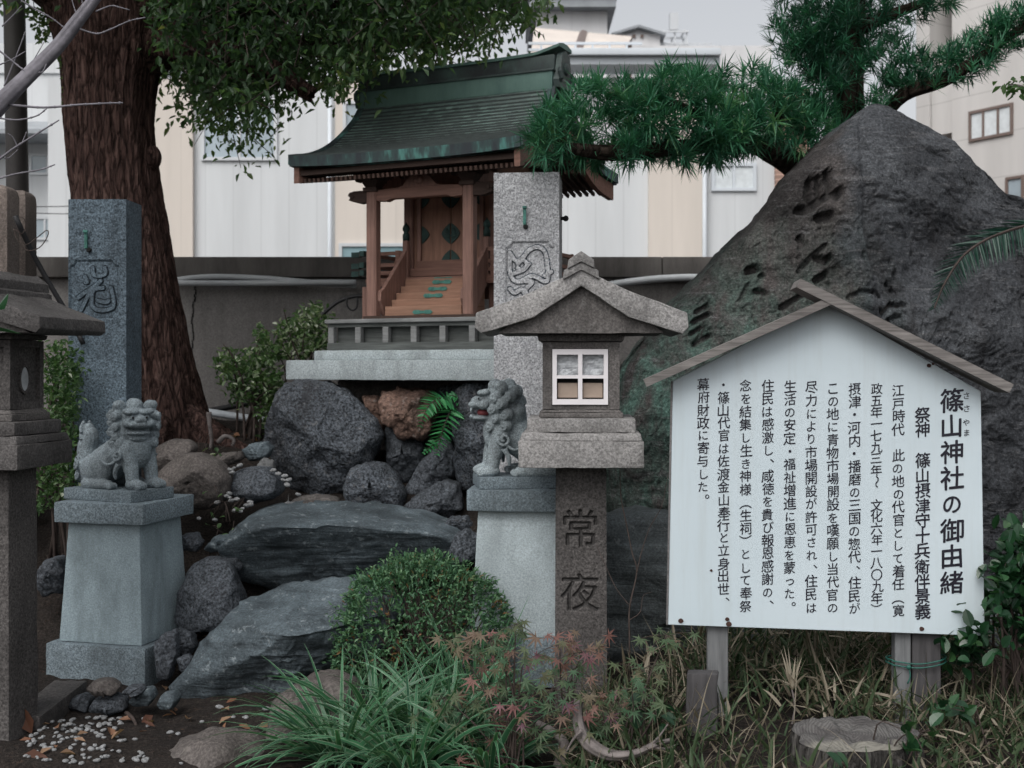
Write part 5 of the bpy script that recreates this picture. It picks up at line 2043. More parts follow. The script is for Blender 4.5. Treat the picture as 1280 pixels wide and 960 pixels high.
# ------------------------------------------------------------------ notice board
def make_board():
    dl, dr = 4.02, 3.92
    def at(px, py, off=0.0):
        """point on the board's front plane (depth varies linearly with x)"""
        k = (px - 640) / F
        xl, xr = (838 - 640) / F * dl, (1229 - 640) / F * dr
        m = (dr - dl) / (xr - xl)
        d = (dl - m * xl) / (1 - m * k)
        return P(px, py, d), d
    a, _ = at(838, 600)
    b, _ = at(1229, 600)
    ang = math.atan2(b[1] - a[1], b[0] - a[0])
    org = at(1033, 600)[0]
    gz = float(ground_z(org[0], org[1]))
    s = thing('notice_board', 'white gabled notice board of handwritten black columns under a weathered wooden roof', 'notice board', (org[0], org[1], gz), ang)
    Mi = np.linalg.inv(WM[s])

    def loc(px, py):
        p = at(px, py)[0]
        q = Mi @ np.append(p, 1)
        return np.array((q[0], q[2]))
    mb = MB()
    o = [loc(*p) for p in ((835, 781), (1231, 795), (1226, 489), (1033, 378), (841, 476))]
    mb.prism(o, 0, .02)
    panel = build('panel', mb, M['white_board'], s, local=True, bevel=.0015, seg=1)
    mb = MB()
    f0, f1 = loc(841, 476), loc(835, 781)
    mb.add([(f0[0] - .006, -.002, f0[1]), (f1[0] - .006, -.002, f1[1]), (f1[0] - .0005, -.002, f1[1]), (f0[0] - .0005, -.002, f0[1]),
            (f0[0] - .006, .022, f0[1]), (f1[0] - .006, .022, f1[1]), (f1[0] - .0005, .022, f1[1]), (f0[0] - .0005, .022, f0[1])],
           [(0, 1, 2, 3), (7, 6, 5, 4), (0, 4, 5, 1), (1, 5, 6, 2), (2, 6, 7, 3), (3, 7, 4, 0)])
    build('side_strip', mb, M['wood_grey'], panel, local=True)
    # lettering: one mesh per column of writing
    cols = [('篠山神社の御由緒', 1190, 484, 744, 31), ('ささ', 1208, 487, 519, 11), ('やま', 1208.5, 522, 547, 10.5), ('祭神　篠山摂津守十兵衛伴景義', 1153, 509, 774, 20),
            ('江戸時代　此の地の代官として着任（寛', 1122.5, 480, 771, 16.5), ('政五年一七九三年〜　文化六年一八〇九年）', 1095.5, 479, 769, 15.5),
            ('摂津・河内・播磨の三国の惣代、住民が', 1068, 478, 769, 16.5), ('この地に青物市場開設を嘆願し当代官の', 1041, 477, 768, 16.5),
            ('尽力により市場開設が許可され、住民は', 1014, 476, 767, 16.5), ('生活の安定・福祉増進に恩恵を蒙った。', 987, 475, 766, 16.5),
            ('住民は感激し、咸徳を貴び報恩感謝の、', 959.5, 474, 764, 16.5), ('念を結集し生き神様（生祠）として奉祭', 932, 474, 766, 16.5),
            ('・篠山代官は佐渡金山奉行と立身出世、', 904.5, 473, 760, 16.5), ('幕府財政に寄与した。', 879, 473, 632, 16.5)]
    rng = np.random.RandomState(2)
    for txt, cx, y0, y1, sz in cols:
        mb = MB()
        n = len(txt)
        for k, ch in enumerate(txt):
            if ch == '　':
                continue
            py = y0 + (y1 - y0) * (k + .5) / n
            c = loc(cx + rng.normal(0, .35), py + rng.normal(0, .3))
            d = 3.97
            S = sz / F * d * rng.uniform(.96, 1.05)
            if ch in 'のはにしをとてがきさいなよりびたれっまやす':
                S *= .88
            v, f = glyph(ch)
            if ch in '（）〜':
                x, y = -(v[:, 1] - .38), (v[:, 0] - .5)
                x, y = (v[:, 1] - .38), -(v[:, 0] - .5)
            elif ch in '、。':
                x, y = v[:, 0] - .5 + .60, v[:, 1] - .38 + .45
            else:
                x, y = v[:, 0] - .5, v[:, 1] - .38
            x, y = x * .96, y * (S and 1.0)
            y = y + .09 * x                                 # brush slant: strokes rise to the right
            wob = vnoise(np.stack([x * 3.1, y * 3.1, 0 * x + k * 7.7], 1), 3) * .018
            wo2 = vnoise(np.stack([x * 3.1, y * 3.1, 0 * x + k * 9.1], 1), 6) * .018
            x, y = x + wob, y + wo2
            e = .016 if sz > 25 else (.014 if sz > 18 else .011)
            offs = ((0, 0), (e, e * .4), (-e, -e * .4), (-e * .3, e), (e * .3, -e)) if sz > 18 else ((0, 0), (e, -e * .3), (-e * .4, e))
            for q, (ox, oy) in enumerate(offs):
                V = np.stack([c[0] + (x + ox) * S, np.full(len(x), -.0012 - .00012 * q), c[1] + (y + oy) * S], 1)
                mb.add(V, f)
        build('lettering', mb, M['ink'], panel, local=True)
    # nail stains
    for px, py, r in ((851, 776, 3.2), (909, 774, 2.6), (911, 780, 3.4), (1152, 786, 2.8), (1161, 457, 2.6), (1166, 455, 1.6), (889, 713, 1.6)):
        c = loc(px, py)
        mb = MB()
        mb.lathe([(r / F * 3.97, 0), (r / F * 3.5, .0025), (.0006, .0032)], (0, 0, 0), 9)
        v = mb.v[0]
        mb.v[0] = np.stack([c[0] + v[:, 0] * (1 + .3 * np.sin(v[:, 2] * 400)), -v[:, 2] - .0005, c[1] + v[:, 1]], 1)
        build('rusty_nail', mb, M['rust'], panel, local=True)
    # roof boards
    def board(p, q, th, y0, y1, name):
        p, q = np.array(p), np.array(q)
        d = (q - p) / np.linalg.norm(q - p)
        nrm = np.array((-d[1], d[0]))
        L = np.linalg.norm(q - p)
        mb = MB()
        n = 14
        for k in range(n):
            a, b_ = p + d * L * k / n, p + d * L * (k + 1) / n
            V = []
            for s_ in (a, b_):
                for yy_, tt in ((y0, 0), (y1, 0), (y1, th), (y0, th)):
                    V.append((s_[0] + nrm[0] * tt, yy_, s_[1] + nrm[1] * tt))
            fq = [(0, 4, 5, 1), (1, 5, 6, 2), (2, 6, 7, 3), (3, 7, 4, 0)]
            if k == 0:
                fq.append((0, 1, 2, 3))
            if k == n - 1:
                fq.append((7, 6, 5, 4))
            mb.add(V, fq)
        return build(name, mb, M['wood_board'], s, local=True)
    board(loc(808, 483), loc(1036, 381.5), 9.5 / F * 4, -.085, .07, 'roof_board')
    board(loc(991, 361), loc(1251, 490.5), 11.5 / F * 4, -.088, .072, 'roof_board')
    # posts
    zb = loc(897, 788)[1]
    for (x0, x1, mat, yd) in ((885, 911, M['post_grey'], .02), (1121, 1141, M['post_grey'], .02), (1143, 1179, M['post_dark'], .022)):
        a, b_ = loc(x0, 800)[0], loc(x1, 800)[0]
        mb = MB()
        mb.box(((a + b_) / 2, yd + .035, .26), (b_ - a, .06, .62))
        build('board_post', mb, mat, s, local=True, bevel=.003, seg=1, label=None)
    # green cord round the right posts
    a, b_ = loc(1119, 820)[0], loc(1181, 820)[0]
    mb = MB()
    for z in (loc(1150, 829)[1], loc(1150, 834)[1]):
        pts = [(a, .018, z), ((a + b_) / 2, .012, z - .006), (b_, .016, z + .010), (b_ + .004, .09, z + .01), (a - .004, .09, z), (a, .018, z)]
        mb.tube(spline(pts, 24), .0026, 6)
    zc = loc(1137, 835)[1]
    xk = loc(1137, 835)[0]
    mb.ball((xk, .010, zc), (.008, .006, .008))
    mb.tube(spline([(xk, .012, zc), (xk + .004, .008, zc - .03), (xk - .004, .012, zc - .055)], 8), .0024, 6)
    build('green_cord', mb, M['green_cord'], s, local=True, smooth=True)


make_board()


def make_stakes():
    c = P(880, 870, 3.93)
    mb = MB()
    g = float(ground_z(c[0], c[1]))
    mb.box((c[0] - .01, c[1] - .03, g + .075), (.10, .06, .25), rot=rotz(-.2))
    build('wooden_stake', mb, M['post_dark'], bevel=.006, rough=.004, label='short weathered wooden stake in front of the left board post', cat='stake')


make_stakes()

# ------------------------------------------------------------------ rocks
def rock(name, outline, d, depth, mat, lab, cat='rock', group=None, **kw):
    v, f = outline_rock(outline, d, depth, **kw)
    mb = MB()
    mb.add(v, f)
    return build(name, mb, mat, smooth=True, label=lab, cat=cat, group=group)


def make_rocks():
    G = 'rocks under the shrine slabs'
    # mortar bed behind the stones carries the slabs
    R = rotz(SRZ)
    mb = MB()
    c = SH + R @ np.array((0, .86, 0))
    mb.box((c[0], c[1], .88), (1.20, 1.5, .714), rot=R)
    build('mortar_bed', mb, M['mortar'], bevel=.02, rough=.02, rs=9, label='rough mortar bed filling the gaps between the rocks under the slabs', cat='foundation')
    rock('boulder', [(345, 492), (358, 479), (385, 476), (412, 477), (432, 486), (455, 505), (474, 522), (479, 545), (468, 574), (442, 590), (432, 618), (402, 623), (368, 612), (342, 588), (334, 548), (338, 515)], 6.28, .26, M['rock_dark'],
         'large rounded dark boulder at the left end under the slabs', group=G, seed=3, nphi=120, nr=60, amp=.035, freq=5)
    rock('boulder', [(474, 502), (480, 489), (505, 485), (538, 487), (552, 500), (548, 520), (532, 545), (508, 549), (484, 534)], 6.22, .16, M['rock_red'],
         'reddish brown rock tucked just below the slab beside the fern', group=G, seed=5, nphi=90, nr=44, amp=.07, freq=5, facets=5)
    rock('boulder', [(452, 494), (474, 494), (480, 515), (481, 540), (468, 536), (460, 515)], 6.34, .10, M['rock_red'], 'narrow orange brown stone wedged beside the large rounded boulder', group=G, seed=6)
    rock('boulder', [(480, 534), (498, 531), (528, 555), (531, 585), (520, 600), (500, 604), (486, 590)], 6.28, .14, M['rock_grey'], 'dark grey stone below the reddish brown rock', group=G, seed=7, facets=5)
    rock('boulder', [(430, 612), (437, 588), (456, 577), (480, 580), (497, 594), (508, 616), (503, 636), (470, 640), (436, 636)], 6.10, .20, M['rock_dark'], 'domed grey boulder at the foot of the rocks, left of centre', group=G, seed=8, nphi=90, nr=44, amp=.03)
    rock('boulder', [(502, 620), (512, 600), (535, 568), (556, 540), (570, 560), (572, 596), (545, 614), (520, 628)], 6.2, .14, M['rock_grey'], 'slanting grey stone under the fern', group=G, seed=9, facets=6)
    rock('boulder', [(504, 634), (530, 612), (556, 600), (574, 604), (580, 634), (560, 646), (525, 644)], 5.98, .16, M['rock_grey'], 'low wedge shaped stone at the foot of the rocks beside the right pedestal', group=G, seed=10, facets=6)
    rock('boulder', [(566, 492), (580, 480), (612, 476), (645, 480), (662, 500), (662, 590), (650, 628), (600, 630), (574, 610), (567, 560)], 6.12, .20, M['rock_dark'], 'tall brown rock behind the open-mouthed lion', group=G, seed=11, nphi=90, nr=44, amp=.04)
    rock('boulder', [(545, 484), (575, 479), (580, 500), (566, 540), (555, 545), (549, 520)], 6.36, .10, M['rock_grey'], 'narrow shaded stone behind the fern', group=G, seed=12)
    # slate steps
    G = 'big slate rocks leading to the shrine'
    rock('slate_rock', [(284, 694), (296, 662), (318, 642), (345, 634), (400, 630), (470, 636), (530, 646), (572, 658), (596, 676), (588, 698), (548, 712), (500, 722), (440, 737), (372, 741), (318, 722), (292, 708)], 5.52, .36, M['slate'],
         'broad dark slate boulder lying in front of the shrine rocks', group=G, seed=21, nphi=140, nr=70, box=.40, amp=.028, strat=.017, facets=0, top=(.11, .7), under=(.9, .62))
    rock('slate_rock', [(219, 852), (232, 836), (268, 792), (300, 764), (334, 746), (400, 734), (460, 734), (500, 760), (490, 800), (430, 832), (385, 852), (352, 872), (318, 876), (262, 868), (226, 862)], 4.86, .34, M['slate'],
         'layered dark slate slab left of the clipped round bush', group=G, seed=22, nphi=140, nr=70, box=.45, amp=.04, strat=.018, facets=2, top=(.30, .5, .10), under=(.6, .72))
    rock('slate_rock', [(685, 760), (692, 690), (712, 650), (760, 641), (830, 640), (900, 650), (985, 690), (1010, 760), (980, 830), (860, 840), (720, 840)], 5.15, .28, M['slate_flat'],
         'dark slate boulder behind the lantern post and the white board', group=G, seed=23, nphi=120, nr=60, box=.6, amp=.03, strat=.008)
    rock('slate_rock', [(1190, 770), (1200, 745), (1240, 735), (1330, 740), (1380, 800), (1300, 860), (1210, 840)], 5.05, .25, M['slate_flat'], 'dark slate rock at the right edge behind the leafy shrub', group=G, seed=24, nphi=90, nr=44, strat=.008)
    # near rocks
    G = 'rocks along the garden edge'
    rock('garden_rock', [(330, 935), (338, 890), (358, 862), (385, 847), (415, 842), (446, 852), (470, 900), (470, 980), (400, 1000), (340, 990)], 4.25, .20, M['rock_tan'], 'pale brown rock at the foot of the striped grass', group=G, seed=31, nphi=100, nr=50, amp=.03, facets=4)
    rock('garden_rock', [(150, 968), (190, 942), (240, 924), (285, 917), (318, 932), (348, 950), (372, 990), (350, 1030), (200, 1040), (150, 1010)], 4.02, .24, M['rock_tan'], 'flat brown rock cut off by the bottom edge', group=G, seed=32, nphi=100, nr=50, amp=.03, box=.6)
    rock('garden_rock', [(218, 772), (226, 735), (240, 706), (262, 695), (288, 702), (300, 732), (307, 762), (302, 782), (262, 788), (228, 786)], 5.12, .16, M['rock_grey'], 'upright dark grey rock beside the left pedestal shaft', group=G, seed=33, nphi=90, nr=44, amp=.03, facets=5)
    rock('garden_rock', [(188, 606), (205, 582), (228, 567), (252, 566), (274, 576), (291, 598), (288, 622), (268, 634), (236, 637), (204, 630)], 5.62, .20, M['rock_tan'], 'smooth brown rounded rock right of the left lion', group=G, seed=34, amp=.02, facets=3, nphi=90, nr=44)
    rock('garden_rock', [(186, 582), (196, 558), (214, 549), (236, 550), (246, 560), (234, 576), (210, 592), (192, 596)], 5.85, .16, M['rock_tan'], 'brown rock behind the smooth rounded one, at the trunk foot', group=G, seed=35, amp=.025)
    rock('garden_rock', [(284, 604), (292, 590), (312, 583), (336, 584), (352, 597), (356, 614), (342, 624), (316, 629), (294, 621)], 5.72, .16, M['rock_grey'], 'round dark grey rock ringed by white pebbles', group=G, seed=36, amp=.02, facets=2, box=.8)
    rock('garden_rock', [(262, 575), (275, 567), (302, 564), (306, 572), (294, 580), (272, 584)], 5.9, .10, M['rock_tan'], 'flat pale stone on the bare soil below the leafy shrub', group=G, seed=37)
    rock('garden_rock', [(303, 562), (316, 554), (334, 552), (342, 561), (334, 573), (312, 576)], 5.95, .10, M['slate'], 'small banded slate stone touching the large rounded boulder', group=G, seed=38)
    rock('garden_rock', [(322, 580), (330, 572), (342, 576), (344, 586), (334, 590), (324, 588)], 5.88, .06, M['pebble'], 'small pale cobble between the banded stone and the large boulder', group=G, seed=39)
    rock('garden_rock', [(219, 680), (228, 668), (246, 666), (254, 678), (248, 688), (228, 688)], 5.35, .07, M['rock_grey'], 'small grey stone on the soil behind the left pedestal', group=G, seed=40)
    rock('garden_rock', [(255, 686), (270, 670), (290, 668), (294, 680), (282, 688), (262, 690)], 5.35, .09, M['slate'], 'small layered stone left of the broad slate boulder', group=G, seed=41)
    rock('garden_rock', [(262, 706), (272, 697), (296, 698), (304, 710), (290, 722), (268, 720)], 5.25, .08, M['rock_grey'], 'small dark stone above the upright grey rock', group=G, seed=42)
    rock('garden_rock', [(193, 806), (204, 791), (222, 788), (222, 820), (214, 848), (198, 848)], 4.83, .07, M['rock_grey'], 'grey wedge stone against the corner of the left pedestal base', group=G, seed=43, facets=5)
    rock('garden_rock', [(206, 795), (222, 786), (240, 792), (246, 808), (234, 822), (216, 814)], 4.92, .08, M['rock_grey'], 'angular grey stone behind the wedge stone by the left pedestal', group=G, seed=44, facets=6)
    rock('garden_rock', [(222, 822), (236, 818), (244, 826), (236, 840), (224, 838)], 4.82, .05, M['rock_grey'], 'small stone between the wedge stone and the layered slab', group=G, seed=45)
    rock('garden_rock', [(560, 690), (570, 668), (585, 660), (600, 672), (598, 698), (574, 704)], 5.25, .09, M['rock_grey'], 'small dark stone against the left side of the right pedestal', group=G, seed=46)
    rock('garden_rock', [(552, 658), (562, 647), (585, 644), (592, 656), (574, 664)], 5.5, .08, M['rock_dark'], 'low brown stone above the small dark one by the right pedestal', group=G, seed=47)
    rock('garden_rock', [(356, 636), (366, 624), (392, 618), (420, 622), (428, 634), (392, 640)], 5.85, .12, M['mortar'], 'flat pale stone set in mortar in front of the large rounded boulder', group=G, seed=48, box=.6)
    rock('garden_rock', [(374, 633), (380, 626), (392, 625), (398, 632), (388, 637)], 5.72, .06, M['rock_tan'], 'small brown cobble on the flat mortared stone', group=G, seed=49)
    rock('garden_rock', [(352, 634), (358, 627), (368, 628), (370, 636), (360, 639)], 5.70, .05, M['pebble'], 'small pale cobble left of the brown one on the broad slate', group=G, seed=50)
    rock('garden_rock', [(46, 726), (58, 700), (76, 694), (86, 712), (84, 740), (56, 744)], 5.3, .10, M['rock_grey'], 'dark rock in the shade between left lantern and pedestal', group=G, seed=51)
    G = 'cobbles in front of the left pedestal'
    for i, (o, mt, lab) in enumerate(((((84, 884), (90, 872), (104, 867), (116, 874), (114, 888), (98, 892)), 'rock_grey', 'dark smooth cobble nearest the left lantern, below the pedestal base'),
                       (((112, 886), (120, 872), (140, 866), (158, 872), (160, 886), (140, 893), (120, 893)), 'rock_grey', 'largest smooth grey cobble below the left pedestal base'),
                       (((109, 860), (118, 850), (138, 849), (151, 858), (146, 867), (122, 868)), 'rock_tan', 'rough pale cobble touching the left pedestal base'),
                       (((162, 876), (172, 862), (190, 859), (196, 870), (188, 880), (170, 883)), 'slate', 'faceted bluish cobble below the pedestal corner'),
                       (((198, 878), (204, 867), (218, 864), (225, 872), (220, 883), (204, 885)), 'slate', 'small bluish cobble left of the layered slate slab'),
                       (((152, 866), (160, 858), (176, 858), (182, 864), (168, 869)), 'rock_grey', 'thin flat cobble wedged between the pedestal and the faceted cobble'))):
        rock('cobble', o, 4.56 - .02 * i, .07, M[mt], lab, 'cobble', G, seed=60 + i, amp=.02, nphi=48, nr=24)
    # dark stone kerb running from the left lantern
    a, b = P(92, 862, 4.72), P(30, 905, 4.22)
    dv = (b - a)
    ang = math.atan2(dv[1], dv[0])
    mb = MB()
    mid = (a + b) / 2
    mb.box((mid[0] - .01, mid[1], .022), (np.hypot(dv[0], dv[1]), .13, .09), rot=rotz(ang))
    build('stone_kerb', mb, M['lantern_dark'], bevel=.008, rough=.004, label='dark stone kerb on the ground beside the left lantern post', cat='kerb')


make_rocks()


def make_monument():
    """the big engraved boulder"""
    O = [(752, 640), (756, 520), (776, 462), (800, 424), (834, 384), (868, 350), (903, 317), (938, 282), (966, 243), (996, 207), (1034, 171), (1064, 145), (1078, 135), (1092, 131), (1110, 136), (1150, 158), (1190, 178), (1218, 205), (1240, 222),
         (1252, 238), (1290, 256), (1360, 330), (1420, 480), (1430, 640), (1380, 730), (1100, 760), (850, 740), (780, 700)]
    d, dep = 5.95, .38
    O = [P(a, b, d - .06)[[0, 2]] for a, b in O]
    v, f = outline_rock(O, d, dep, world=True, seed=70, nphi=520, nr=420, box=.40, facets=0, amp=.010, freq=9)
    # big planes: the right face falls back from a ridge running down from the summit
    top = P(1085, 133, d)
    px = 640 + v[:, 0] / v[:, 1] * F
    py = HY - (v[:, 2] - CAMZ) / v[:, 1] * F
    front = smooth01(d - .02, d - .2, v[:, 1])
    # ridge line from the summit down to (1105, 420)
    rx = np.interp(py, [130, 200, 290, 420, 640], [1075, 1074, 1078, 1105, 1120])
    off = (px - rx) / F * d
    q = np.stack([v[:, 0], v[:, 1] * 0.3, v[:, 2]], 1)
    step = smooth01(-.006, .02, off) * smooth01(480, 330, py) * .045
    front2 = smooth01(d + .02, d - .36, v[:, 1])
    v[:, 1] += front2 * (np.clip(off, 0, .9) * .26 + step)
    v[:, 1] += front * (np.clip(-off, 0, 2) * .10)
    v[:, 1] += front * (fbm(q * 1.6, 3, 71) * .02 + fbm(q * 7, 4, 72) * .008 + ridged(q * np.array((4, 4, 7)), 4, 73) * .005)
    hq = fbm(q * np.array((1.8, 1.8, 2.6)) + 3.1, 4, 75) * 5
    v[:, 1] += front * (np.floor(hq) + smooth01(.8, 1.0, hq - np.floor(hq))) * .010
    v[:, 1] += front * (py > 210) * (fbm(q * 30, 3, 76) * .0035 - np.clip(fbm(q * 55, 2, 77) - .45, 0, 1) * -.02)
    crack = np.exp(-((px - np.interp(py, [120, 190, 300, 440], [1070, 1072, 1076, 1108])) / 2.2) ** 2) * smooth01(470, 400, py) * smooth01(150, 190, py)
    v[:, 1] += front * crack * .02
    # carved characters (cut in along brush-like strokes)
    S = [([(1013, 226), (1011, 246), (1016, 260)], 5), ([(1024, 222), (1026, 246)], 4.5), ([(1036, 216), (1040, 236)], 5.5), ([(1010, 262), (1030, 248), (1052, 238), (1050, 246)], 5.5), ([(1000, 262), (1010, 262)], 5.5),
         ([(1024, 272), (1040, 268)], 5.5), ([(1028, 276), (1042, 274)], 4),
         ([(1002, 296), (1006, 302)], 4), ([(1004, 308), (1008, 304)], 4), ([(1002, 338), (1015, 322), (1034, 306)], 3), ([(1024, 322), (1034, 326), (1038, 322)], 5), ([(1022, 350), (1032, 344)], 5),
         ([(942, 336), (950, 334)], 6), ([(956, 343), (958, 343)], 3.2), ([(931, 374), (940, 354)], 2.6), ([(950, 363), (960, 365)], 4.2),
         ([(876, 388), (888, 382)], 3.5), ([(872, 402), (890, 392)], 4), ([(870, 416), (884, 408)], 3.5), ([(874, 430), (890, 420)], 3.5), ([(884, 396), (880, 426)], 2.8),
         ([(980, 384), (996, 374), (1006, 368)], 4), ([(1100, 392), (1112, 382), (1132, 382)], 3.6), ([(1112, 356), (1118, 364)], 3), ([(1108, 400), (1122, 396)], 3), ([(1090, 366), (1098, 372)], 3),
         ([(1125, 340), (1122, 352)], 3), ([(1060, 372), (1075, 365), (1085, 366)], 3)]
    cut = np.zeros(len(v))
    for pts, w in S:
        dd = seg_dist(px, py, pts)
        prof = np.clip((w * .92 + .8 - dd + .4 * fbm(np.stack([px * .12, py * .12, 0 * px], 1), 2, 7)) / (w * .30), 0, 1)
        cut = np.maximum(cut, prof * min(w, 6) / 6)
    v[:, 1] += front * cut * .07
    mb = MB()
    fm = [1 if (len(q_) and cut[list(q_)].min() > .55 and front[q_[0]] > .5) else 0 for q_ in f]
    mb.add(v, f, fm)
    o = build('engraved_boulder', mb, [M['monument'], M['carved']], smooth=True, label='huge pointed dark boulder with weathered carved characters, behind the white board', cat='boulder')


make_monument()


def make_pebbles():
    rng = np.random.RandomState(12)
    spots = []
    for poly, n, d0, d1, size in (([(40, 910), (150, 890), (180, 930), (185, 960), (30, 960)], 150, 4.5, 3.9, .0105), ([(180, 900), (300, 905), (330, 960), (190, 960)], 14, 4.4, 3.9, .014),
                                  ([(240, 880), (345, 880), (345, 905), (250, 905)], 6, 4.4, 4.2, .015)):
        for a, b in poly_sample(rng, poly, n):
            # where the sight line through this spot meets the soil
            dd = 4.0
            for _ in range(20):
                z = float(ground_z((a - 640) / F * dd, dd))
                dd = (CAMZ - z) * F / (b - HY)
            spots.append((P(a, b, dd), size * rng.uniform(.55, 1.25), 0))
    chain = [(263, 585), (267, 588), (270, 592), (262, 581), (288, 587), (293, 585), (298, 583), (300, 582), (290, 591), (284, 596), (281, 603), (281, 609), (278, 614), (286, 617), (287, 622), (289, 626), (296, 624), (312, 628),
             (300, 639), (303, 636), (308, 632), (314, 631), (294, 638), (354, 600), (358, 606), (361, 600), (356, 595), (372, 618), (342, 588), (348, 592), (270, 621), (274, 618), (248, 648), (268, 650), (272, 628), (222, 674), (276, 600), (283, 620)]
    for a, b in chain:
        d = 5.6 - (b - 600) * .004
        spots.append((P(a, b, d), rng.uniform(.012, .019), 1))
    tmpl = []
    for k in range(4):
        mb = MB()
        mb.ball((0, 0, .55), (1, .78, .55), 12, 8)
        v = mb.v[0]
        mb.v[0] = v * (1 + .16 * fbm(v * 1.3, 2, 80 + k))[:, None]
        o = build('pebble', mb, M['pebble'], smooth=True)
        tmpl.append(o.data)
        bpy.data.objects.remove(o)
    grp = 'small white pebbles on the soil'
    for p, s, kind in spots:
        o = bpy.data.objects.new('pebble', tmpl[rng.randint(4)])
        COL.objects.link(o)
        z = float(soil_z(p[0], p[1])) if not kind else p[2] - s * .5
        o.location = (p[0], p[1], z - s * rng.uniform(0, .45) if not kind else z)
        o.scale = (s, s, s)
        o.rotation_euler = (rng.uniform(-.3, .3), rng.uniform(-.3, .3), rng.uniform(0, 6.28))
        tag(o, 'small white pebble on the dark soil at the bottom left' if not kind else 'small white pebble around the rocks below the left shrub', 'pebble', grp if not kind else 'white pebbles between the rocks')


make_pebbles()

# ------------------------------------------------------------------ trees
M['bark_red'] = None


def bark(name, c1, c2, c3, sx=22, sz=2.2):
    t = NT(name)
    v = t.coord((sx, sx, sz))
    n = t.noise(v, 1.0, 7, 0.65, 0.8)
    col = t.ramp(n, [(0.3, c1), (0.5, c2), (0.7, c3)])
    w = t.noise(t.coord(), 3.0, 4, 0.6)
    col = t.mix(t.ramp(w, [(0.4, 0.0), (0.7, 0.45)]), col, c1)
    vo = t.n('ShaderNodeTexVoronoi', feature='DISTANCE_TO_EDGE')
    vo.inputs['Scale'].default_value = 1.0
    wv = t.n('ShaderNodeVectorMath', operation='MULTIPLY_ADD')
    t.l(t.noise(t.coord((sx * .5, sx * .5, sz)), 1.0, 4, 0.6), wv.inputs[0])
    wv.inputs[1].default_value = (1.4, 1.4, 1.4)
    t.l(t.coord((sx * .7, sx * .7, sz * 1.1)), wv.inputs[2])
    t.l(wv.outputs[0], vo.inputs['Vector'])
    crack = t.ramp(vo.outputs['Distance'], [(0.0, 0.0), (0.16, 1.0)])
    col = t.mix(1.0, col, t.ramp(vo.outputs['Distance'], [(0.0, 0.45), (0.12, 1.0)]), 'MULTIPLY')
    return t.done(col, 0.95, t.bump(crack, 0.7, 0.02, t.bump(n, 1.0, 0.03)), 0.15)


M['bark_red'] = bark('camphor_bark', (0.018, 0.011, 0.010), (0.10, 0.058, 0.050), (0.225, 0.145, 0.125), 42, 5.5)
M['bark_dark'] = bark('podocarpus_bark', (0.022, 0.017, 0.014), (0.075, 0.055, 0.045), (0.13, 0.10, 0.085))
M['leaf_camphor'] = leafmat('camphor_leaf', [(0.0, (0.03, 0.065, 0.032)), (0.5, (0.065, 0.125, 0.055)), (0.8, (0.11, 0.17, 0.068)), (1.0, (0.18, 0.19, 0.075))], 0.4, 0.5, (1.4, 1.5, 0.8))
M['leaf_podo'] = leafmat('podocarpus_leaf', [(0.0, (0.014, 0.055, 0.036)), (0.45, (0.036, 0.145, 0.082)), (0.8, (0.075, 0.24, 0.13)), (1.0, (0.15, 0.30, 0.13))], 0.4, 0.22, (1.2, 1.5, 0.9))
M['leaf_azalea'] = leafmat('azalea_leaf', [(0.0, (0.028, 0.075, 0.042)), (0.5, (0.07, 0.16, 0.082)), (0.88, (0.125, 0.225, 0.11)), (0.94, (0.15, 0.085, 0.035)), (1.0, (0.19, 0.10, 0.045))], 0.5, 0.2)
M['leaf_liriope'] = leafmat('liriope_leaf', [(0.0, (0.022, 0.085, 0.045)), (1.0, (0.06, 0.185, 0.09))], 0.4, 0.25, edge=(0.76, (0.22, 0.31, 0.21)))
M['leaf_maple'] = leafmat('maple_leaf', [(0.0, (0.045, 0.10, 0.05)), (0.4, (0.09, 0.11, 0.055)), (0.62, (0.16, 0.11, 0.08)), (0.85, (0.22, 0.10, 0.09)), (1.0, (0.15, 0.075, 0.10))], 0.55, 0.3, (1.4, 1.1, 0.9))
M['leaf_grass'] = leafmat('dry_undergrowth', [(0.0, (0.03, 0.06, 0.026)), (0.30, (0.05, 0.08, 0.035)), (0.42, (0.085, 0.075, 0.048)), (0.7, (0.15, 0.125, 0.09)), (1.0, (0.34, 0.30, 0.235))], 0.6, 0.25, (1.2, 1.2, 0.9))
M['leaf_shrub'] = leafmat('shrub_leaf', [(0.0, (0.035, 0.075, 0.03)), (0.6, (0.08, 0.15, 0.055)), (0.86, (0.15, 0.22, 0.10)), (1.0, (0.48, 0.52, 0.42))], 0.4, 0.35)
M['leaf_glossy'] = leafmat('glossy_leaf', [(0.0, (0.010, 0.035, 0.016)), (0.6, (0.018, 0.065, 0.026)), (1.0, (0.045, 0.11, 0.04))], 0.28, 0.2, (1.1, 1.5, 0.8), spec=0.5)
M['leaf_fern'] = leafmat('fern_leaf', [(0.0, (0.02, 0.14, 0.055)), (1.0, (0.07, 0.30, 0.11))], 0.4, 0.25, (1.0, 1.5, 0.8))
M['leaf_cycad'] = leafmat('cycad_leaf', [(0.0, (0.01, 0.04, 0.03)), (1.0, (0.025, 0.075, 0.05))], 0.35, 0.15, (1.0, 1.4, 1.0))
M['leaf_fallen'] = leafmat('fallen_leaf', [(0.0, (0.10, 0.045, 0.03)), (0.5, (0.20, 0.09, 0.05)), (1.0, (0.26, 0.16, 0.10))], 0.6, 0.15)


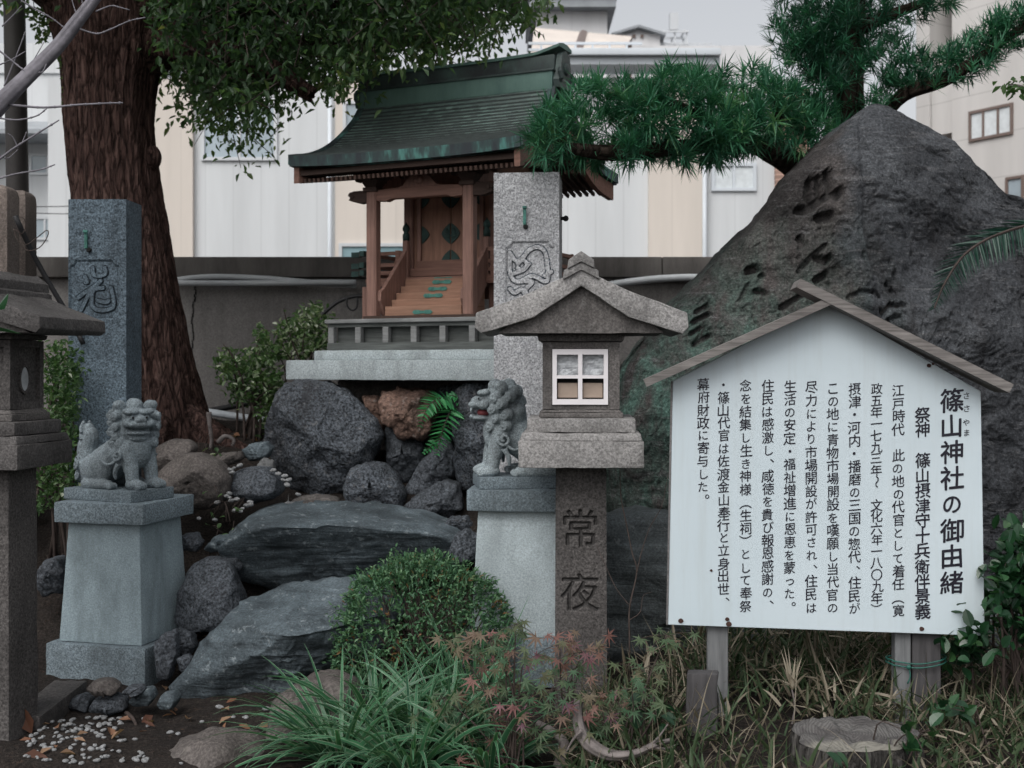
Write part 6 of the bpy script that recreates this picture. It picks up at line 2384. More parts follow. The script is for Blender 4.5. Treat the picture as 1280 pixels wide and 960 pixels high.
def bark_tube(mb, pts, rad, n=96, amp=0.018, seed=0, knots=()):
    pts = np.asarray(pts, float)
    m = len(pts)
    a = np.linspace(0, 2 * PI, n, endpoint=False)
    tan = np.gradient(pts, axis=0)
    tan /= np.linalg.norm(tan, axis=1)[:, None]
    u = np.cross(tan, np.array((0.0, 1.0, 0.05)))
    u /= np.linalg.norm(u, axis=1)[:, None]
    w = np.cross(tan, u)
    s = np.concatenate([[0], np.cumsum(np.linalg.norm(np.diff(pts, axis=0), axis=1))])
    A, S = np.meshgrid(a, s)
    q = np.stack([np.cos(A) * 5, np.sin(A) * 5, S * 1.6], -1)
    disp = ridged(q * np.array((3.4, 3.4, 1.8)), 4, seed) * amp + fbm(q * .5, 3, seed + 4) * amp * 2.2
    Rr = np.asarray(rad)[:, None] + disp
    for ka, ks, kr, kh in knots:
        da = np.angle(np.exp(1j * (A - ka))) * np.asarray(rad)[:, None]
        r2 = (da ** 2 + (S - ks) ** 2) / kr ** 2
        Rr = Rr + kh * np.sqrt(np.clip(1 - r2, 0, 1))
    v = pts[:, None] + (np.cos(A) * Rr)[..., None] * u[:, None] + (np.sin(A) * Rr)[..., None] * w[:, None]
    i = np.arange(m - 1)[:, None] * n
    j = np.arange(n)[None]
    f = np.stack([i + j, i + (j + 1) % n, i + n + (j + 1) % n, i + n + j], -1).reshape(-1, 4)
    mb.add(v.reshape(-1, 3), f)
    return s


def make_camphor():
    rng = np.random.RandomState(21)
    D = 7.0
    base = P(196, 552, D)
    t = thing('camphor_tree', 'big reddish barked tree with a thick trunk and dark overhanging crown, at the upper left', 'tree', (base[0], D, float(ground_z(base[0], D)) - .1))
    ctr = [(214, 600, 66), (208, 560, 60), (196, 510, 56), (180, 440, 54), (165, 370, 54), (155, 310, 54), (147, 250, 51), (141, 200, 50), (137, 150, 51), (137, 100, 54), (140, 50, 62), (138, 10, 68)]
    c = spline([(*P(a, b, D), r / F * D) for a, b, r in ctr], 90)
    mb = MB()
    bark_tube(mb, c[:, :3], c[:, 3], 240, .010, 1, knots=((PI, 3.05, .0, 0), ))
    # roots
    for k, (dx, dy) in enumerate(((.42, -.22), (-.3, -.35), (.35, .15), (.1, -.42))):
        p0 = P(200, 560, D) + np.array((dx * .35, dy * .3, .06))
        q = [p0 + np.array((0, 0, .14)), p0 + np.array((dx * .5, dy * .5, .0)), p0 + np.array((dx * 1.0, dy * .9, -.09)), p0 + np.array((dx * 1.6, dy * 1.3, -.18))]
        s_ = spline(q, 14)
        bark_tube(mb, s_, np.linspace(.09, .025, 14), 24, .008, 10 + k)
    mb.ball(P(190, 197, D - .02), (.055, .06, .075), 16, 10)
    build('trunk', mb, M['bark_red'], t, smooth=True)
    limbs = [([(130, 40), (105, -10), (70, -90), (30, -200), (-10, -330)], (60, 52, 42, 30, 16), 0.0), ([(150, 40), (185, -20), (240, -100), (300, -200), (350, -330)], (60, 56, 44, 30, 16), .3),
             ([(165, 60), (230, 30), (320, 5), (430, -20), (560, -60), (660, -80)], (44, 36, 28, 22, 15, 7), .4), ([(160, 30), (220, -30), (330, -60), (470, -130), (600, -180)], (40, 32, 26, 18, 8), -.7),
             ([(110, 10), (40, -40), (-60, -80), (-180, -120)], (38, 30, 22, 10), -.5), ([(175, 45), (250, 60), (330, 85), (390, 120)], (26, 18, 12, 6), -.4), ([(220, 33), (320, 50), (430, 60), (520, 50)], (20, 14, 9, 5), .8)]
    for k, (pts, rr, dy) in enumerate(limbs):
        n = len(pts)
        q = spline([(*P(a, b, D + dy * i / (n - 1) * 1.2), r / F * D) for i, ((a, b), r) in enumerate(zip(pts, rr))], 30)
        mb = MB()
        bark_tube(mb, q[:, :3], q[:, 3], 40, .008, 30 + k)
        build('limb', mb, M['bark_red'], t, smooth=True)
    # crown: twig clusters of leaves filling the space of the crown
    poly = [(-200, 40), (-60, 20), (25, 0), (70, -30), (120, -10), (190, 20), (196, 90), (210, 120), (240, 150), (280, 190), (330, 195), (348, 150), (392, 140), (430, 135), (455, 100), (500, 95), (545, 75), (600, 75), (640, 55), (665, 30), (695, 5), (700, -60),
            (640, -160), (500, -260), (300, -330), (100, -300), (-120, -200)]
    P2 = np.vstack([poly_sample(rng, poly, 1500), poly_sample(rng, [(190, -60), (200, 60), (260, 120), (420, 100), (520, 60), (640, 20), (640, -80)], 700)])
    low = np.array([np.interp(p[0], [-200, 20, 120, 190, 240, 300, 350, 450, 545, 640, 695], [40, 0, -10, 60, 150, 192, 150, 105, 78, 55, 5]) for p in P2])
    pos, dr, var, LL = [], [], [], []
    twig = MB()
    for (a, b), lo in zip(P2, low):
        d = rng.uniform(6.2, 9.2)
        depth_in = (lo - b)
        if rng.rand() < (.55 if depth_in < 18 else (.25 if depth_in < 40 else 0)):
            continue
        c = P(a, b, d)
        n = rng.randint(16, 30)
        ax = rand_dir(rng, 1)[0] * .12 + np.array((0, 0, -.05))
        for s_ in np.linspace(0, 1, n):
            o = ax * (s_ - .5) * 2 + rng.normal(0, .055, 3)
            pos.append(c + o)
            dd = rng.normal(0, 1, 3) + np.array((0, -.2, -.75))
            dr.append(dd)
            base_v = .14 + .5 * smooth01(110, 0, depth_in)  # painted shade: leaf colour darkens inwards from the crown's lower edge
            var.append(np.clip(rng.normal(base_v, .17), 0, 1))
            LL.append(rng.uniform(.042, .072))
        twig.tube([c - ax, c, c + ax], [.004, .003, .002], 4)
    mb = MB()
    LL = np.array(LL)
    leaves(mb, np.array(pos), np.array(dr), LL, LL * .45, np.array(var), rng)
    # unseen leaves added over the garden, above the frame, to block sky and sun
    k = 1300
    x, y = rng.uniform(-4.6, 1.4, k), rng.uniform(.8, 5.2, k)
    z = 4.6 + .35 * np.abs(y - 4) * 0 + rng.uniform(0, 2.2, k) + .5 * vnoise(np.stack([x, y, 0 * x], 1), 3)
    keep = (z - CAMZ) / np.maximum(y, .1) > (HY + 90) / F
    keep &= vnoise(np.stack([x * .9, y * .9, z * .5], 1), 8) > -.35
    pos2 = np.stack([x, y, z], 1)[keep]
    kk = len(pos2)
    pos2 = np.repeat(pos2, 3, 0) + rng.normal(0, .12, (kk * 3, 3))
    leaves(mb, pos2, rng.normal(0, 1, (kk * 3, 3)) + np.array((0, 0, -.4)), rng.uniform(.10, .16, kk * 3), .075, rng.uniform(.1, .6, kk * 3), rng)
    build('crown', mb, M['leaf_camphor'], t)
    build('twigs', twig, M['twig_dark'], t)
    # small sprouts on the trunk's left edge
    mb = MB()
    k = 160
    pts = poly_sample(rng, [(28, 0), (70, 20), (64, 45), (52, 55), (44, 50), (38, 25)], k)
    pos = np.array([P(a, b, 6.9 + rng.uniform(-.1, .1)) for a, b in pts])
    k2 = 90
    p2 = poly_sample(rng, [(70, 60), (80, 60), (90, 110), (86, 140), (82, 105)], k2)
    pos = np.vstack([pos, [P(a, b, 6.85) for a, b in p2]])
    leaves(mb, pos, rng.normal(0, 1, (k + k2, 3)) + np.array((-.3, -.3, -.3)), rng.uniform(.025, .045, k + k2), .02, rng.uniform(.4, .9, k + k2), rng)
    build('sprouts', mb, M['leaf_camphor'], t)


make_camphor()


def whorls(mb, centers, axes, rng, n=26, L=.095, W=.0085, vbase=.45):
    """rosettes of narrow strap leaves"""
    pos, dr, var, LL = [], [], [], []
    for c, a in zip(centers, axes):
        a = a / (np.linalg.norm(a) + 1e-9)
        vb = np.clip(rng.normal(vbase, .16), 0, 1)
        k = int(n * rng.uniform(.7, 1.25))
        sc_ = rng.uniform(.75, 1.2)
        r = rand_dir(rng, k)
        d = r + a * rng.uniform(.25, .8)
        d[(r @ a) < -.55] *= -1
        pos.append(c + r * .006 + a * rng.uniform(-.03, .03, k)[:, None])
        dr.append(d)
        var.append(np.clip(vb + rng.normal(0, .1, k), 0, 1))
        LL.append(L * sc_ * rng.uniform(.7, 1.1, k))
    pos, dr, var, LL = np.concatenate(pos), np.concatenate(dr), np.concatenate(var), np.concatenate(LL)
    blades(mb, pos, dr, LL, W, .25, var, rng, seg=3)


def make_podocarpus():
    rng = np.random.RandomState(31)
    D = 6.6
    b = P(1062, 640, D)
    t = thing('podocarpus_tree', 'dark green needle-leaved tree trained in long level branches, behind the huge boulder', 'tree', (b[0], D, float(ground_z(b[0], D)) - .1))
    mb = MB()
    q = spline([(*P(a, y, D), r / F * D) for a, y, r in ((1090, 700, 34), (1080, 500, 28), (1066, 300, 22), (1062, 200, 18), (1060, 120, 17), (1062, 40, 15), (1070, -60, 13), (1060, -200, 9))], 60)
    bark_tube(mb, q[:, :3], q[:, 3], 40, .006, 5)
    build('trunk', mb, M['bark_dark'], t, smooth=True)
    brs = [([(1068, 300, 6.6, 16), (1010, 225, 6.4, 16), (978, 196, 6.25, 15), (930, 178, 6.0, 11), (850, 184, 5.75, 9), (770, 190, 5.55, 9), (710, 185, 5.4, 5)], 'l'),
           ([(1062, 210, 6.6, 10), (1095, 160, 6.5, 8), (1130, 118, 6.35, 8), (1185, 98, 6.2, 7), (1240, 60, 6.1, 5), (1300, 20, 6.0, 4)], 'r'),
           ([(1061, 110, 6.6, 7), (1025, 75, 6.6, 5), (1000, 50, 6.6, 3), (985, 40, 6.6, 2)], 'u'), ([(1064, 40, 6.6, 9), (1110, 20, 6.5, 7), (1160, 0, 6.4, 4)], 'u'),
           ([(920, 184, 6.0, 8), (880, 150, 5.8, 5), (830, 125, 5.7, 4), (760, 120, 5.6, 3)], 'u'), ([(960, 190, 6.2, 7), (975, 140, 6.1, 5), (960, 105, 6.0, 3)], 'u')]
    for pts, _ in brs:
        mb = MB()
        q = spline([(*P(a, y, d), r / F * d) for a, y, d, r in pts], 24)
        bark_tube(mb, q[:, :3], q[:, 3], 20, .004, 7)
        build('branch', mb, M['bark_dark'], t, smooth=True)
    # foliage pads; every pad is a volume of rosettes round its branch
    limb = [(660, 165), (672, 140), (700, 122), (735, 108), (770, 98), (800, 105), (838, 82), (870, 95), (905, 84), (935, 84), (962, 92), (1000, 108), (1030, 130), (1050, 165), (1010, 190), (965, 176), (935, 170), (915, 190), (880, 206), (850, 210), (835, 195), (800, 195), (770, 205), (735, 208), (712, 200), (690, 205), (672, 190)]
    pts = np.vstack([poly_sample(rng, limb, 430), poly_sample(rng, [(870, 150), (960, 140), (1010, 150), (985, 180), (930, 192), (880, 205)], 70)])
    C, A = [], []
    for a, y in pts:
        yc = 160
        d0 = np.interp(a, [660, 800, 950, 1050], [5.42, 5.6, 5.95, 6.4])
        d = d0 + rng.uniform(-.24, .26)
        C.append(P(a, y, d))
        A.append(np.array(((a - 850) / 400 + rng.normal(0, .4), (d - d0) * 3 + rng.normal(0, .35), (yc - y) / 60 + .35 + rng.normal(0, .3))))
    mb = MB()
    whorls(mb, C, A, rng, 27, .098, .0092, .58)
    build('limb_foliage', mb, M['leaf_podo'], t)
    crown = [(958, 0), (975, 20), (985, 45), (960, 60), (980, 72), (1005, 80), (1020, 100), (1035, 120), (1060, 100), (1090, 80), (1110, 60), (1130, 50), (1110, 35), (1150, 25), (1190, 5), (1180, -60), (1100, -140), (1000, -120), (950, -60)]
    pts = np.vstack([poly_sample(rng, crown, 380), poly_sample(rng, [(985, 20), (1060, 0), (1095, 50), (1080, 100), (1040, 125), (1005, 95)], 170)])
    C, A = [], []
    for a, y in pts:
        d = 6.55 + rng.uniform(-.4, .4)
        C.append(P(a, y, d))
        A.append(np.array(((a - 1060) / 80, rng.normal(-.2, .5), .5 + rng.normal(0, .5))))
    mb = MB()
    whorls(mb, C, A, rng, 24, .095, .0085, .32)
    build('upper_foliage', mb, M['leaf_podo'], t)
    strip = [(1100, 92), (1130, 72), (1165, 70), (1200, 52), (1240, 25), (1300, -10), (1320, 40), (1265, 62), (1230, 90), (1200, 105), (1170, 108), (1140, 108), (1112, 112)]
    pts = np.vstack([poly_sample(rng, strip, 210), poly_sample(rng, [(1092, 90), (1130, 50), (1150, 60), (1120, 100), (1085, 135)], 16)])
    C, A = [], []
    for a, y in pts:
        d = np.interp(a, [1100, 1280], [6.4, 6.05]) + rng.uniform(-.16, .16)
        C.append(P(a, y, d))
        A.append(np.array((.5 + rng.normal(0, .4), rng.normal(-.2, .4), .6 + rng.normal(0, .5))))
    mb = MB()
    whorls(mb, C, A, rng, 22, .085, .008, .4)
    build('side_foliage', mb, M['leaf_podo'], t)
    low = [(1000, 118), (1060, 118), (1090, 150), (1050, 190), (1010, 178), (985, 150)]
    pts = np.vstack([poly_sample(rng, low, 70), poly_sample(rng, [(1075, 125), (1105, 105), (1120, 125), (1090, 140)], 14), poly_sample(rng, [(1095, 70), (1130, 40), (1130, 80), (1105, 100)], 7), poly_sample(rng, [(955, 40), (985, 20), (1000, 70), (985, 100), (960, 60)], 22)])
    C = [P(a, y, 6.35 + rng.uniform(-.15, .3)) for a, y in pts]
    A = [np.array((rng.normal(0, .7), -.5, .7)) for _ in pts]
    mb = MB()
    whorls(mb, C, A, rng, 20, .085, .008, .5)
    build('inner_foliage', mb, M['leaf_podo'], t)


make_podocarpus()


def make_bare_branch():
    rng = np.random.RandomState(41)
    D = 4.2
    p = lambda a, b, d=D: P(a, b, d)
    t0 = p(-330, 700)
    t = thing('bare_tree', 'leafless grey branch with thin twigs crossing the upper left corner', 'tree', (t0[0], D, float(ground_z(t0[0], D)) - .05))
    mb = MB()
    q = spline([(*p(-330, 960), .09), (*p(-310, 600), .08), (*p(-200, 330), .06), (*p(-90, 210), .042), (*p(-20, 152), .030)], 30)
    bark_tube(mb, q[:, :3], q[:, 3], 20, .003, 2)
    build('trunk', mb, M['branch_grey'], t, smooth=True)
    mb = MB()
    q = spline([(*p(-24, 155), .031), (*p(0, 130), .027), (*p(35, 95), .023), (*p(70, 60), .0205), (*p(100, 22), .018), (*p(126, -12), .0155), (*p(160, -60), .012)], 40)
    bark_tube(mb, q[:, :3], q[:, 3], 24, .0022, 3)
    build('branch', mb, M['branch_grey'], t, smooth=True)
    tw = [([(10, 131), (55, 134), (95, 131), (130, 130), (154, 129)], 2.6), ([(-10, 146), (20, 149), (45, 144), (58, 135)], 2.0), ([(-5, 203), (20, 185), (45, 168), (74, 150)], 2.4), ([(22, 186), (16, 172), (10, 166)], 1.3), ([(28, 178), (34, 165)], 1.3),
          ([(-5, 224), (20, 218), (50, 212), (68, 205)], 2.0), ([(-8, 58), (10, 72), (25, 84), (33, 90)], 2.2), ([(6, 108), (14, 85), (26, 55), (32, 40)], 1.6), ([(-5, 82), (15, 74), (32, 65)], 1.5), ([(26, 0), (45, 12), (65, 25), (85, 38)], 1.9), ([(2, 33), (14, 22), (28, 8)], 1.5),
          ([(100, 37), (112, 40), (124, 41), (140, 35), (162, 27), (182, 22)], 2.0), ([(120, 15), (138, 8), (150, 9), (162, 12)], 1.6), ([(101, 20), (103, 6), (100, -8)], 1.5), ([(60, 68), (58, 80), (54, 90), (48, 93)], 1.6), ([(36, 85), (44, 72), (54, 52)], 1.2), ([(98, 25), (92, 8), (88, -8)], 1.3), ([(-5, 190), (8, 198), (22, 188)], 1.3)]
    mb = MB()
    for pts, w in tw:
        k = len(pts)
        dd = rng.uniform(-.06, .06)
        q = spline([p(a + rng.normal(0, .5), b + rng.normal(0, .8), D + dd * i / k) for i, (a, b) in enumerate(pts)], k * 5)
        mb.tube(q, np.linspace(w, w * .55, len(q)) / F * D * .62, 6)
        for j in range(2, len(q) - 1, 3):
            mb.ball(q[j], w / F * D * .75, 6, 4)
    build('twigs', mb, M['branch_grey'], t, smooth=True)


make_bare_branch()


# ------------------------------------------------------------------ shrubs and low plants
def shrub(name, lab, polys, d, dd, n, L, W, mat, rng, base, cat='shrub', stems=5, vm=.5, vs_=.2, group=None, up=.4, cluster=True, stem_mat='twig_dark', sr=.009, rnd=False):
    t = thing(name, lab, cat, base, group=group)
    mb = MB()
    P2 = np.vstack([poly_sample(rng, pl, int(n * w)) for pl, w in polys])
    pos = np.array([P(a, b, d + rng.uniform(-dd, dd)) for a, b in P2])
    if cluster:
        k = 5
        pos = np.repeat(pos, k, 0) + rng.normal(0, L * .55, (len(pos) * k, 3))
    dirs = rng.normal(0, 1, (len(pos), 3)) + np.array((0, -.25, up))
    (round_leaves if rnd else leaves)(mb, pos, dirs, L * rng.uniform(.7, 1.2, len(pos)), W * rng.uniform(.8, 1.2, len(pos)), np.clip(rng.normal(vm, vs_, len(pos)), 0, 1), rng, fold=.2)
    build('foliage', mb, mat, t)
    sm = MB()
    idx = rng.choice(len(pos), stems, replace=False)
    for i in idx:
        p0 = np.array(base) + np.array((rng.normal(0, .06), rng.normal(0, .05), -.02))
        p1 = pos[i]
        m1 = p0 * .6 + p1 * .4 + np.array((0, 0, .08)) + rng.normal(0, .02, 3)
        m2 = p0 * .25 + p1 * .75 + np.array((0, 0, .06)) + rng.normal(0, .02, 3)
        sm.tube(spline([p0, m1, m2, p1 + (p1 - m2) * .15], 10), np.linspace(sr, sr * .35, 10), 6)
    build('stems', sm, M[stem_mat], t, smooth=True)
    return t


def at_ground(px, py, d0=5.0):
    dd = d0
    for _ in range(40):
        z = float(ground_z((px - 640) / F * dd, dd))
        dd = .5 * dd + .5 * (CAMZ - z) * F / (py - HY)
    return P(px, py, dd)


def make_shrubs():
    rng = np.random.RandomState(51)
    b = P(320, 545, 6.9)
    b[2] = float(ground_z(b[0], b[1]))
    shrub('leafy_shrub', 'leafy shrub with pale tipped leaves against the wall, left of the large boulder', [([(268, 460), (285, 440), (310, 448), (330, 428), (345, 440), (350, 470), (345, 500), (340, 535), (325, 530), (318, 500), (290, 500), (278, 480)], .8), ([(318, 420), (330, 412), (335, 430), (322, 432)], .05), ([(335, 470), (350, 470), (345, 545), (334, 545)], .15)],
          6.95, .22, 330, .042, .02, M['leaf_shrub'], rng, b, stems=16, vm=.55, vs_=.28)
    b = P(388, 470, 7.1)
    b[2] = float(ground_z(b[0], b[1]))
    shrub('leafy_shrub', 'taller leafy shrub with pale tipped leaves standing at the left end of the granite slab', [([(346, 425), (352, 405), (368, 398), (385, 385), (400, 383), (412, 400), (408, 430), (398, 448), (370, 448), (350, 446)], 1)],
          7.1, .18, 190, .042, .02, M['leaf_shrub'], rng, b, stems=12, vm=.7, vs_=.3)
    b = P(78, 640, 5.6)
    b[2] = float(ground_z(b[0], b[1]))
    shrub('leafy_shrub', 'small leafy shrub seen between the left lantern and the dark granite pillar', [([(56, 440), (75, 430), (95, 440), (98, 500), (95, 560), (70, 560), (58, 500)], .75), ([(40, 575), (110, 565), (115, 620), (45, 640)], .45)],
          5.55, .2, 330, .032, .017, M['leaf_shrub'], rng, b, stems=9, vm=.35, vs_=.28)
    b = at_ground(1262, 900)
    shrub('glossy_shrub', 'glossy dark green shrub at the right edge beside the white board', [([(1246, 668), (1270, 652), (1310, 660), (1330, 800), (1280, 795), (1252, 790), (1238, 770), (1244, 720), (1260, 700)], .8), ([(1180, 795), (1215, 770), (1235, 800), (1225, 822), (1190, 830)], .16)],
          4.0, .2, 190, .052, .03, M['leaf_glossy'], rng, b, stems=14, vm=.4, vs_=.25, sr=.006, rnd=True)
    for i, (px, py, n, lab) in enumerate(((1145, 935, 9, 'low shoot with round bright green leaves beside the stump'), (1195, 900, 10, 'low shoot with round bright green leaves under the right end of the board'), (808, 905, 9, 'bluish green broad-leaved shoot in the dry grass below the left board post'), (1040, 990, 8, 'broad-leaved shoot cut off by the bottom edge in front of the stump'))):
        b = at_ground(px, py + 40)
        mbx = [([(px - 24, py - 28), (px + 24, py - 30), (px + 28, py + 8), (px - 22, py + 10)], 1)]
        shrub('broad_leaf_shoot', lab, mbx, b[1] - .05, .06, n + 4, .052, .036, M['leaf_glossy'], rng, b, cat='plant', sr=.003, rnd=True, stems=min(5, n - 1), vm=.5 if i != 2 else .25, vs_=.2, cluster=False, group='broad-leaved shoots')
    for px, py, d, lab in ((275, 636, 5.45, 'small green weed growing between the brown and grey rocks'), (292, 676, 5.4, 'tiny green weed left of the broad slate boulder'), (262, 566, 5.9, 'small green weed on the bare soil below the shrub'), (64, 715, 5.5, 'small yellowing weed between the left lantern and the pedestal')):
        b = P(px, py + 10, d)
        w, h = (26, 20) if px in (275, 66) else (14, 9)
        shrub('small_weed', lab, [([(px - w, py - h), (px + w, py - h), (px + w, py + h), (px - w, py + h)], 1)], d, .05, 9, .035, .02, M['leaf_shrub'], rng, b, cat='weed', sr=.0022, rnd=True, stems=4, vm=.45, vs_=.25, cluster=False, group='small green weeds')
    # leaf sprays entering from outside the frame
    b = P(1430, 700, 4.6)
    b[2] = float(ground_z(b[0], b[1]))
    t = thing('leaning_shrub', 'tip of a leafy twig entering at the right edge in front of the apartment block', 'shrub', b)
    mb = MB()
    q = spline([b, P(1400, 400, 4.6), P(1340, 200, 4.6), P(1290, 118, 4.6), P(1258, 104, 4.6)], 30)
    mb.tube(q, np.linspace(.02, .002, 30), 6)
    build('stems', mb, M['twig'], t, smooth=True)
    mb = MB()
    pos = q[18:][rng.randint(0, 12, 40)] + rng.normal(0, .02, (40, 3))
    leaves(mb, pos, rng.normal(0, 1, (40, 3)) + np.array((-.5, -.2, 0)), .045, .02, rng.uniform(.2, .7, 40), rng)
    build('foliage', mb, M['leaf_shrub'], t)
    b = P(-160, 900, 3.2)
    b[2] = 0
    t = thing('camellia', 'green camellia leaves poking in at the left edge in front of the left lantern roof', 'plant', b)
    mb = MB()
    q = spline([b, P(-150, 600, 3.2), P(-90, 450, 3.2), P(-22, 409, 3.2)], 24)
    mb.tube(q, np.linspace(.02, .003, 24), 6)
    build('stems', mb, M['twig'], t, smooth=True)
    mb = MB()
    for px, py, dx, dz, L in ((-14, 412, 1, .02, .095), (-6, 388, .4, .3, .07), (-30, 400, .3, .9, .08), (-40, 420, .5, -.8, .08), (-60, 430, -.6, .2, .08)):
        leaves(mb, np.array([P(px, py, 3.2)]), np.array([(dx, -.15, dz)]), L, .035, np.array([.6]), rng, fold=.12)
    build('foliage', mb, M['leaf_glossy'], t)


make_shrubs()


def make_azalea():
    rng = np.random.RandomState(61)
    c = P(527, 812, 4.72)
    R = np.array((.352, .34, .375))
    t = thing('clipped_azalea', 'dense clipped round azalea bush with tiny leaves, left of the right pedestal', 'bush', (c[0], c[1], float(ground_z(c[0], c[1]))))
    n = 15000
    u = rand_dir(rng, n)
    u = u[u[:, 2] > -.55]
    k = len(u)
    r = 1 - np.abs(rng.normal(0, .07, k)) + .075 * fbm(u * 2.6, 3, 4) + .05 * fbm(u * 11, 2, 14)
    pos = c + u * R * r[:, None]
    dirs = u * .9 + rng.normal(0, .75, (k, 3)) + np.array((0, 0, .3))
    mb = MB()
    var = np.clip(rng.normal(.47, .2, k), 0, .9)
    hot = fbm(u * 6, 2, 99) > .62
    var = np.where((rng.rand(k) < .02) | (hot & (rng.rand(k) < .3)), rng.uniform(.92, 1, k), var)
    leaves(mb, pos, dirs, rng.uniform(.016, .028, k), rng.uniform(.008, .012, k), var, rng, fold=.2)
    # a few shoots sticking out
    m = 260
    u2 = rand_dir(rng, m)
    u2[:, 2] = np.abs(u2[:, 2])
    for q in range(7):
        u2 = u2[::1] if q < 3 else u2[:60]
        m = len(u2)
        leaves(mb, c + u2 * R * (1.0 + .02 * q), u2 + rng.normal(0, .8, (m, 3)), .02, .009, rng.uniform(.4, .85, m), rng)
    build('foliage', mb, M['leaf_azalea'], t)
    sm = MB()
    for _ in range(70):
        e = rand_dir(rng, 1)[0]
        e[2] = abs(e[2]) * .9
        p0 = np.array((c[0], c[1], float(ground_z(c[0], c[1])))) + rng.normal(0, .04, 3) * np.array((1, 1, 0))
        p1 = c + e * R * .9
        sm.tube(spline([p0, (p0 + p1) / 2 + rng.normal(0, .03, 3), p1], 6), np.linspace(.008, .002, 6), 5)
    build('stems', sm, M['twig_dark'], t, smooth=True)


make_azalea()


def make_liriope():
    rng = np.random.RandomState(71)
    spec = [((470, 905), 4.15, 165, 'middle of the striped grass clumps, in front of the clipped bush'), ((560, 915), 4.05, 150, 'striped grass clump nearest the maple, right of the others'), ((425, 945), 3.95, 135, 'striped grass clump leaning left over the pale brown rock'),
            ((515, 965), 3.8, 130, 'nearest striped grass clump, cut off by the bottom edge'), ((610, 975), 3.8, 60, 'striped grass clump at the bottom edge under the red maple'), ((600, 850), 4.35, 40, 'upright striped grass clump just below the clipped bush')]
    for (px, py), d, n, lab in spec:
        c = P(px, py, d)
        c[2] = float(ground_z(c[0], c[1])) + .0
        t = thing('striped_grass', lab, 'grass clump', c, group='striped grass clumps')
        a = rng.uniform(0, 2 * PI, n)
        up = rng.uniform(.35, 1.9, n) if py != 850 else rng.uniform(1.6, 4, n)
        dirs = np.stack([np.cos(a) - .12, np.sin(a) - .1, up], 1)
        pos = c + np.stack([np.cos(a), np.sin(a), a * 0], 1) * rng.uniform(0, .06, n)[:, None]
        mb = MB()
        blades(mb, pos, dirs, rng.uniform(.26, .50, n), rng.uniform(.015, .024, n), rng.uniform(.9, 2.6, n) * (1 if py != 850 else .4), rng.uniform(0, 1, n), rng, seg=9, edge=True)
        build('blades', mb, M['leaf_liriope'], t, smooth=True)
        mb = MB()
        mb.ball(c + np.array((0, 0, .01)), (.05, .05, .035), 10, 6)
        build('crown_base', mb, M['twig_dark'], t)


make_liriope()


def maple_leaf(mb, c, nrm, fwd, S, var):
    n = nrm / np.linalg.norm(nrm)
    f = fwd - n * fwd.dot(n)
    f /= np.linalg.norm(f) + 1e-9
    s = np.cross(n, f)
    ang = [-128, -100, -76, -53, -36, -16, 0, 16, 36, 53, 76, 100, 128]
    rad = [.52, .20, .80, .26, .93, .30, 1.0, .30, .93, .26, .80, .20, .52]
    V = [c]
    for a, r in zip(ang, rad):
        a = math.radians(a)
        V.append(c + (f * math.cos(a) + s * math.sin(a)) * r * S - n * (r ** 2) * S * .18)
    fc = [(0, i, i + 1) for i in range(1, len(ang))]
    mb.add(V, fc, 0, var=[var] * len(V))


def make_maples():
    rng = np.random.RandomState(81)
    A = [(645, 780, .35, 8), (612, 800, .55, 12), (578, 815, .7, 9), (595, 838, .75, 8), (632, 828, .85, 10), (655, 815, .25, 8), (640, 858, .3, 10), (675, 862, .15, 12), (555, 872, .5, 10), (582, 892, .3, 9), (620, 905, .85, 12), (655, 885, .95, 9),
         (640, 930, .9, 14), (595, 948, .9, 10), (672, 915, .55, 9), (615, 870, .35, 9), (698, 850, .2, 8)]
    B = [(700, 805, .9, 12), (728, 815, .95, 10), (715, 838, .15, 10), (745, 815, .85, 5), (690, 825, .6, 6)]
    C = [(800, 838, .3, 12), (790, 862, .12, 10), (772, 876, .45, 10), (742, 876, .7, 12), (752, 900, .35, 8), (765, 908, .2, 12), (722, 915, .35, 10), (832, 795, .4, 12), (818, 872, .15, 6), (708, 930, .5, 8), (735, 945, .4, 8)]
    for cl, base, d, lab in ((A, (640, 1020), 3.75, 'red and green maple seedling at the bottom centre beside the striped grass'), (B, (705, 900), 4.05, 'purplish maple seedling at the foot of the lantern post'), (C, (770, 990), 3.75, 'greenish orange maple seedling among the dry grass below the lantern')):
        b = P(base[0], base[1], d)
        b[2] = float(ground_z(b[0], b[1])) - .01
        t = thing('maple_seedling', lab, 'maple', b, group='maple seedlings')
        mb, sm = MB(), MB()
        for px, py, hue, n in cl:
            c = P(px, py, d + rng.uniform(-.14, .1))
            q = spline([b + rng.normal(0, .015, 3) * np.array((1, 1, 0)), b * .5 + c * .5 + np.array((0, 0, .05)) + rng.normal(0, .02, 3), c], 10)
            sm.tube(q, np.linspace(.004, .0015, 10), 5)
            for k in range(n):
                o = rng.normal(0, 1, 3) * np.array((.042, .05, .024))
                nrm = np.array((rng.normal(0, .4), -.75 + rng.normal(0, .35), .75 + rng.normal(0, .25)))
                fw = np.array((rng.normal(0, 1), rng.normal(-.4, .4), -.75 + rng.normal(0, .35)))
                S = rng.uniform(.030, .050)
                maple_leaf(mb, c + o, nrm, fw, S, np.clip(rng.normal(hue * .9 - .06, .2), 0, 1))
                sm.tube([c, c + o * .55 + np.array((0, 0, .006)), c + o], .0009, 4)
        build('leaves', mb, M['leaf_maple'], t)
        build('stems', sm, M['twig_dark'], t, smooth=True)


make_maples()


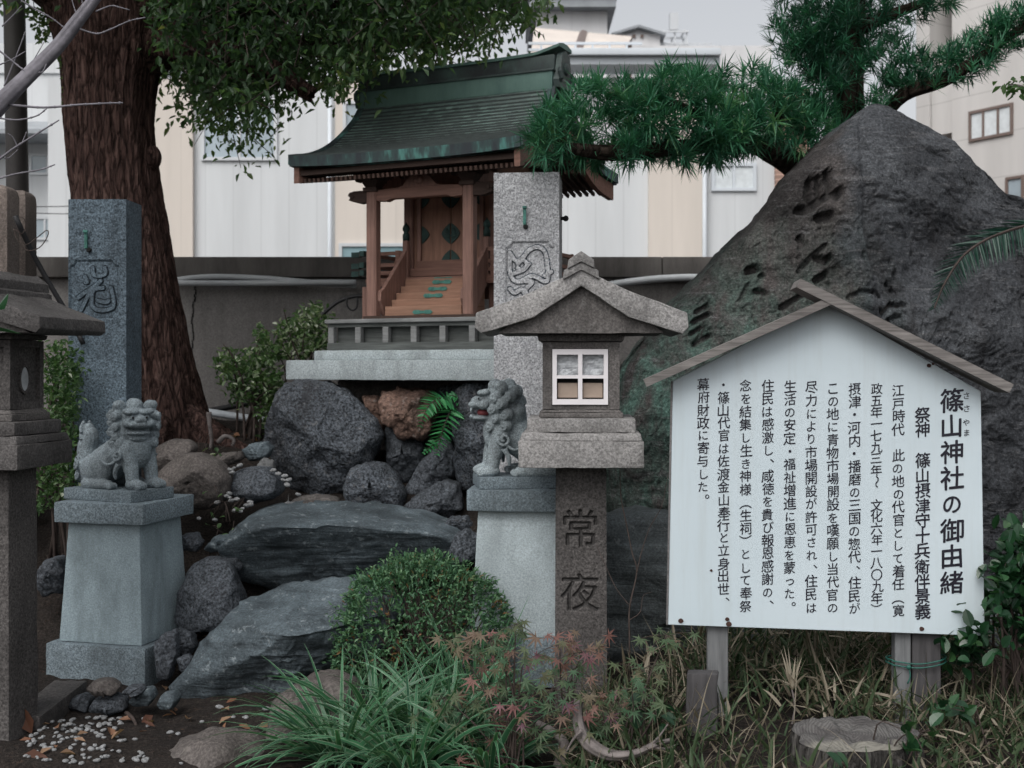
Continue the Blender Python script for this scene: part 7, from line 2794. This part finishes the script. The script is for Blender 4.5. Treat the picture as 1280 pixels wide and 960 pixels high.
def make_undergrowth():
    rng = np.random.RandomState(91)
    poly = [(.12, 3.2), (2.3, 3.2), (3.0, 4.6), (2.6, 5.0), (.85, 4.9), (.55, 4.45), (.22, 4.35)]
    mb = MB()
    for n, L, W, vm, vs_, droop, up in ((2300, (.10, .30), (.003, .006), .66, .16, 1.2, .5), (4000, (.07, .19), (.009, .018), .2, .12, .8, .6), (3600, (.05, .14), (.008, .016), .62, .24, .8, .1)):
        p = poly_sample(rng, poly, n)
        dens = fbm(np.stack([p[:, 0] * 2.6, p[:, 1] * 2.6, p[:, 0] * 0], 1), 3, 5)
        keep = rng.rand(n) < .80 + .5 * dens
        keep &= np.hypot((p[:, 0] - 1.033) / 1.05, p[:, 1] - 3.62) > .21
        keep &= ~((np.abs(p[:, 0] - 1.0) < .22) & (p[:, 1] < 3.62) & (rng.rand(n) < .35))
        p = p[keep]
        k = len(p)
        hgt = np.interp(p[:, 1], [3.2, 3.7, 4.1], [.05, .10, .17]) if up < .3 else .08
        pos = np.stack([p[:, 0], p[:, 1], ground_z(p[:, 0], p[:, 1]) + rng.uniform(0, 1, k) * hgt], 1)
        d = rand_dir(rng, k)
        d[:, 2] = np.abs(d[:, 2]) + up * rng.uniform(.2, 1.3, k)
        tall = np.interp(p[:, 1], [3.2, 3.7, 4.2], [.62, .8, 1.0])
        blades(mb, pos, d, rng.uniform(*L, k) * tall, rng.uniform(*W, k), droop * rng.uniform(.3, 1.5, k), np.clip(rng.normal(vm, vs_, k), 0, 1), rng, seg=4)
    build('dry_undergrowth', mb, M['leaf_grass'], kind='stuff', label='tangle of dry tan grass and green bamboo grass below the board', cat='grass')
    # one pale tuft in front
    c = at_ground(990, 905)
    t = thing('pale_grass_tuft', 'tuft of pale broad dry grass leaves under the middle of the board', 'grass clump', c)
    mb = MB()
    n = 9
    dirs = np.stack([rng.normal(0, .55, n), rng.normal(-.2, .3, n), np.full(n, 1.0)], 1)
    top = P(990, 862, c[1])
    blades(mb, np.repeat(top[None], n, 0), dirs, rng.uniform(.10, .15, n), .012, .5, rng.uniform(.9, 1, n), rng, seg=5)
    build('blades', mb, M['leaf_grass'], t)
    mb = MB()
    mb.tube(spline([c, (c + top) / 2 + np.array((.01, 0, 0)), top], 6), .003, 5)
    build('stems', mb, M['twig'], t)
    # tall bare twigs between lantern and board
    b = P(787, 800, 4.35)
    b[2] = float(ground_z(b[0], b[1]))
    t = thing('dry_twig', 'thin forked dry twig rising between the lantern post and the white board', 'twig', b)
    mb = MB()
    D = 4.35
    for pts, w in (([(787, 800), (787, 760), (796, 715), (790, 690), (783, 655), (776, 620), (775, 588), (772, 560)], 2.0), ([(796, 716), (802, 690), (812, 660), (826, 635), (832, 610), (836, 590)], 1.3), ([(786, 756), (770, 735), (756, 705), (745, 680)], 1.2), ([(787, 775), (800, 765), (804, 745), (815, 740)], 1.2)):
        q = spline([P(a, y, D + .02 * i) for i, (a, y) in enumerate(pts)], 6 * len(pts))
        if pts[0] == (787, 800):
            q[0] = b
        mb.tube(q, np.linspace(w, w * .45, len(q)) / F * D * .6, 5)
    build('stems', mb, M['twig_dark'], t, smooth=True)


make_undergrowth()


def make_stump_and_branch():
    rng = np.random.RandomState(95)
    D = 3.62
    c = P(1066, 918, D)
    g = float(ground_z(c[0], D))
    zt = c[2] + .0
    t = thing('tree_stump', 'weathered grey cut stump with growth rings, half buried under the board', 'stump', (c[0], D, g - .03))
    n = 80
    a = np.linspace(0, 2 * PI, n, endpoint=False)
    lob = 1 + .07 * fbm(np.stack([np.cos(a) * 2.5, np.sin(a) * 2.5, a * 0], 1), 3, 14) + .10 * np.sin(2 * a + .5) + .06 * np.sin(5 * a + 1) + .035 * np.sin(11 * a)
    h = zt - (g - .03)
    mb = MB()
    prof = [(1.12, 0), (1.03, h * .5), (1.0, h * .9), (.985, h)]
    V, Fq = [], []
    for s_, z in prof:
        rr = .185 * s_ * lob * (1 + .03 * fbm(np.stack([np.cos(a) * 6, np.sin(a) * 6, a * 0 + z * 6], 1), 3, 5))
        V += [(r * math.cos(b) * 1.0, r * math.sin(b) * .95, z) for r, b in zip(rr, a)]
    for k in range(3):
        Fq += [(k * n + j, k * n + (j + 1) % n, (k + 1) * n + (j + 1) % n, (k + 1) * n + j) for j in range(n)]
    mb.add(V, Fq)
    build('stump_side', mb, bark('stump_bark', (0.035, 0.032, 0.03), (0.10, 0.095, 0.09), (0.17, 0.16, 0.15), 40, 5), t, local=True, smooth=True)
    mb = MB()
    rings = 26
    V = [(0, 0, h + .004)]
    for k in range(1, rings + 1):
        f = k / rings
        zc = h + .004 * (k % 2) * .6 + fbm(np.stack([np.cos(a) * f * 3, np.sin(a) * f * 3, a * 0], 1), 4, 9) * .014
        notch = smooth01(.20, .0, np.hypot(np.cos(a) * f - .42, np.sin(a) * f + .62)) * .03
        for j in range(n):
            r = .185 * .985 * lob[j] * f
            V.append((r * math.cos(a[j]), r * math.sin(a[j]) * .95, (zc[j] if k < rings else h) - notch[j]))
    Fq = [(0, 1 + j, 1 + (j + 1) % n) for j in range(n)]
    for k in range(rings - 1):
        Fq += [(1 + k * n + j, 1 + (k + 1) * n + j, 1 + (k + 1) * n + (j + 1) % n, 1 + k * n + (j + 1) % n) for j in range(n)]
    mb.add(V, Fq)
    tm = NT('stump_wood')
    tc = tm.n('ShaderNodeTexCoord')
    wv = tm.n('ShaderNodeTexWave', wave_type='RINGS', rings_direction='Z')
    wv.inputs['Scale'].default_value = 34
    wv.inputs['Distortion'].default_value = 3.5
    wv.inputs['Detail'].default_value = 3
    wv.inputs['Detail Scale'].default_value = 1.2
    tm.l(tc.outputs['Object'], wv.inputs['Vector'])
    n1 = tm.noise(tm.coord(), 7, 5, .65)
    col = tm.ramp(wv.outputs['Fac'], [(0.2, (0.088, 0.084, 0.082)), (0.7, (0.125, 0.12, 0.117))])
    col = tm.mix(tm.ramp(n1, [(0.46, 0.0), (0.56, 0.7)]), col, (0.065, 0.06, 0.06))
    col = tm.mix(tm.ramp(tm.noise(tm.coord(), 5, 3, .5), [(0.56, 0.0), (0.62, 0.7)]), col, (0.23, 0.22, 0.19))
    build('cut_top', mb, tm.done(col, .9, tm.bump(wv.outputs['Fac'], .5, .004, tm.bump(n1, .5, .01)), .2), t, local=True, smooth=True)
    # gnarled dead branch on the ground
    D = 3.68
    mb = MB()
    q = spline([(*P(723, 876, D + .12), .010), (*P(724, 905, D + .03), .017), (*P(735, 928, D - .02), .020), (*P(760, 943, D - .05), .017), (*P(790, 943, D - .05), .013), (*P(815, 933, D - .03), .010), (*P(838, 925, D), .006)], 44)
    bark_tube(mb, q[:, :3], q[:, 3] * .8, 16, .0025, 4)
    for pts in (([(800, 940), (820, 925), (835, 905)]), ([(815, 933), (832, 936), (848, 930)]), ([(728, 912), (716, 925), (708, 940)]), ([(752, 940), (760, 955), (772, 962)])):
        qq = spline([P(a_, b_, D - .03) for a_, b_ in pts], 10)
        mb.tube(qq, np.linspace(.006, .002, 10), 6)
    build('dead_branch', mb, M['twig'], smooth=True, label='gnarled pale dead branch curving through the dry grass at the bottom', cat='branch')
    D = 3.9
    mb = MB()
    q = spline([P(672, 905, D), P(690, 915, D - .04), P(705, 930, D - .08), P(700, 960, D - .1)], 16)
    bark_tube(mb, q, np.linspace(.011, .018, 16), 14, .003, 8)
    build('dead_branch', mb, M['twig'], smooth=True, label='short grey dead branch half hidden behind the red maple leaves', cat='branch')
    # twigs on the soil at the left
    for i, (pts, d, lab) in enumerate((([(158, 895), (168, 905), (172, 925), (168, 935)], 4.2, 'forked brown twig lying on the soil among the pebbles'), ([(183, 912), (190, 925), (196, 932)], 4.15, 'short brown twig to the right of the forked one on the soil'), ([(261, 515), (262, 530), (264, 550), (263, 562)], 6.6, 'dead stick standing in the soil by the trunk roots'), ([(272, 553), (282, 545), (292, 550), (290, 558)], 6.5, 'arched dead root beside the standing dead stick'))):
        mb = MB()
        if d < 5:
            q = []
            for a_, b_ in pts:
                g_ = at_ground(a_, b_, 4.2)
                q.append(g_ + np.array((0, 0, .012)))
            q = spline(q, 14)
        else:
            q = spline([P(a_, b_, d) for a_, b_ in pts], 14)
        mb.tube(q, np.linspace(.009, .006, 14) * (1.5 if d > 5 else .8), 7, wob=.3)
        build('fallen_twig', mb, M['twig_dark'] if d < 5 else M['twig'], smooth=True, label=lab, cat='twig', group='dead twigs on the soil')


make_stump_and_branch()


def frond(mb, q, n, L, W, rng, droop=.3, lean=.6, vm=.5, sweep=.35):
    """feather leaf: leaflets along both sides of a midrib"""
    q = np.asarray(q)
    tan = np.gradient(q, axis=0)
    tan /= np.linalg.norm(tan, axis=1)[:, None]
    pos, dirs, LL, ww = [], [], [], []
    for k in range(n):
        t = .06 + .94 * k / (n - 1)
        i = t * (len(q) - 1)
        j = min(int(i), len(q) - 2)
        p = q[j] + (q[j + 1] - q[j]) * (i - j)
        T = tan[j]
        S = np.cross(T, np.array((0, -.75, .65)))
        S /= np.linalg.norm(S)
        prof = math.sin(PI * min(1, .12 + .88 * t) ** .8) ** .7 if t < .97 else .25
        for s_ in (-1, 1):
            pos.append(p)
            dirs.append(S * s_ + T * sweep + np.array((0, 0, -droop)) + rng.normal(0, .06, 3))
            LL.append(L * max(.16, prof))
            ww.append(W * (.55 + .45 * prof))
    blades(mb, np.array(pos), np.array(dirs), np.array(LL), np.array(ww), .35, np.clip(rng.normal(vm, .2, len(pos)), 0, 1), rng, seg=4)


def make_fern_and_cycad():
    rng = np.random.RandomState(97)
    b = P(568, 520, 6.16)
    t = thing('fern', 'bright green fern growing out of the rocks below the slab', 'fern', b)
    for pts, n, L in (([(568, 520, 6.14), (562, 503, 6.05), (548, 498, 5.95), (534, 510, 5.9), (525, 532, 5.88)], 20, .085), ([(570, 520, 6.14), (566, 510, 6.02), (556, 530, 5.93), (550, 550, 5.9), (546, 567, 5.88)], 18, .085),
                      ([(568, 524, 6.12), (556, 540, 6.0), (540, 556, 5.96), (530, 566, 5.95)], 10, .05), ([(570, 518, 6.14), (576, 506, 6.05), (570, 496, 6.0), (560, 494, 5.98)], 9, .05)):
        q = spline([P(a, y, d) for a, y, d in pts], 20)
        mb = MB()
        frond(mb, q, n, L, .032, rng, droop=.15, vm=.6, sweep=.3)
        fo = build('frond', mb, M['leaf_fern'], t)
        mb = MB()
        mb.tube(q, np.linspace(.004, .0015, len(q)), 5)
        build('midrib', mb, M['twig_dark'], fo)
    c = P(1440, 330, 4.75)
    g = float(ground_z(c[0], c[1]))
    t = thing('cycad', 'dark cycad frond arching in from the right edge across the boulder', 'cycad', (c[0], c[1], g))
    mb = MB()
    mb.tube([(c[0], c[1], g), (c[0], c[1], (g + c[2]) / 2), (c[0], c[1], c[2])], [.13, .14, .12], 20, wob=.2)
    build('trunk', mb, M['bark_dark'], t, smooth=True)
    for pts in ([(1440, 330, 4.75), (1380, 285, 4.7), (1310, 278, 4.66), (1250, 292, 4.62), (1208, 316, 4.6), (1182, 352, 4.58), (1168, 385, 4.57)], [(1440, 330, 4.75), (1430, 220, 4.5), (1400, 150, 4.3), (1370, 120, 4.1)],
                [(1440, 330, 4.75), (1500, 250, 4.8), (1580, 260, 4.8), (1650, 330, 4.8)], [(1440, 330, 4.75), (1480, 260, 5.1), (1520, 230, 5.4), (1560, 260, 5.6)]):
        q = spline([P(a, y, d) for a, y, d in pts], 40)
        mb = MB()
        frond(mb, q, 120, .135, .0105, rng, droop=.55, vm=.4, sweep=.45)
        fo = build('frond', mb, M['leaf_cycad'], t)
        mb = MB()
        mb.tube(q, np.linspace(.009, .003, len(q)), 6)
        build('midrib', mb, M['twig_dark'], fo)


make_fern_and_cycad()


def make_fallen_leaves():
    rng = np.random.RandomState(99)
    grp = 'fallen brown leaves'
    tm = []
    for k in range(4):
        mb = MB()
        leaves(mb, np.zeros((1, 3)), np.array([(1.0, 0, .12)]), 1.0, .48, np.array([k / 3.0]), rng, fold=.25, curl=-.2 + .12 * k)
        o = build('fallen_leaf', mb, M['leaf_fallen'])
        tm.append(o.data)
        bpy.data.objects.remove(o)
    pts = list(poly_sample(rng, [(0, 905), (60, 900), (230, 880), (340, 890), (330, 930), (180, 950), (20, 955)], 26)) + list(poly_sample(rng, [(230, 790), (262, 792), (262, 800), (240, 815)], 9)) + list(poly_sample(rng, [(250, 520), (330, 530), (320, 556), (262, 552)], 20)) + [(282, 910), (205, 702), (645, 0)][:2] + list(poly_sample(rng, [(30, 895), (10, 900), (25, 935), (45, 920)], 6))
    for i, (a, b) in enumerate(pts):
        p = at_ground(a, b, 4.3 if b > 700 else 6.3)
        o = bpy.data.objects.new('fallen_leaf', tm[rng.randint(4)])
        COL.objects.link(o)
        o.location = (p[0], p[1], float(soil_z(p[0], p[1])) + .010)
        s = rng.uniform(.035, .065)
        o.scale = (s, s, s)
        o.rotation_euler = (rng.uniform(-.5, .5), rng.uniform(-.4, .4), rng.uniform(0, 6.28))
        lab = 'dry brown leaf fallen on the dark soil near the pebbles' if b > 830 else ('dry brown leaf lying beside the wedge stones of the left pedestal' if b > 600 else 'dry brown leaf fallen on the soil by the trunk roots')
        tag(o, lab, 'leaf', grp if b > 830 else grp + (' by the pedestal' if b > 600 else ' by the trunk'))
    # two large reddish leaves at the left corner
    for (a, b, s, lab, v, up) in ((40, 905, .11, 'curled rust red leaf standing upright at the lower left corner', .1, 1.2), (22, 935, .13, 'large flat dark red leaf on the ground at the lower left corner', .0, .05)):
        p = at_ground(a, b + 18, 4.0)
        mb = MB()
        leaves(mb, np.array([p + np.array((0, 0, .015))]), np.array([(-.4 if up > 1 else .9, -.3, up)]), s, s * .45, np.array([v]), rng, fold=.2, curl=.25)
        build('fallen_leaf', mb, M['leaf_fallen'], label=lab, cat='leaf', group=grp)


make_fallen_leaves()
